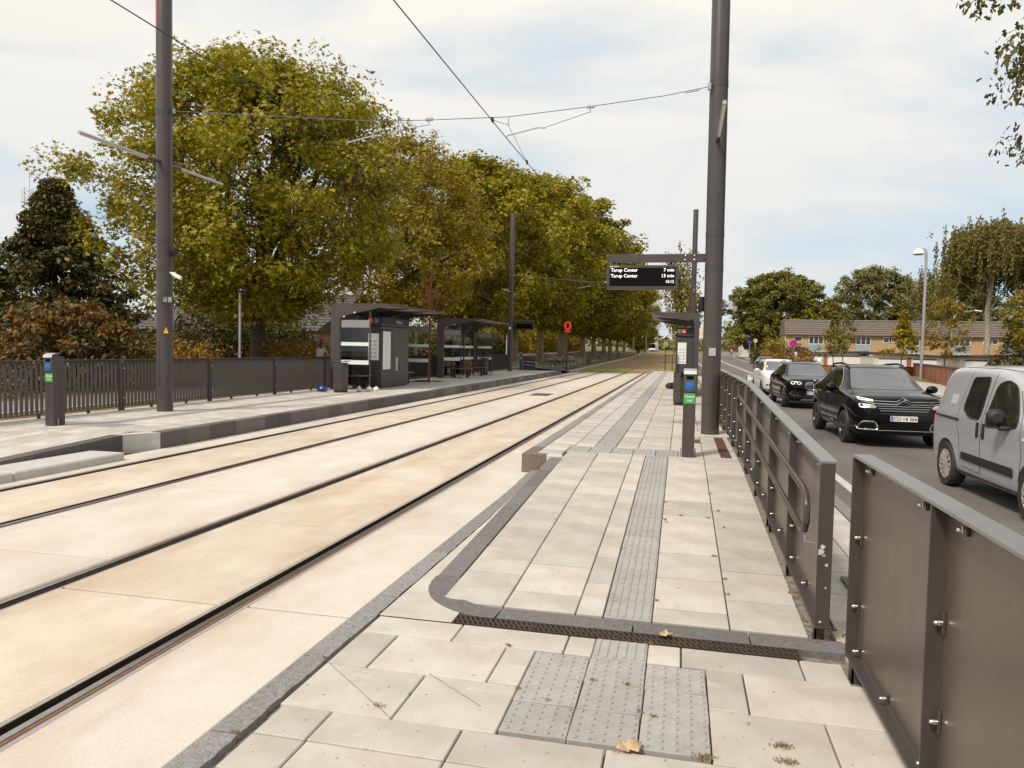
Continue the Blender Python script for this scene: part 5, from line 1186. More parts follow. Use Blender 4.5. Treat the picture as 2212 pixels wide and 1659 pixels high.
class Car:
    def __init__(s, name, label, loc, rz, st, paintm, group='cars on the road', soft=.07, shoulder=.05):
        s.t = thing(name, label, 'car', loc, rz, group); s.me = body_mesh(st, soft, shoulder); s.bvh = BVHTree.FromPolygons([v.co.copy() for v in s.me.vertices], [tuple(p.vertices) for p in s.me.polygons]); s.paint = paintm
        s.L = st[-1][0]
    def body(s, axles, r, hw, gap=.055):
        cut = MB()
        for ya in axles:
            for sx_ in (-1, 1): cut.lathe([(r+gap, -.16),(r+gap, .16)], 28, Matrix.Translation((sx_*(hw-.02), ya, r)) @ Matrix.Rotation(PI/2, 4, 'Y'))
            for sx_ in (-1, 1): cut.box(sx_*(hw-.02)-.16, sx_*(hw-.02)+.16, ya-r-gap+.001, ya+r+gap-.001, -.2, r) if False else None
        cm_ = cut.mesh('cut'); co_ = bpy.data.objects.new('cut', cm_); C.objects.link(co_)
        bo = bpy.data.objects.new('body', s.me); C.objects.link(bo); md = bo.modifiers.new('b', 'BOOLEAN'); md.object = co_; md.operation = 'DIFFERENCE'; md.solver = 'EXACT'
        s.me.materials.append(s.paint)
        dg = bpy.context.evaluated_depsgraph_get(); me2 = bpy.data.meshes.new_from_object(bo.evaluated_get(dg)); bpy.data.objects.remove(bo); bpy.data.objects.remove(co_)
        me2.materials.clear(); me2.materials.append(s.paint)
        me2.polygons.foreach_set('use_smooth', [True]*len(me2.polygons)); me2.set_sharp_from_angle(angle=math.radians(35))
        s.b = link('body', me2, s.t)
        for ya in axles:      # dark wheel housings: upper half shells with an inner wall
            for sx_ in (-1, 1):
                R_ = r+gap+.003; xo, xi = sx_*(hw-.03), sx_*(hw-.20); an = np.linspace(-.25, PI+.25, 18); k = len(an)
                v_ = [(xo, ya+R_*math.cos(a), r+R_*math.sin(a)) for a in an]+[(xi, ya+R_*math.cos(a), r+R_*math.sin(a)) for a in an]
                MB().add(v_, [(i, i+1, k+i+1, k+i) for i in range(k-1)]+[tuple(range(k, 2*k))]).build('wheel_housing', M['black'], s.t)
    def hit(s, u, v, d):
        if d == 'L': o, r_ = Vector((-3,u,v)), Vector((1,0,0))
        elif d == 'R': o, r_ = Vector((3,u,v)), Vector((-1,0,0))
        elif d == 'F': o, r_ = Vector((u,-3,v)), Vector((0,1,0))
        elif d == 'B': o, r_ = Vector((u,s.L+3,v)), Vector((0,-1,0))
        else: o, r_ = Vector((u,v,5)), Vector((0,0,-1))
        p, n, i, _ = s.bvh.ray_cast(o, r_)
        if p is None: p, n, i, _ = s.bvh.find_nearest(o+r_*3)
        if n.dot(r_) > 0: n = -n
        return p, n
    def patch(s, name, poly, d, m, off=.004, parent=None, rad=.03, sp=.06, thick=.004):
        pl = dens(rnd_poly([tuple(p) for p in poly], rad), .05); n = len(pl)
        xs2, ys2 = [p[0] for p in pl], [p[1] for p in pl]; inner = []
        for x in np.arange(min(xs2)+sp/2, max(xs2), sp):
            for y in np.arange(min(ys2)+sp/2, max(ys2), sp):
                ins = False; j = n-1
                for i in range(n):
                    if (pl[i][1] > y) != (pl[j][1] > y) and x < (pl[j][0]-pl[i][0])*(y-pl[i][1])/(pl[j][1]-pl[i][1])+pl[i][0]: ins = not ins
                    j = i
                if ins and min(math.hypot(x-a, y-b) for a, b in pl) > sp*.3: inner.append((x, y))
        V, E_, F_, *_ = delaunay_2d_cdt([Vector(p) for p in pl+inner], [(i, (i+1) % n) for i in range(n)], [], 1, 1e-5)
        mb = MB(); H_ = [s.hit(p.x, p.y, d) for p in V]; k = len(V)
        co_ = [p+q*off for p, q in H_]; nb_ = {}
        for f in F_:
            for a, b in zip(f, f[1:]+f[:1]): nb_.setdefault(a, set()).add(b); nb_.setdefault(b, set()).add(a)
        for _ in range(5):
            new_ = [p.copy() for p in co_]
            for i in range(n, k):
                if i in nb_: new_[i] = co_[i]*.4+sum((co_[j] for j in nb_[i]), Vector())/len(nb_[i])*.6
            co_ = new_
        mb.v = [tuple(p) for p in co_]+[tuple(p-q*thick) for p, q in H_[:n]]
        mb.f = [tuple(f) for f in F_]+[(i, (i+1) % n, k+(i+1) % n, k+i) for i in range(n)]
        return mb.build(name, m, parent or s.t, True)
    def line(s, name, pts, d, m, r=.006, off=.004, closed=False, parent=None, n=5):
        pl = dens([tuple(p) for p in pts], .05) if closed else (dens([tuple(p) for p in pts], .05)[:-max(1, int(math.hypot(pts[-1][0]-pts[0][0], pts[-1][1]-pts[0][1])/.05))]+[pts[-1]])
        q = [s.hit(a, b, d) for a, b in pl]; return MB().tube([p+nn*off for p, nn in q], r, n, closed=closed).build(name, m, parent or s.t, True)
    def sides(s, fn, *a, **k):
        for d in ('L', 'R'): fn(a[0], a[1], d, *a[2:], **k)
    def wheel(s, x, y, r, w, kind, steer=0):
        sx_ = -1 if x < 0 else 1; MM = Matrix.Translation((x, y, r)) @ Matrix.Rotation(steer, 4, 'Z') @ Matrix.Rotation(PI/2*sx_, 4, 'Y')
        e = bpy.data.objects.new('wheel', None); wh = MB(); rr = r*.66
        wh.lathe([(rr*.97,-w/2+.02),(r*.93,-w/2),(r*.985,-w*.36),(r,-w*.2),(r,w*.2),(r*.985,w*.36),(r*.93,w/2),(rr*1.02,w/2-.005),(rr*.98,w/2-.02)], 32, MM, cap=False)
        wo_ = wh.build('wheel', M['tyre'], s.t, True)
        rm = MB(); fm_ = M['rim_light'] if kind == 'cover' else M['rim_dark']
        if kind == 'cover':
            rm.lathe([(rr*.98,w/2-.03),(rr*1.0,w/2-.004),(rr*.93,w/2-.002),(rr*.90,w/2-.012)], 32, MM, cap=False); rm.lathe([(.001,w/2+.006),(rr*.2,w/2+.006),(rr*.36,w/2+.002),(rr*.38,w/2-.012)], 24, MM, cap=False)
            for i in range(12):
                a = 2*PI*i/12; pl = [(rr*.34,-.014),(rr*.66,-.024),(rr*.93,-.021),(rr*.93,.021),(rr*.66,.024),(rr*.34,.014)]
                rm.prism(pl, w/2-.014, w/2+.001, 'z', MM @ Matrix.Rotation(a, 4, 'Z'))
            MB().lathe([(.001,w/2-.03),(rr*.95,w/2-.03)], 24, MM, cap=False).build('hub_back', M['blackmatt'], wo_)
        else:
            rm.lathe([(rr*.97,w/2-.04),(rr*1.0,w/2-.004),(rr*.95,w/2-.003),(rr*.92,w/2-.03)], 32, MM, cap=False); rm.lathe([(.001,w/2-.004),(rr*.2,w/2-.006),(rr*.22,w/2-.03)], 16, MM, cap=False)
            for i in range(5):
                for dd in (-.16, .16): rm.prism([(rr*.15,-.016),(rr*.95,-.022),(rr*.95,.022),(rr*.15,.016)], w/2-.03, w/2-.010, 'z', MM @ Matrix.Rotation(2*PI*i/5+dd, 4, 'Z'))
            MB().lathe([(.001,w/2-.06),(rr*.95,w/2-.06)], 24, MM, cap=False).build('hub_back', M['black'], wo_)
        rm.build('rim', fm_, wo_, True); return wo_
    def mirror(s, x, y, z, m, sz=(.11,.07,.075)):
        for sx_ in (-1, 1):
            p = MB(); p.ball((sx_*x, y, z), 1, 14, 8, sz); p.tube([(sx_*(x-sz[0]*.6), y+.02, z-.03), (sx_*(x-sz[0]-.08), y+.05, z-.05)], .025, 6); p.build('mirror', m, s.t, True)
    def plate(s, txt, x, z, w=.50, h=.11, d='F', y=None):
        p, n = s.hit(x, z, d); sy = -1 if d == 'F' else 1; yy = p.y+sy*.012 if y is None else y
        pl = MB().cbox(x-w/2, x+w/2, min(yy, yy+sy*.008), max(yy, yy+sy*.008), z-h/2, z+h/2, .003).build('number_plate', M['plate'], s.t)
        if d == 'F':
            ya = yy-.0095
            bl_ = MB().box(x-w/2+.008, x-w/2+.052, ya, ya+.001, z-h/2+.008, z+h/2-.008).build('blue_band', M['blue'], pl); text('DK', .022, M['white'], bl_, (x-w/2+.03, ya-.001, z-h/2+.025), depth=.0004)
            text(txt, .098, M['blackprint'], pl, (x+.025, ya, z-.002), depth=.0008, xs=.98 if len(txt) > 6 else 1, bold=.0015)
            MB().box(x-w/2, x+w/2, ya+.0005, ya+.0012, z+h/2-.006, z+h/2-.003).build('red_edge', M['red'], pl)
        return pl
def seams(c, ys, z0, z1): 
    for y in ys:
        for d in ('L', 'R'): c.line('panel_gap', [(y, z0), (y, z1)], d, M['black'], .004, -.001)

RZ = -.10     # road surface near the camera
# --- black crossover with double chevron grille
st = [(0,.36,.74,.84,.60,.46),(.03,.30,.80,.91,.73,.56),(.10,.27,.87,.99,.83,.66),(.28,.24,.95,1.055,.90,.74),(.6,.23,1.00,1.09,.925,.76),(1.0,.23,1.03,1.115,.93,.77),(1.22,.23,1.05,1.15,.93,.76),(1.38,.23,1.06,1.25,.93,.71),(2.0,.23,1.07,1.585,.93,.62),(2.3,.23,1.08,1.64,.93,.61),(2.9,.23,1.09,1.645,.93,.60),(3.6,.24,1.11,1.60,.925,.58),(4.0,.26,1.12,1.52,.91,.56),(4.25,.28,1.11,1.32,.88,.58),(4.42,.32,1.0,1.10,.83,.62),(4.50,.38,.86,.94,.72,.52)]
c = Car('crossover_car', 'glossy black crossover with double chevron grille, facing the camera', (4.33, 15.98, RZ), .03, st, M['car_black'])
c.body((.88, 3.61), .345, .92)
for x in (-.83, .83):
    for y in (.88, 3.61): c.wheel(x, y, .345, .22, 'alloy')
c.patch('windscreen', [(-.70,1.13),(.70,1.13),(.56,1.555),(-.56,1.555)], 'F', M['windscreen'], .005, None, .05)
c.patch('rear_screen', [(-.6,1.14),(.6,1.14),(.5,1.48),(-.5,1.48)], 'B', M['carglass'])
wl = [(1.62,1.12),(2.42,1.13),(2.42,1.50),(2.22,1.50),(2.02,1.40)]; wr = [(2.50,1.13),(3.35,1.15),(3.30,1.46),(3.0,1.50),(2.50,1.51)]; wq = [(3.42,1.16),(3.92,1.22),(3.72,1.40),(3.38,1.46)]
for d in ('L', 'R'):
    for p in (wl, wr, wq): c.patch('side_window', p, d, M['carglass'], .004)
    c.line('window_trim', [(1.55,1.10),(2.0,1.43),(2.25,1.535),(3.0,1.54),(3.45,1.49),(3.98,1.25),(3.85,1.19)], d, M['chrome'], .009, .004)
    c.patch('cladding', [(1.30,.24),(3.2,.24),(3.2,.44),(1.30,.44)], d, M['cartrim'], .008)
    c.line('cladding_frame', rnd_poly([(1.75,.29),(2.1,.29),(2.07,.41),(1.78,.41)], .03), d, M['chrome'], .008, .014, True)
    for y in (.88, 3.61): c.line('arch_trim', [(y+.43*math.cos(a), .36+.43*math.sin(a)) for a in np.linspace(.05, PI-.05, 14)], d, M['cartrim'], .022, .003)
    for y in (2.30, 3.22): c.line('door_handle', [(y-.10,.98),(y+.08,.985)], d, M['chrome'], .014, .018)
seams(c, (1.50, 2.46, 3.30), .46, 1.10)
c.mirror(1.03, 1.62, 1.13, M['car_black'], (.12,.075,.085))
for sx_ in (-1, 1): MB().tube([(sx_*.575,2.02,1.555),(sx_*.59,2.16,1.625),(sx_*.59,2.6,1.662),(sx_*.575,3.4,1.635),(sx_*.555,3.7,1.57)], .024, 8).build('roof_rail', M['cartrim'], c.t, True)
# front: chrome chevron lines, lamps, grille, intakes
for z0, z1 in ((.935,.99),(.885,.935)):
    c.line('chevron_bar', [(-.76,z0+.035),(-.55,z0),(-.13,z0-.01),(0,z1+.01),(.13,z0-.01),(.55,z0),(.76,z0+.035)], 'F', M['chrome'], .010, .008)
for sx_ in (-1, 1):
    c.patch('daytime_light', [(sx_*.55,.925),(sx_*.80,.955),(sx_*.795,1.0),(sx_*.56,.96)], 'F', M['drl'] if sx_ < 0 else M['chrome'], .006, None, .01)
    c.patch('daytime_light_core', [(sx_*.58,.937),(sx_*.785,.965),(sx_*.78,.985),(sx_*.59,.953)], 'F', M['black'], .010, None, .005)
    c.patch('headlamp', [(sx_*.52,.80),(sx_*.80,.80),(sx_*.815,.885),(sx_*.54,.86)], 'F', M['lampglass'], .006, None, .03)
    c.patch('headlamp_inner', [(sx_*.50,.81),(sx_*.62,.80),(sx_*.63,.855),(sx_*.52,.85)], 'F', M['greyprint'], .010, None, .02)
    ip = rnd_poly([(sx_*.46,.37),(sx_*.84,.37),(sx_*.76,.53),(sx_*.52,.53)], .06); c.patch('air_intake', ip, 'F', M['black'], .004, None, .001); c.line('intake_frame', ip, 'F', M['chrome'], .012, .008, True)
    c.patch('fog_lamp', [(sx_*.80,.40),(sx_*.86,.40),(sx_*.86,.44),(sx_*.80,.44)], 'F', M['chrome'], .006, None, .015) if sx_ < 0 else None
for k in range(3): c.line('grille_bar', [(-.5+.03*k,.84-.045*k),(.5-.03*k,.84-.045*k)], 'F', M['greyprint'], .006, .004)
c.patch('grille', [(-.42,.68),(.42,.68),(.44,.71),(-.44,.71)], 'F', M['cartrim'], .006, None, .01)
c.patch('lower_bumper', [(-.70,.28),(.70,.28),(.72,.35),(-.72,.35)], 'F', M['cartrim'], .006, None, .02); c.line('bumper_line', [(-.6,.36),(.6,.36)], 'F', M['greyprint'], .005, .006)
c.plate('CU 14 366', 0, .60, y=-.014)
for sx_ in (-1, 1): MB().box(sx_*.34-.14, sx_*.34+.14, 1.94, 1.95, 1.485, 1.515).build('sun_visor', M['frost'], c.t) if False else None
# --- black compact SUV with kidney grille
st = [(0,.36,.76,.86,.60,.46),(.03,.30,.82,.93,.72,.55),(.10,.26,.88,.99,.82,.66),(.3,.24,.94,1.04,.885,.73),(.7,.22,.98,1.07,.905,.75),(1.1,.22,1.0,1.10,.91,.75),(1.28,.22,1.01,1.16,.91,.73),(1.95,.22,1.03,1.52,.91,.60),(2.25,.22,1.04,1.57,.91,.59),(2.9,.22,1.06,1.585,.91,.58),(3.6,.23,1.08,1.53,.90,.56),(4.0,.26,1.08,1.42,.88,.56),(4.25,.29,1.04,1.2,.85,.58),(4.38,.33,.95,1.04,.80,.58),(4.44,.38,.84,.92,.70,.50)]
c = Car('suv_car', 'black compact SUV with upright slatted kidney grille, second in the queue', (4.40, 26.45, RZ), .03, st, M['car_black'])
c.body((.85, 3.52), .335, .90)
for x in (-.81, .81):
    for y in (.85, 3.52): c.wheel(x, y, .335, .21, 'alloy')
c.patch('windscreen', [(-.68,1.10),(.68,1.10),(.54,1.485),(-.54,1.485)], 'F', M['windscreen'], .005, None, .05)
for d in ('L', 'R'):
    for p in ([(1.62,1.08),(2.38,1.09),(2.38,1.44),(2.15,1.44),(1.95,1.34)], [(2.46,1.09),(3.3,1.11),(3.25,1.40),(2.46,1.45)], [(3.37,1.12),(3.8,1.17),(3.6,1.34),(3.33,1.39)]): c.patch('side_window', p, d, M['carglass'], .004)
    for y in (.85, 3.52): c.line('arch_trim', [(y+.42*math.cos(a), .35+.42*math.sin(a)) for a in np.linspace(.05, PI-.05, 14)], d, M['cartrim'], .018, .003)
    for y in (2.28, 3.15): c.line('door_handle', [(y-.10,.94),(y+.08,.945)], d, M['chrome'], .013, .016)
seams(c, (1.5, 2.42, 3.26), .42, 1.06)
c.mirror(1.0, 1.62, 1.10, M['car_black'], (.11,.07,.08))
for sx_ in (-1, 1):
    MB().tube([(sx_*.56,1.98,1.49),(sx_*.57,2.12,1.555),(sx_*.57,2.7,1.60),(sx_*.555,3.4,1.575),(sx_*.54,3.6,1.51)], .018, 8).build('roof_rail', M['chrome'], c.t, True)
    kp = rnd_poly([(sx_*.03,.66),(sx_*.24,.66),(sx_*.31,.76),(sx_*.27,.90),(sx_*.05,.90)], .04); c.patch('kidney_grille', kp, 'F', M['black'], .005, None, .001); c.line('kidney_frame', kp, 'F', M['chrome'], .012, .008, True)
    for k in range(6): c.line('grille_slat', [(sx_*(.06+.038*k),.68),(sx_*(.06+.036*k),.885)], 'F', M['chrome'], .007, .008)
    c.patch('headlamp', [(sx_*.36,.80),(sx_*.78,.83),(sx_*.80,.93),(sx_*.56,.93),(sx_*.38,.885)], 'F', M['black'], .006, None, .02)
    for q in (.50, .69): c.line('light_ring', [(sx_*q+.07*math.cos(a)*.9, .872+.042*math.sin(a)) for a in np.linspace(0, 2*PI, 9)[:-1]], 'F', M['drl'], .008, .012, True)
    c.patch('air_intake', [(sx_*.5,.40),(sx_*.78,.44),(sx_*.76,.60),(sx_*.52,.56)], 'F', M['cartrim'], .005); c.line('bumper_blade', [(sx_*.42,.44),(sx_*.60,.45),(sx_*.80,.53)], 'F', M['chrome'], .012, .008)
MB().lathe([(.001,.012),(.038,.012),(.042,.006),(.042,0)], 16, Matrix.Translation((0, .085, .975)) @ Matrix.Rotation(1.0, 4, 'X')).build('badge', M['chrome'], c.t, True)
c.patch('skid_plate', [(-.45,.30),(.45,.30),(.40,.345),(-.40,.345)], 'F', M['chrome'], .008, None, .02); c.patch('lower_grille', [(-.40,.38),(.40,.38),(.36,.46),(-.36,.46)], 'F', M['black'], .005)
c.plate('DF 14 207', 0, .545, y=-.014)
# --- white family car
st = [(0,.36,.72,.80,.58,.44),(.03,.30,.78,.88,.71,.54),(.12,.26,.85,.96,.82,.66),(.35,.24,.92,1.02,.885,.72),(.8,.22,.98,1.08,.91,.74),(1.0,.22,1.0,1.12,.91,.73),(1.15,.22,1.01,1.18,.91,.70),(1.95,.22,1.03,1.55,.91,.60),(2.3,.22,1.04,1.61,.91,.60),(3.0,.22,1.06,1.61,.91,.60),(3.7,.23,1.07,1.56,.90,.58),(4.1,.26,1.07,1.45,.88,.58),(4.3,.29,1.03,1.2,.85,.6),(4.38,.33,.95,1.04,.80,.6),(4.43,.38,.84,.92,.70,.5)]
c = Car('family_car', 'white family car third in the queue, behind the compact SUV', (4.45, 34.0, RZ), .03, st, M['car_white'])
c.body((.9, 3.6), .325, .90)
for x in (-.81, .81):
    for y in (.9, 3.6): c.wheel(x, y, .325, .20, 'alloy')
c.patch('windscreen', [(-.70,1.10),(.70,1.10),(.56,1.50),(-.56,1.50)], 'F', M['windscreen'], .005, None, .05)
for d in ('L', 'R'):
    for p in ([(1.35,1.07),(1.9,1.09),(1.9,1.36),(1.8,1.36)], [(1.98,1.09),(2.75,1.10),(2.75,1.48),(2.3,1.48),(1.98,1.36)], [(2.83,1.10),(3.8,1.13),(3.6,1.45),(2.83,1.48)]): c.patch('side_window', p, d, M['carglass'], .004)
c.mirror(1.0, 1.52, 1.10, M['car_white'], (.11,.07,.08))
for sx_ in (-1, 1):
    c.patch('headlamp', [(sx_*.46,.76),(sx_*.80,.80),(sx_*.84,.95),(sx_*.55,.92)], 'F', M['chrome'], .006, None, .05); c.patch('fog_lamp', [(sx_*.56,.42),(sx_*.80,.45),(sx_*.78,.53),(sx_*.58,.52)], 'F', M['black'], .006, None, .03)
    MB().tube([(sx_*.60,2.1,1.60),(sx_*.60,2.3,1.65),(sx_*.59,3.4,1.64),(sx_*.57,3.7,1.58)], .02, 8).build('roof_rail', M['cartrim'], c.t, True)
c.patch('lower_grille', [(-.50,.36),(.50,.36),(.42,.52),(-.42,.52)], 'F', M['black'], .005); c.line('chevron_bar', [(-.3,.80),(-.1,.80),(0,.86),(.1,.80),(.3,.80)], 'F', M['chrome'], .012, .008); c.plate('BX 52 118', 0, .62, y=-.014)
# --- black saloon driving away on the far lane
st = [(0,.36,.62,.68,.60,.46),(.03,.30,.68,.76,.73,.56),(.15,.26,.76,.84,.83,.68),(.5,.22,.84,.92,.90,.74),(1.1,.20,.90,.98,.91,.75),(1.35,.20,.92,1.04,.91,.73),(2.1,.20,.94,1.39,.91,.60),(2.5,.20,.95,1.445,.91,.58),(3.1,.20,.96,1.43,.91,.57),(3.6,.21,.97,1.32,.90,.57),(4.05,.23,.98,1.08,.88,.64),(4.5,.27,.96,1.04,.85,.68),(4.68,.30,.88,.97,.82,.64),(4.74,.36,.78,.86,.72,.54)]
c = Car('saloon_car', 'black saloon driving away with red tail lamps', (8.05, 79.6, zt(77)-.10), PI+.02, st, M['car_black'])
c.body((.9, 3.65), .32, .90)
for x in (-.81, .81):
    for y in (.9, 3.65): c.wheel(x, y, .32, .20, 'alloy')
c.patch('rear_screen', [(-.64,1.05),(.64,1.05),(.52,1.36),(-.52,1.36)], 'B', M['windscreen'], .005, None, .04)
c.patch('windscreen', [(-.68,1.03),(.68,1.03),(.54,1.36),(-.54,1.36)], 'F', M['windscreen'], .005, None, .04)
for d in ('L', 'R'):
    for p in ([(1.75,1.0),(2.5,1.01),(2.5,1.31),(2.35,1.31)], [(2.58,1.01),(3.3,1.02),(3.4,1.16),(3.1,1.29),(2.58,1.32)]): c.patch('side_window', p, d, M['carglass'], .004)
c.mirror(1.0, 1.75, 1.0, M['car_black'], (.10,.07,.07))
for sx_ in (-1, 1): c.patch('tail_lamp', [(sx_*.42,.78),(sx_*.78,.80),(sx_*.79,.92),(sx_*.45,.90)], 'B', M['taillamp'], .008, None, .03)
c.line('boot_chrome', [(-.4,.68),(.4,.68)], 'B', M['chrome'], .012, .006); c.line('bumper_chrome', [(-.55,.40),(.55,.40)], 'B', M['chrome'], .014, .008); c.plate('', 0, .56, d='B')
# --- silver compact van, nearest
st = [(0,.34,.66,.74,.56,.42),(.03,.28,.74,.84,.68,.50),(.12,.25,.84,.95,.76,.58),(.4,.22,.94,1.06,.82,.66),(.75,.21,1.0,1.12,.845,.70),(.95,.21,1.03,1.20,.85,.68),(1.55,.21,1.06,1.58,.855,.66),(1.85,.21,1.08,1.69,.86,.67),(2.3,.21,1.09,1.735,.86,.68),(3.1,.21,1.09,1.74,.86,.68),(3.6,.22,1.09,1.71,.855,.67),(3.8,.24,1.06,1.63,.84,.66),(3.90,.27,1.0,1.40,.82,.66),(3.95,.32,.92,1.05,.78,.62),(3.97,.36,.84,.92,.72,.56)]
c = Car('compact_van', 'silver grey compact van with dark side windows, at the right edge', (4.70, 8.48, RZ), .03, st, M['car_silver'], 'cars on the road', .06, .035)
c.body((.78, 3.28), .315, .85)
for x in (-.765, .765):
    for y in (.78, 3.28): c.wheel(x, y, .315, .19, 'cover')
c.patch('windscreen', [(-.68,1.16),(.68,1.16),(.58,1.60),(-.58,1.60)], 'F', M['windscreen'], .005, None, .06)
for d in ('L', 'R'):
    wf = rnd_poly([(1.22,1.02),(2.02,.97),(2.06,1.12),(2.02,1.50),(1.82,1.57),(1.60,1.50)], .08); c.patch('side_window', wf, d, M['carglass'], .004, None, .001)
    wr_ = rnd_poly([(2.22,1.03),(2.55,1.04),(2.82,1.14),(2.76,1.57),(2.26,1.59)], .07); c.patch('side_window', wr_, d, M['carglass'], .004, None, .001)
    c.line('window_seal', wf, d, M['cartrim'], .009, .004, True); c.line('window_seal', wr_, d, M['cartrim'], .009, .004, True)
    c.patch('rubbing_strip', [(1.24,.44),(2.72,.46),(2.72,.56),(1.24,.55)], d, M['cartrim'], .014, None, .02)
    for y in (2.06, 2.24): c.patch('door_handle', [(y-.035,.80),(y+.035,.80),(y+.035,1.00),(y-.035,1.00)], d, M['cartrim'], .010, None, .034)
    c.line('sliding_rail', [(2.86,.985),(3.74,1.0)], d, M['cartrim'], .016, .003)
    c.line('panel_gap', [(2.14,.34),(2.14,.9),(2.15,1.2),(2.14,1.66)], d, M['black'], .005, -.001); c.line('panel_gap', [(1.10,.40),(1.05,.75),(1.15,1.03),(1.5,1.45)], d, M['black'], .005, -.001)
    c.line('panel_gap', [(2.78,.42),(2.82,.75),(2.95,.95),(2.93,1.3),(2.85,1.66)], d, M['black'], .004, -.001); c.line('panel_gap', [(2.14,.34),(2.74,.36)], d, M['black'], .004, -.001)
    c.line('roof_gutter', [(1.7,1.66),(2.2,1.70),(3.4,1.70)], d, M['cartrim'], .006, .0)
    c.patch('side_repeater', [(.98,.90),(1.06,.90),(1.06,.925),(.98,.925)], d, M['paper'], .008, None, .008); c.patch('tail_lamp', [(3.86,.72),(3.95,.72),(3.95,1.05),(3.86,1.05)], d, M['taillamp'], .006, None, .02)
    c.line('sill', [(1.2,.27),(2.85,.28)], d, M['cartrim'], .02, .0)
for sx_ in (-1, 1):
    p = MB(); p.cbox(sx_*.98-.10, sx_*.98+.10, 1.36, 1.50, 1.03, 1.23, .05); p.cbox(min(sx_*.80,sx_*.96), max(sx_*.80,sx_*.96), 1.36, 1.44, .98, 1.03, .015); p.build('mirror', M['cartrim'], c.t, True)
    c.patch('headlamp', [(sx_*.46,.80),(sx_*.74,.84),(sx_*.76,.98),(sx_*.52,.94)], 'F', M['lampglass'], .006, None, .04)
c.patch('grille', [(-.36,.58),(.36,.58),(.40,.70),(-.40,.70)], 'F', M['black'], .005)
c.patch('paper_notice', [(3.1,1.18),(3.32,1.18),(3.33,1.32),(3.11,1.32)], 'L', M['rooflam'], .003, None, .005)
# trailer glimpsed behind the white car
tr = thing('car_trailer', 'small trailer half hidden beside the white car', 'trailer', (3.7, 40.6, RZ), 0)
MB().cbox(0,1.5,0,2.2,.35,.75,.02).build('box', M['galv'], tr); MB().cbox(.02,.16,-.03,-.01,.55,.95,.01).build('reflector_post', M['taillamp'], tr)
for x in (-.12, 1.62): MB().lathe([(.15,-.08),(.28,-.07),(.29,0),(.28,.07),(.15,.08)], 20, Matrix.Translation((x,1.1,.29)) @ Matrix.Rotation(PI/2, 4, 'Y')).build('wheel', M['tyre'], tr, True)
for x in (-.12, 1.62): MB().prism([(1.1+.40*math.cos(a), .32+.38*math.sin(a)) for a in np.linspace(0, PI, 10)]+[(1.1+.36*math.cos(a), .32+.34*math.sin(a)) for a in np.linspace(PI, 0, 10)], x-.11, x+.11, 'x').build('mudguard', M['galv'], tr)
# ------------------------------------------------------------------ brick house and garages on the right
M['brick_yellow'] = mat('yellow brick', (.46,.295,.155), .9, 0, noise=(.56,.38,.215), nscale=2.2, bump=.2, bscale=18, grain=(.14, 11))
M['brick_red'] = mat('red brick wall', (.30,.105,.052), .9, 0, noise=(.37,.14,.07), nscale=3, bump=.2, bscale=30, grain=(.15, 20))
M['rooftile'] = mat('brown roof sheet', (.16,.12,.095), .8, 0, noise=(.195,.15,.118), nscale=3)
M['greyroof'] = mat('grey roof tiles', (.10,.094,.09), .7, 0, noise=(.15,.14,.13), nscale=4, bump=.3, bscale=12)
M['felt'] = mat('dark roofing felt', (.045,.040,.037), .85, 0, noise=(.06,.053,.048), nscale=2)
M['render'] = mat('cream render', (.66,.61,.54), .85, 0, noise=(.72,.68,.61), nscale=1.5)
M['bluepanel'] = mat('pale blue panel', (.30,.37,.43), .6, 0, noise=(.36,.43,.49), nscale=1.2)
M['winglass'] = mat('house window glass', (.03,.028,.028), .06, 0, spec=.8)
M['curtain'] = mat('curtain', (.45,.43,.41), .9)
def window(parent, x, z, w, h, panes, y=0, frame=.11, sub=True):
    f = MB(); f.box(x, x+w, y-.05, y-.005, z, z+frame).box(x, x+w, y-.05, y-.005, z+h-frame, z+h)
    for i in range(panes+1):
        xx = x+(w-frame)*i/panes; f.box(xx, xx+frame, y-.05, y-.005, z+frame, z+h-frame)
    o = f.build('window', M['white'], parent)
    for i in range(panes): MB().box(x+frame+(w-frame)*i/panes, x+(w-frame)*(i+1)/panes, y-.03, y-.006, z+frame, z+h-frame).build('pane', M['winglass'], o)
    return o
hs = thing('brick_house', 'long yellow brick terrace with brown sloping roof and blue panels', 'house', (17.7, 137, .45), -.018)
LW = 62
MB().box(0, LW, 0, 9, -.5, 4.72).build('wall', M['brick_yellow'], hs)
rf = MB().prism([(-.35,4.70),(9.3,4.70),(7.2,7.32),(1.9,7.32)], -.15, LW+.3, 'x').build('roof', M['rooftile'], hs)
for k in range(7):
    t_ = (k+.15)/7; yy, zz = -.35+2.25*t_, 4.70+2.62*t_; MB().box(-.16, LW+.31, yy-.06, yy-.01, zz-.01, zz+.055).build('roof_course', M['rooftile'], rf)
MB().box(-.2, LW+.35, 1.75, 7.4, 7.30, 7.44).build('ridge_cap', M['galv'], rf)
MB().box(-.2, LW+.35, -.47, -.35, 4.62, 4.74).build('gutter', M['felt'], rf)
for i in range(8):
    x = 3.75+i*7.55
    window(hs, x, 3.15, 2.4, 1.42, 3); MB().box(x, x+2.4, -.03, -.004, 1.98, 3.12).build('blue_panel', M['bluepanel'], hs); window(hs, x, .65, 2.4, 1.3, 3)
    if i < 7: window(hs, x+(-2.4 if i % 2 == 0 else 4.3), 3.55, 1.35, .95, 1)
window(hs, 1.0, .5, 1.5, 1.25, 1)
MB().tube([(-.06,-.06,-.3),(-.06,-.06,4.6)], .05, 6).build('downpipe', M['white'], hs)
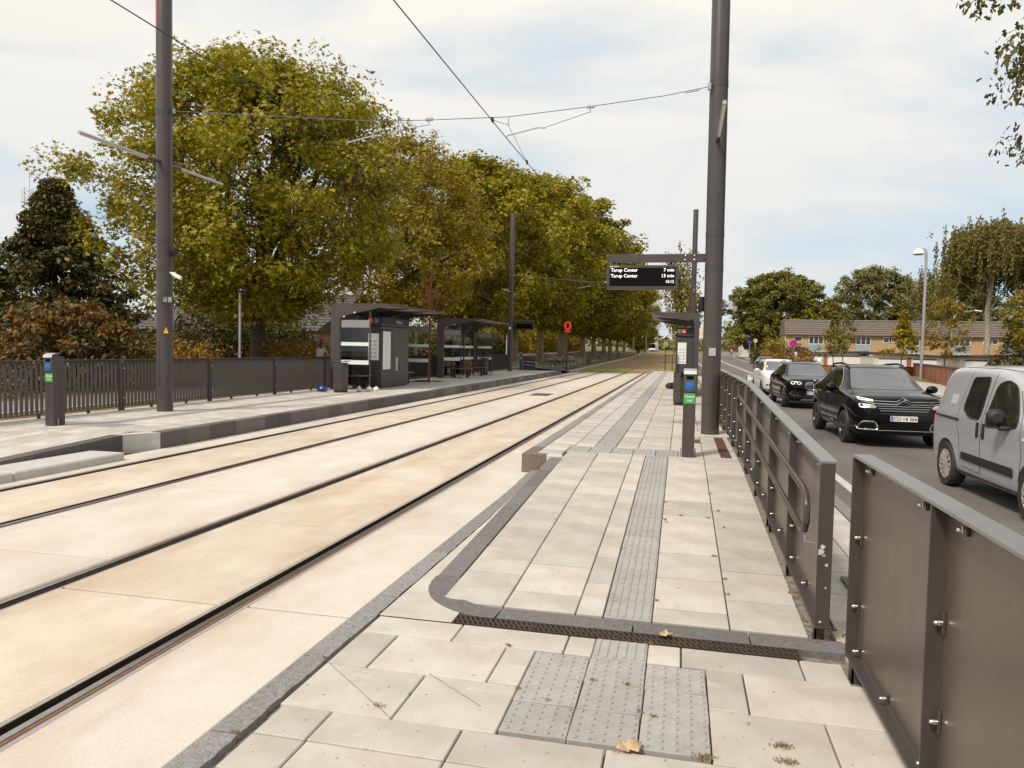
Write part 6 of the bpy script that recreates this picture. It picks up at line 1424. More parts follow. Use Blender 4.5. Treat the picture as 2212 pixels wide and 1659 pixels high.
# low garages with shallow pitched roofs, in front of the house
def garage(label, x0, x1, y0, y1, z, hwall, rise, valley, rz=0):
    t = thing('garage_block', label, 'garage', (x0, y0, z), rz, 'garages in front of the brick house'); w = x1-x0; d = y1-y0
    MB().box(0, w, 0, d, -.3, hwall).build('wall', M['render'], t)
    MB().prism([(-.2,hwall+rise),(w*.45,hwall+.0),(w+.2,hwall+rise),(w+.2,hwall+rise+.16),(w*.45,hwall+.16),(-.2,hwall+rise+.16)] if valley else [(-.2,hwall),(w*.5,hwall+rise),(w+.2,hwall),(w+.2,hwall+.14),(w*.5,hwall+rise+.14),(-.2,hwall+.14)], -.35, d+.3, 'y').build('roof', M['felt'], t)
    MB().prism([(0,hwall),(w*.45,hwall),(w,hwall),(w,hwall+rise),(w*.45,hwall+.01),(0,hwall+rise)] if valley else [(0,hwall),(w,hwall),(w*.5,hwall+rise)], -.02, .1, 'y').build('gable', M['render'], t)
    n = max(1, int(w/3.1))
    for i in range(n):
        xa = .45+i*(w-.4)/n; dw = (w-.4)/n-.65
        dr_ = MB().box(xa, xa+dw, -.06, -.004, -.1, hwall-.28).build('door', M['white'], t); MB().box(xa, xa+dw, -.075, -.061, hwall-.30, hwall-.20).build('door_head', M['felt'], dr_)
        MB().box(xa+dw+.1, xa+dw+.5, -.05, -.004, -.1, hwall-.1).build('brick_pier', M['brick_red'], t)
    return t
garage('cream garage with shallow gable left of the street trees', 11.9, 20.2, 90, 97, .28, 1.62, .22, True)
garage('cream garage block with red brick piers behind the tall street lamp', 19.6, 36.5, 84, 91, .22, 1.50, .28, True)
garage('wide cream garage block at the right edge', 24.4, 40.0, 74, 80, .14, 1.62, .30, False)
# red brick wall
def brickwall(label, p0, p1, z, h, wd=.3):
    a, b = Vector(p0), Vector(p1); ln = (b-a).length; t = thing('brick_wall', label, 'wall', (a.x, a.y, z), math.atan2(b.y-a.y, b.x-a.x), 'red brick garden walls')
    MB().box(0, ln, -wd/2, wd/2, -.4, h).build('wall', M['brick_red'], t); MB().cbox(-.03, ln+.03, -wd/2-.04, wd/2+.04, h, h+.07, .01).build('coping', M['felt'], t)
    n = int(ln/.0751) if False else 0
    nr = int(h/.16); j = MB()
    for r_ in range(nr): j.box(0, ln, -wd/2-.004, -wd/2+.01, .02+r_*.16, .034+r_*.16)
    j.build('mortar_joint', mat('mortar', (.16,.06,.035), .95), t)
    for i in range(1, int(ln/3)+1): MB().box(i*3-.04, i*3+.04, -wd/2-.012, -wd/2+.02, 0, h).build('expansion_joint', M['felt'], t)
brickwall('red brick wall receding from the tall street lamp past the van', (20.5, 73), (13.6, 38.5), 0, 1.12)
brickwall('red brick wall crossing behind the parked queue and street trees', (12.3, 71.5), (20.4, 73.2), .05, .72)
# rendered building and walls far up the road
fb = thing('far_building', 'cream gabled building far up the road beyond the big tree', 'building', (13.5, 178, .8)); MB().box(0, 14, 0, 10, -.5, 6.2).build('wall', M['render'], fb); MB().prism([(-.4,6.2),(14.4,6.2),(7,10)], -.4, 10.4, 'y').build('roof', M['greyroof'], fb); window(fb, 1.2, 3.4, 1.4, 1.5, 2); window(fb, 4.2, 3.4, 1.4, 1.5, 2); MB().box(3, 9.5, -1.2, -.05, .0, 2.1).build('annex', M['rooftile'], fb)
for i, (a, b, y0, y1) in enumerate(((12.6, 13.0, 106, 128), (13.5, 13.9, 130, 172))):
    w_ = thing('garden_wall', ('nearer' if i == 0 else 'farther')+' pale concrete garden wall along the far pavement', 'wall', (a+(0 if i == 0 else .8), y0, zt(y0)), -.03); MB().box(0, .3, 0, y1-y0, -.3, 1.15).build('wall', M['pavement'], w_); MB().box(-.05, .35, 0, y1-y0, 1.15, 1.23).build('coping', M['kerbstone'], w_)
# ------------------------------------------------------------------ left background: tiled roof house, white buildings, lattice mast
lh = thing('tiled_house', 'house with grey tiled roof half hidden behind the nearest plane tree', 'house', (-31, 38, .3), -.10)
MB().box(0, 11.6, 0, 9, -.4, 2.2).build('wall', M['brick_yellow'], lh)
lr = MB().prism([(-.6,2.15),(9.6,2.15),(4.5,4.5)], -.5, 12.1, 'x').build('roof', M['greyroof'], lh)
for k in range(14):
    t_ = k/14; yy, zz = -.6+5.1*t_, 2.15+2.35*t_
    MB().box(-.5, 12.1, yy-.03, yy+.01, zz+.01, zz+.06).build('tile_course', M['greyroof'], lr)
window(lh, 9, .9, 1.6, 1.1, 2); window(lh, 3, .9, 1.6, 1.1, 2)
for i, (x, y, w, h, lb) in enumerate(((-62, 52, 20, 3.0, 'long white low building at the left edge behind the shrubs'), (-36, 46, 6.5, 3.6, 'white gabled outbuilding left of the tiled roof'))):
    b_ = thing('white_building', lb, 'building', (x, y, .3)); MB().box(0, w, 0, 6, -.4, h).build('wall', M['render'], b_); MB().box(-.2, w+.2, -.2, 6.2, h, h+.3).build('roof', M['galv'], b_)
    for k in range(int(w/3.2)): window(b_, .8+3.2*k, 1.0, 1.8, 1.2, 2)
lt = thing('lattice_mast', 'lattice radio mast with antennas above the dark tree at the left', 'mast', (-175, 170, 0)); HT = 43
cs = [(1.25,0),(-.6,1.1),(-.6,-1.1)]
for (x, y) in cs: MB().tube([(x,y,0),(x,y,HT)], .09, 6).build('leg', M['galv'], lt)
br = MB()
for k in range(28):
    z0, z1 = k*HT/28, (k+1)*HT/28
    for i in range(3):
        a, b = cs[i], cs[(i+1) % 3]; br.tube([(a[0],a[1],z0),(b[0],b[1],z1)] if k % 2 else [(b[0],b[1],z0),(a[0],a[1],z1)], .045, 4)
tag(br.build('bracing', M['galv'], lt), None, None, None, 'stuff')
for (x, y) in cs: MB().cbox(x*1.5-.18, x*1.5+.18, y*1.5-.12, y*1.5+.12, HT-4.2, HT-.3, .05).build('antenna', M['white'], lt); MB().cbox(x*1.3-.3, x*1.3+.3, y*1.3-.25, y*1.3+.25, HT-5.6, HT-4.8, .05).build('remote_unit', M['greyprint'], lt)
MB().tube([(0,0,HT-3),(0,0,HT+5.4)], .07, 6).build('whip', M['galv'], lt)
# ------------------------------------------------------------------ lamps and signs
def lamp(label, x, y, z, h, reach, head='bowl', r=.09, rz=0):
    t = thing('street_lamp', label, 'street lamp', (x, y, z), rz, 'street lamps')
    pts = [(0,0,-.2),(0,0,h*.35),(0,0,h-.45)]+[(reach*.5*(1-math.cos(a))*.9, 0, h-.45+.45*math.sin(a)) for a in np.linspace(.3, PI/2, 6)]+[(reach*.85, 0, h)] if head == 'bowl' else [(0,0,-.2),(0,0,h*.7),(reach*.08,0,h*.93),(reach*.3,0,h*.99),(reach,0,h*1.02)]
    MB().tube(pts, [r*(1.3-.75*i/(len(pts)-1)) for i in range(len(pts))], 10).build('pole', M['galv'], t, True)
    if head == 'bowl': MB().lathe([(.03,.05),(.20,.0),(.34,-.12),(.40,-.30),(.42,-.40),(.38,-.42)], 18, Matrix.Translation((reach, 0, h))).build('head', M['white'], t, True); MB().lathe([(.37,-.425),(.30,-.47),(.02,-.49)], 16, Matrix.Translation((reach,0,h))).build('diffuser', M['greyprint'], t, True)
    else: MB().cbox(-.1,.55,-.12,.12,-.07,.07,.05,Matrix.Translation((reach,0,h*1.02)) @ Matrix.Rotation(.15,4,'Y')).build('head', M['white'], t, True)
    return t
lamp('tall grey street lamp with white bowl head in front of the brick wall', 18.0, 62.5, .0, 10.0, -.55)
lamp('shorter curved street lamp in front of the house beside the birch', 25.6, 80, .1, 6.1, 2.0, 'arm', .06)
def pathlamp(label, x, y, z, h):
    t = thing('path_lamp', label, 'path lamp', (x, y, z), 0, 'path lamps'); MB().tube([(0,0,-.1),(0,0,h)], .045, 8).build('pole', M['galv'], t, True)
    MB().lathe([(.20,h-.02),(.24,h+.05),(.22,h+.10),(.10,h+.16),(.02,h+.17)], 16, Matrix.Translation((.14,0,0))).build('head', M['rim_dark'], t, True); MB().tube([(0,0,h-.02),(.14,0,h+.04)], .03, 6).build('bracket', M['galv'], t); return t
pathlamp('grey path lamp beside the nearest plane tree trunk', -15.6, 24, .28, 3.3)
pathlamp('far path lamp among the pale trunks', -16.5, 128, zt(128)+.4, 4.2)
for i, (x, y) in enumerate(((-11.0, 176), (-9.0, 196))): lamp(('first' if i == 0 else 'second')+' far street lamp left of the track bend', x, y, zt(y), 8.4 if i else 6.5, .7, 'arm', .11)
# red station sign
q = thing('station_sign', 'red ring and bar station sign on a thin dark post', 'sign', (-9.15, 60.3, .1))
MB().tube([(0,0,-.2),(0,0,3.1)], .055, 10).build('post', M['steel'], q, True)
ring = [(.205*abs(math.cos(a))**.75*(1 if math.cos(a) > 0 else -1), 3.62+.29*abs(math.sin(a))**.8*(1 if math.sin(a) > 0 else -1)) for a in np.linspace(0, 2*PI, 29)[:-1]]
MB().tube([(a, 0, b) for a, b in ring], .075, 10, closed=True).build('ring', M['redlit'], q, True)
MB().cbox(-.27,.27,-.06,.06,3.10,3.22,.03).build('bar', M['redlit'], q); MB().box(-.05,.05,-.03,.03,3.22,3.30).build('neck', M['redlit'], q)
# speed board 5
v5 = thing('speed_board', 'small white speed board reading 5 beside the grass track', 'sign', (-1.75, 84, zt(84)))
MB().tube([(0,0,-.1),(0,0,2.2)], .035, 8).build('post', M['steel'], v5); MB().lathe([(.25,0),(.25,.02)], 24, Matrix.Translation((0,-.05,2.35)) @ Matrix.Rotation(PI/2,4,'X')).build('plate', M['white'], v5); text('5', .46, M['blackprint'], v5, (0,-.075,2.34), bold=.014)
# no stopping, speed limit 60, blue sign, small sign
def disc(parent, x, z, r, m, y=0, name='plate', th=.015): return MB().lathe([(r,0),(r,th)], 26, Matrix.Translation((x,y,z)) @ Matrix.Rotation(PI/2,4,'X')).build(name, m, parent, True)
ns = thing('no_stopping_sign', 'round blue no stopping sign with red border and cross', 'sign', (9.9+.35, 74, zt(74)))
MB().tube([(.25,0,-.1),(.25,0,1.75)], .035, 8).build('post', M['galv'], ns); MB().cbox(.15,.35,-.05,-.035,1.55,1.85,.005).build('number_plate', M['white'], ns); text('1', .2, M['blackprint'], ns, (.25,-.055,1.7))
MB().tube([(0,.03,1.8),(0,.03,2.9)], .03, 6).tube([(0,.03,1.8),(.25,.03,1.7)], .025, 6).build('bracket', M['galv'], ns)
dd = disc(ns, 0, 2.62, .36, M['red']); disc(dd, 0, 2.62, .29, M['bluesign'], -.017, 'field', .004)
for s_ in (-1, 1): MB().box(-.29,.29,-.026,-.022-.0005*s_,-.03,.03,Matrix.Translation((0,0,2.62)) @ Matrix.Rotation(s_*PI/4,4,'Y')).build('bar', M['red'], dd)
sp = thing('speed_limit_sign', 'round speed limit sign reading 60 with red ring on a grey post', 'sign', (10.9, 118, zt(118)))
MB().tube([(0,0,-.1),(0,0,3.3)], .06, 8).build('post', M['galv'], sp); dd = disc(sp, 0, 3.2, .33, M['red'], -.06); disc(dd, 0, 3.2, .25, M['white'], -.077, 'field', .004); text('60', .29, M['blackprint'], dd, (0,-.085,3.18), bold=.012)
bs = thing('cycle_path_sign', 'blue round cycle path sign left of the speed limit sign', 'sign', (10.3, 121, zt(121))); MB().tube([(0,0,-.1),(0,0,3.1)], .06, 8).build('post', M['galv'], bs); disc(bs, -.05, 3.0, .30, M['bluesign'], -.06)
rs = thing('no_entry_sign', 'tiny red round sign far up the road beside the mast', 'sign', (10.7, 172, zt(172))); MB().tube([(0,0,0),(0,0,2.6)], .05, 8).build('post', M['galv'], rs); disc(rs, 0, 2.4, .28, M['red'], -.06)
ws_ = thing('white_notice', 'white upright notice board on the far building forecourt', 'sign', (14.6, 171, zt(171))); MB().cbox(-.5,.5,-.05,.05,1.0,3.4,.02).build('panel', M['white'], ws_); MB().tube([(0,0,-.2),(0,0,1.0)], .07, 6).build('post', M['galv'], ws_)
# white bollards and posts by the cycle path
for i, (x, y, h) in enumerate(((-18.9, 80, 2.6), (-18.4, 96, 2.5), (-17.0, 112, 2.9), (-8.0, 150, 1.3))):
    p_ = thing('marker_post', ('slim white post at the near end of the cycle path hedge','slim white post between the pale trunks','slim white post beyond the second pale trunk','short white bollard at the end of the track kerb')[i], 'post', (x, y, zt(y)+(.5 if i < 3 else 0))); MB().tube([(0,0,-.2),(0,0,h)], .06, 8).build('post', M['white'], p_); MB().box(-.063,.063,-.063,.063,h*.8,h*.86).build('reflector', M['greyprint'], p_)
# dark planter fences along the verge
for i, (y, w) in enumerate(((70,1.6),(80,2.2),(91,2.2),(104,2.2),(118,2.4))):
    f_ = thing('verge_screen', '%s dark slatted screen along the left verge' % ('first','second','third','fourth','fifth')[i], 'screen', (-9.9, y, zt(y)+.0), PI/2-.06, 'dark screens along the verge')
    for k in range(int(w/.16)): MB().box(k*.16, k*.16+.10, -.02, .02, .08, 1.12).build('slat', M['steel'], f_)
    MB().box(-.03, w, -.03, .03, 1.12, 1.17).build('rail', M['steel'], f_); MB().box(-.03, w, -.025, .025, .03, .08).build('rail', M['steel'], f_)
# bench-like rack right of the grass track
rk = thing('cycle_rack', 'dark frame rack at the right verge beyond the platform', 'rack', (-.75, 66.0, zt(66)))
for x in (-.6, .0, .6): MB().tube([(x,0,-.1),(x,0,1.35)], .04, 6).build('post', M['steel'], rk)
MB().box(-.7,.7,-.08,.08,1.35,1.42).build('beam', M['steel'], rk)
# far tram
tm_ = thing('far_tram', 'tiny white tram front far down the line', 'tram', (-3.4+bend(255), 262, zt(262))); MB().cbox(-1.3,1.3,0,30,.3,3.5,.25).build('body', M['white'], tm_, True); MB().box(-1.1,1.1,-.03,-.005,1.3,2.7).build('windscreen', M['screen'], tm_); MB().box(-1.0,1.0,-.04,-.005,.35,.6).build('bumper', M['blackmatt'], tm_)
# ------------------------------------------------------------------ bicycles
M['bike_black'] = mat('black bicycle frame', (.015,.014,.014), .35); M['bike_white'] = mat('white bicycle frame', (.68,.66,.62), .4); M['bike_red'] = mat('red bicycle frame', (.30,.02,.02), .4); M['spoke'] = mat('spoke steel', (.62,.60,.56), .4, .3)
def bicycle(label, loc, rz, m, basket=True, light=True, group='bicycles parked at the end of the left platform', lean=0.):
    t = thing('bicycle', label, 'bicycle', loc, rz, group); t.rotation_euler = (lean, 0, rz)
    for x, nm_ in ((-.54,'rear_wheel'), (.54,'front_wheel')):
        w_ = MB().tube([(x+.325*math.cos(a), 0, .345+.325*math.sin(a)) for a in np.linspace(0, 2*PI, 25)[:-1]], .02, 6, closed=True).build('wheel', M['tyre'], t, True)
        MB().tube([(x+.298*math.cos(a), 0, .345+.298*math.sin(a)) for a in np.linspace(0, 2*PI, 25)[:-1]], .012, 5, closed=True).build('rim', M['spoke'] if light else M['rim_dark'], w_, True)
        sp_ = MB()
        for k in range(12): a = 2*PI*k/12; sp_.tube([(x,0,.345),(x+.295*math.cos(a),0,.345+.295*math.sin(a))], .0025, 3, cap=False)
        sp_.lathe([(.03,-.04),(.03,.04)], 8, Matrix.Translation((x,0,.345)) @ Matrix.Rotation(PI/2,4,'X')); sp_.build('spokes', M['spoke'], w_)
        MB().tube([(x+.36*math.cos(a), 0, .345+.36*math.sin(a)) for a in np.linspace(.3 if x > 0 else .1, PI-.3, 12)], .018, 5).build('mudguard', m, t, True)
    bb, sc_, hd, hs_ = (-.06,0,.29), (-.22,0,.80), (.36,0,.80), (.40,0,.62)
    fr = MB().tube([sc_, bb], .016, 6).tube([bb, hs_], .018, 6).tube([(-.17,0,.62), hd], .016, 6).tube([bb, (-.54,0,.345)], .012, 6).tube([(-.20,0,.74), (-.54,0,.345)], .011, 6).tube([hd, hs_, (.46,0,.5), (.54,0,.345)], .015, 6)
    fr.build('frame', m, t, True)
    MB().tube([hd,(.33,0,1.0)], .012, 6).tube([(.16,-.28,1.06),(.26,-.22,1.04),(.33,0,1.0),(.26,.22,1.04),(.16,.28,1.06)], .012, 6).build('handlebar', M['spoke'], t, True)
    sd_ = MB().tube([sc_,(-.24,0,.93)], .012, 6).build('seat_post', M['spoke'], t); MB().add([(-.40,-.09,.93),(-.40,.09,.93),(-.25,.07,.95),(-.08,.02,.955),(-.08,-.02,.955),(-.25,-.07,.95),(-.38,-.07,.98),(-.38,.07,.98),(-.1,0,.985)], [(0,1,2,5),(5,2,3,4),(6,7,1,0),(7,8,3,2,1),(8,6,0,5,4),(6,8,7),(8,4,3)]).build('saddle', M['blackmatt'], sd_)
    MB().tube([(-.60,-.06,.74),(-.2,-.06,.74)], .006, 4).tube([(-.60,.06,.74),(-.2,.06,.74)], .006, 4).tube([(-.58,0,.74),(-.54,0,.36)], .006, 4).build('carrier', M['spoke'], t)
    MB().lathe([(.08,-.006),(.08,.006)], 14, Matrix.Translation((bb[0],-.03,bb[2])) @ Matrix.Rotation(PI/2,4,'X')).tube([(bb[0],-.06,bb[2]),(bb[0]+.14,-.07,bb[2]-.10)], .009, 4).build('crank', M['spoke'], t)
    if basket:
        b_ = MB()
        for z in (.80,.90,1.0): b_.tube([(.42,-.18,z),(.72,-.18,z),(.72,.18,z),(.42,.18,z)], .005, 4, closed=True)
        for x in np.linspace(.42,.72,5):
            for y in (-.18,.18): b_.tube([(x,y,.80),(x,y,1.0)], .004, 3)
        b_.box(.42,.72,-.18,.18,.795,.80); b_.build('basket', M['spoke'] if light else M['blackmatt'], t)
    return t
zb2 = lambda y: zt(y)+.03
bl2 = [((-10.55,62.2),.05,'bike_black',True,'black bicycle with wire basket, nearest of the parked group'),((-10.4,62.9),-.06,'bike_black',True,'black bicycle just behind the nearest one'),((-10.2,63.6),.1,'bike_black',False,'black bicycle in the middle of the parked group'),((-9.95,64.4),-.05,'bike_red',True,'dark red bicycle in the parked group'),((-9.75,65.2),.0,'bike_black',True,'rear black bicycle of the parked group, under the red station sign'),((-9.75,69.0),.55,'bike_white',False,'white framed bicycle right of the parked group'),((-9.9,86.5),.4,'bike_black',False,'lone dark bicycle behind the verge screens')]
for i, ((x, y), rz, m, bk, lb) in enumerate(bl2): bicycle(lb, (x, y, zb2(y)), rz+PI*(i % 2), M[m], bk, True, lean=.06*(1 if i % 2 else -1))
# ------------------------------------------------------------------ people
M['skin'] = mat('skin', (.45,.26,.18), .6); M['hair'] = mat('brown hair', (.06,.03,.018), .7)
def person(label, loc, rz, shirt, trousers, pose='ride', helmet=None, hairlong=False, pack=None, scale=1.):
    """one continuous skinned body facing +X"""
    J = {}
    if pose == 'ride':
        J = dict(pel=(0,0,.98), sp=(.08,0,1.22), ch=(.17,0,1.42), nk=(.22,0,1.55), hdb=(.24,0,1.63), hdt=(.26,0,1.80), sL=(.17,.17,1.46), sR=(.17,-.17,1.46), eL=(.36,.23,1.24), eR=(.36,-.23,1.24), wL=(.50,.22,1.10), wR=(.50,-.22,1.10),
                 hL=(.01,.09,.95), hR=(.01,-.09,.95), kL=(.38,.11,.80), kR=(.30,-.11,.62), aL=(.20,.11,.42), aR=(.10,-.11,.22), tL=(.36,.11,.38), tR=(.27,-.11,.18))
    else:
        J = dict(pel=(0,0,.92), sp=(.01,0,1.15), ch=(.02,0,1.36), nk=(.02,0,1.48), hdb=(.04,0,1.56), hdt=(.05,0,1.72), sL=(.01,.18,1.41), sR=(.01,-.18,1.41), eL=(-.06,.24,1.14), eR=(.08,-.24,1.14), wL=(.03,.25,.90), wR=(.20,-.24,.92),
                 hL=(0,.09,.88), hR=(0,-.09,.88), kL=(.12,.10,.48), kR=(-.04,-.10,.48), aL=(.10,.10,.08), aR=(-.24,-.10,.12), tL=(.26,.10,.03), tR=(-.10,-.10,.04))
    E_ = [('pel','sp',.125),('sp','ch',.14),('ch','nk',.06),('nk','hdb',.075),('hdb','hdt',.085)]
    R_ = dict(pel=.13, sp=.125, ch=.145, nk=.058, hdb=.085, hdt=.075, sL=.065, sR=.065, eL=.042, eR=.042, wL=.028, wR=.028, hL=.10, hR=.10, kL=.062, kR=.062, aL=.042, aR=.042, tL=.035, tR=.035)
    ed = [('pel','sp'),('sp','ch'),('ch','nk'),('nk','hdb'),('hdb','hdt'),('ch','sL'),('sL','eL'),('eL','wL'),('ch','sR'),('sR','eR'),('eR','wR'),('pel','hL'),('hL','kL'),('kL','aL'),('aL','tL'),('pel','hR'),('hR','kR'),('kR','aR'),('aR','tR')]
    bm = bmesh.new(); lay = bm.verts.layers.skin.verify(); V = {}
    for k, p in J.items():
        v = bm.verts.new(p); v[lay].radius = (R_[k]*(1.15 if k in ('ch','sp') else 1), R_[k]*(.85 if k in ('ch','sp') else 1)); V[k] = v
    V['pel'][lay].use_root = True
    for a, b in ed: bm.edges.new((V[a], V[b]))
    for sd2 in ('L', 'R'):      # palm, four fingers and thumb curled round the grip
        w_ = Vector(J['w'+sd2]); d = (w_-Vector(J['e'+sd2])).normalized(); pm = bm.verts.new(w_+d*.07); pm[lay].radius = (.034,.016); bm.edges.new((V['w'+sd2], pm)); s_ = 1 if sd2 == 'L' else -1
        for q in range(4):
            f1 = bm.verts.new(pm.co+d*.045+Vector((0,(q-1.5)*.020,0))); f2 = bm.verts.new(f1.co+d*.018+Vector((0,0,-.030))); f1[lay].radius = (.009,.009); f2[lay].radius = (.008,.008); bm.edges.new((pm, f1)); bm.edges.new((f1, f2))
        tb_ = bm.verts.new(w_+d*.06+Vector((0,-s_*.045,-.02))); tb_[lay].radius = (.010,.010); bm.edges.new((pm, tb_))
    me = bpy.data.meshes.new('body'); bm.to_mesh(me); bm.free(); o = bpy.data.objects.new('body', me); C.objects.link(o)
    o.modifiers.new('s', 'SKIN'); sb = o.modifiers.new('u', 'SUBSURF'); sb.levels = 1; sb.render_levels = 1
    dg = bpy.context.evaluated_depsgraph_get(); m2 = bpy.data.meshes.new_from_object(o.evaluated_get(dg)); bpy.data.objects.remove(o)
    m2.materials.clear()
    for m_ in (M['skin'], shirt, trousers, M['blackmatt']): m2.materials.append(m_)
    nkz, hipz = J['nk'][2]-.03, J['pel'][2]+.06
    for p in m2.polygons:
        c_ = p.center; i = 1
        nr = min(J, key=lambda k: (Vector(J[k])-c_).length)
        if c_.z > nkz: i = 0
        elif nr in ('wL','wR') : i = 0
        elif nr in ('kL','kR','hL','hR') or (nr == 'pel' and c_.z < hipz): i = 2
        elif nr in ('aL','aR'): i = 2
        elif nr in ('tL','tR'): i = 3
        p.material_index = i; p.use_smooth = True
    t = thing('person', label, 'person', loc, rz); t.scale = (scale,)*3
    link('body', m2, t); hx, hz_ = J['hdb'][0]+.01, (J['hdb'][2]+J['hdt'][2])/2+.02
    hr_ = MB().ball((hx-.02, 0, hz_+.025), 1, 12, 8, (.105,.092,.115)); 
    if hairlong: hr_.ball((hx-.09, 0, hz_-.14), 1, 10, 6, (.05,.08,.16))
    hr_.build('hair', M['hair'], t, True)
    fc = MB().ball((hx+.105,0,hz_-.03), 1, 6, 4, (.02,.014,.02)); fc.build('nose', M['skin'], t, True)
    for s_ in (-1, 1): MB().ball((hx+.088, s_*.035, hz_+.0), 1, 6, 4, (.012,.014,.01)).build('eye', M['blackprint'], t); MB().ball((hx+.0, s_*.092, hz_-.02), 1, 6, 4, (.02,.012,.03)).build('ear', M['skin'], t)
    MB().ball((hx+.095,0,hz_-.075), 1, 6, 4, (.01,.025,.006)).build('mouth', M['taillamp'], t)
    if helmet:
        h_ = MB()
        v_ = []; f_ = []; n, m_ = 14, 5
        for i in range(m_+1):
            a = i/m_*PI/2*.98
            for k in range(n): b = 2*PI*k/n; v_.append((hx-.015+.135*math.cos(a)*math.cos(b), .112*math.cos(a)*math.sin(b), hz_+.035+.115*math.sin(a)))
        for i in range(m_):
            for k in range(n): f_.append((i*n+k, i*n+(k+1) % n, (i+1)*n+(k+1) % n, (i+1)*n+k))
        f_ += [tuple(range(n))[::-1], tuple(m_*n+k for k in range(n))]; hm = h_.add(v_, f_).build('helmet', helmet, t, True)
        for s_ in (-.05, 0, .05): MB().tube([(hx-.015+.137*math.cos(a), s_*math.cos(a)*1.0, hz_+.037+.117*math.sin(a)) for a in np.linspace(.35, PI-.35, 8)], .006, 5).build('vent', M['blackmatt'], hm)
    if pack: MB().cbox(J['ch'][0]-.34, J['ch'][0]-.13, -.16, .16, J['sp'][2]-.02, J['nk'][2]+.0, .05).build('backpack', pack, t, True)
    return t
def cyclist(label, bike_label, loc, rz, shirt, trousers, helmet=None, hairlong=False, pack=None, bm_='bike_black'):
    person(label, loc, rz, shirt, trousers, 'ride', helmet, hairlong, pack); bicycle(bike_label, loc, rz, M[bm_], False, False, 'bicycles being ridden')
C1 = mat('pale flowered blouse', (.62,.55,.47), .9, 0, noise=(.30,.20,.16), nscale=14); CR = mat('red jacket', (.35,.02,.02), .8); CB = mat('dark jacket', (.03,.028,.03), .8); CW = mat('white shirt', (.7,.69,.66), .9); CT = mat('dark trousers', (.025,.025,.035), .9); CO = mat('olive rucksack', (.10,.08,.05), .9)
M['helmet_red'] = mat('red helmet', (.45,.015,.03), .3)
cyclist('person in red helmet and pale blouse riding away behind the left railing', 'bicycle under the rider in the red helmet', (-14.35, 27.6, .09), PI/2, C1, CT, M['helmet_red'], True)
cyclist('person in red jacket cycling up the far lane, arm out', 'bicycle ridden by the person in the red jacket', (10.55, 116, zt(116)-.07), PI/2, CR, CT, None)
cyclist('person with an olive rucksack cycling beyond the black saloon', 'bicycle ridden by the person with the olive rucksack', (10.0, 90, zt(90)-.08), PI/2, CB, CT, M['blackmatt'], False, CO)
cyclist('person with dark helmet and white top passing above the compact SUV', 'bicycle under the rider in the white top', (10.9, 64, zt(64)-.08), PI/2, CW, CT, M['blackmatt'])
person('person in white shirt walking far up the road beside the mast', (12.4, 196, zt(196)+.02), PI/2, CW, CT, 'walk')
person('person in white shirt with dark bag walking far up the pavement', (13.6, 184, zt(184)+.02), PI/2, CW, CT, 'walk', None, False, CB)
# ------------------------------------------------------------------ litter, leaves, weeds
def at(px, py, z=0.):      # picture point (2212 px wide) to the horizontal plane z
    v = RA @ np.array([px-CX, py-CY, F_PX]); t_ = (z-CAM_H)/v[2]; return float(v[0]*t_), float(v[1]*t_)
def fleaf(label, x, y, z, size, m, seed, rz, curl=.5, kind='star'):
    rr = random.Random(seed); pl = LEAF[kind]; n = len(pl); v_ = []
    cx_ = sum(p[0] for p in pl)/n; cy_ = sum(p[1] for p in pl)/n
    for r_ in (1., .5):
        for p in pl:
            a, b = (p[0]-cx_)*r_*size, (p[1]-cy_)*r_*size; k_ = rr.uniform(.72,1.15); v_.append((a*k_*(.8 if kind == 'star' else 1.5), b*k_, size*curl*(abs(a/size)**1.3*1.5+max(0, b/size)**2*.8)+rr.uniform(0,.16)*size*r_+.004))
    v_.append((0,0,.004)); f_ = [(i, (i+1) % n, n+(i+1) % n, n+i) for i in range(n)]+[(n+i, n+(i+1) % n, 2*n) for i in range(n)]
    o = MB().add(v_, f_).build('fallen_leaf', m, None, True, (x, y, z), (rr.uniform(-.15,.15), rr.uniform(-.15,.15), rz)); sm_ = o.modifiers.new('thick', 'SOLIDIFY'); sm_.thickness = .0015
    MB().tube([(0,-size*.35,.006),(.01,-size*.7,.012)], .0022, 5).build('stalk', m, o)
    return tag(o, label, 'leaf', 'fallen leaves on the paving')
x, y = at(1440, 1377); fleaf('pale yellow leaf lying on the drain grating', x, y, .008, .11, M['leaf_dry'], 1, 1.2, .3, 'oak')
x, y = at(1357, 1622); fleaf('large curled dry leaf below the studded tiles', x, y, .004, .12, M['leaf_dry'], 2, -1.0, .4, 'oak')
x, y = at(1436, 1143); fleaf('red brown leaf beside the ribbed strip on the ramp', x, y-.18, zr(y)+.006, .07, M['leaf_brown'], 3, .4, .8)
x, y = at(1347, 1380-260+58, .1); 
for i, (px, py, lb) in enumerate(((1385,1178,'tiny pale leaf scrap on the ramp'),(300,972,'brown leaf heap at the corner of the left platform kerb'),(330,968,'second brown leaf by the left platform kerb'),(405,951,'brown leaf under the dark kerb stones'),(470,935,'brown leaf farther along the left kerb'),(85,1008,'brown leaves on the low step kerb'))):
    x, y = at(px, py, 0.); fleaf(lb, x, y, .004, .10 if i else .04, M['leaf_brown'] if i else M['leaf_dry'], 20+i, i*1.3, .9)
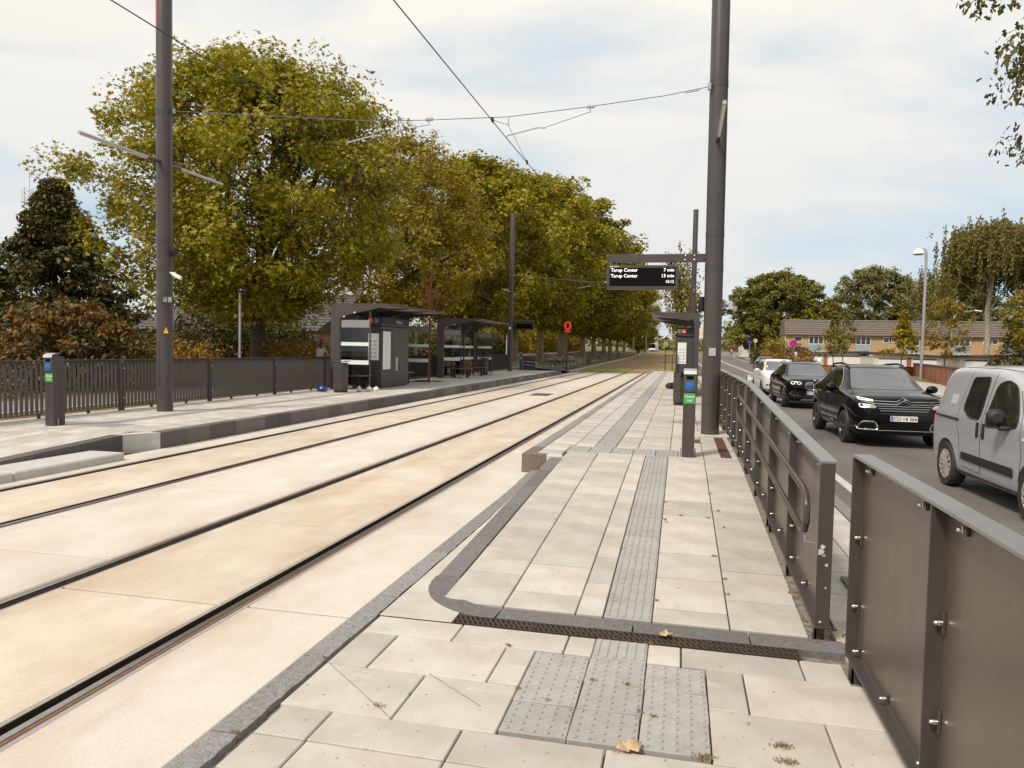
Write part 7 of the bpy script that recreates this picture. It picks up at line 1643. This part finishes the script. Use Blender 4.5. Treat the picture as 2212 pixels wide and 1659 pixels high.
def weed(label, x, y, z, r_, n, seed, flat_=.5):
    rr = random.Random(seed); mb = MB()
    for i in range(n):
        a = rr.uniform(0, 2*PI); q = rr.uniform(0, r_); bx, by = q*math.cos(a)*1.6, q*math.sin(a)*.7; h = rr.uniform(.006,.022); d = rr.uniform(0, 2*PI); w = .0018
        tx, ty = bx+h*1.2*math.cos(d), by+h*1.2*math.sin(d)
        mb.add([(bx-w,by,0),(bx+w,by,0),((bx+tx)/2+w,(by+ty)/2,h*.8),((bx+tx)/2-w,(by+ty)/2,h*.8),(tx,ty,h*flat_)], [(0,1,2,3),(3,2,4)])
    o = mb.build('weed_tuft', M['weed'], None, False, (x, y, z)); return tag(o, label, 'weeds', 'dry weeds in the paving joints', 'stuff')
c7 = lambda a, b: ((1600+a/1.2289)/1.8228, (2200+b/1.2289)/1.8228)
WD = [(1210,212,'beside the foot of the ribbed strip'),(1540,125,'in the upper joint right of the ribbed strip'),(1552,190,'in the joint below that'),(1880,190,'at the foot of the fence'),(1932,312,'at the fence foot near its free end'),(2045,345,'beside the free end post'),(1985,405,'in front of the free end post'),(543,630,'left of the studded tiles'),(900,592,'between the upper studded tiles'),(1070,612,'in the upper middle stud joint'),(675,690,'in the left stud joint'),(1132,745,'in the middle stud joint'),(1200,768,'in the lower stud joint'),(1445,966,'at the lower corner of the studded tiles'),(1815,912,'by the patched slab, upper part'),(1835,985,'by the patched slab, lower part'),(500,424,'in the joint left of the studded tiles'),(1180,415,'under the drain by the ribbed tile')]
for i, (a, b, lb) in enumerate(WD):
    x, y = at(*c7(a, b)); big = a in (1445,1815,1835,2045,1880); weed('dry weed tuft '+lb, x, y, zr(y)+.001, .035 if big else .014, 60 if big else 18, 100+i)
c6_ = lambda a, b: ((2000+a/2.37)/1.8228, (1700+b/2.37)/1.8228)
for i, (a, b, lb) in enumerate(((1885,575,'high in the right ramp joint'),(1615,785,'in a cross joint of the ramp'),(1870,808,'where two ramp joints meet'),(1955,742,'right of the ramp joint, upper'),(2025,898,'right of the ramp joint, lower'),(1925,1165,'in the right ramp joint, middle'),(1460,660,'on the edge of the ribbed strip, far up'),(1065,1095,'on the left edge of the ribbed strip'))):
    p = c6_(a, b); x, y = at(*p); z = zr(y*.97)
    for _ in range(3): x, y = at(*p, z); z = zr(y)
    weed('dry weed tuft '+lb, x, y, z+.001, .016, 18, 140+i)
c8_ = lambda a, b: ((700+a/1.843)/1.8228, (2500+b/1.843)/1.8228)
for i, (a, b, lb) in enumerate(((1065,172,'yellow, at the joint of the granite strip'),(430,718,'yellow, at the lower joint of the granite strip'),(1462,528,'on the crack of the front slab'))):
    x, y = at(*c8_(a, b)); weed('dry weed tuft '+lb, x, y, .006, .018, 18, 160+i)
tw = MB().tube([(0,0,.01),(.06,.05,.03),(.16,.07,.015)], [.006,.005,.003], 5).tube([(.06,.05,.03),(.10,.12,.02)], .003, 4).tube([(-.1,-.15,.01),(0,-.05,.03),(.12,-.06,.01)], .0045, 5).build('twig', M['twig'], None, False, (1.12, 5.0, -.01)); tag(tw, 'dark twigs lying between the two road fences', 'twig')
# cracks across two front slabs
for i, (a, b, c_, d) in enumerate(((1085,190,1545,610),(1830,285,2200,520))):
    x0, y0 = at(*c8_(a, b)); x1, y1 = at(*c8_(c_, d)); rr = random.Random(i); pts = [(x0+(x1-x0)*k/10+rr.uniform(-.004,.004), y0+(y1-y0)*k/10+rr.uniform(-.004,.004), .0015) for k in range(11)]
    o = MB().tube(pts, .0018, 4).build('slab_crack', M['joint'], near)
# rubbish by the bin
def crumple(name, label, x, y, z, s, m, seed, flat_=.6, cat='rubbish'):
    rg = np.random.default_rng(seed); mb = MB(); mb.ball((0,0,s*flat_*.9), s, 14, 9, (1,.8,flat_)); mb.v = [(p[0]*(1+rg.normal()*.16), p[1]*(1+rg.normal()*.16), max(.004, p[2]*(1+rg.normal()*.22))) for p in mb.v]
    o = mb.build(name, m, None, False, (x, y, z)); return tag(o, label, cat)
crumple('plastic_bag', 'crumpled blue plastic bag left of the litter bin', -11.05, 21.5, PH, .17, mat('blue plastic bag', (.012,.04,.24), .35), 1, .5, 'bag')
crumple('paper_bag', 'white and red paper bag right of the litter bin', -10.0, 21.95, PH, .09, mat('white and red paper', (.78,.75,.73), .7, 0, noise=(.6,.12,.10), nscale=9), 2, .9, 'bag')
crumple('paper_bag', 'second crumpled paper bag near the bench', -9.82, 22.3, PH, .09, mat('crumpled paper', (.76,.72,.68), .7, 0, noise=(.6,.42,.36), nscale=7), 3, .8, 'bag')
crumple('plastic_cup', 'clear plastic wrapper by the shelter post', -9.75, 22.7, PH, .09, M['frost'], 4, .7, 'wrapper')
crumple('dark_rag', 'dark bundle on the near platform beyond the litter bin', -.35, 30.5, PH, .22, M['blackmatt'], 5, .5, 'bundle')
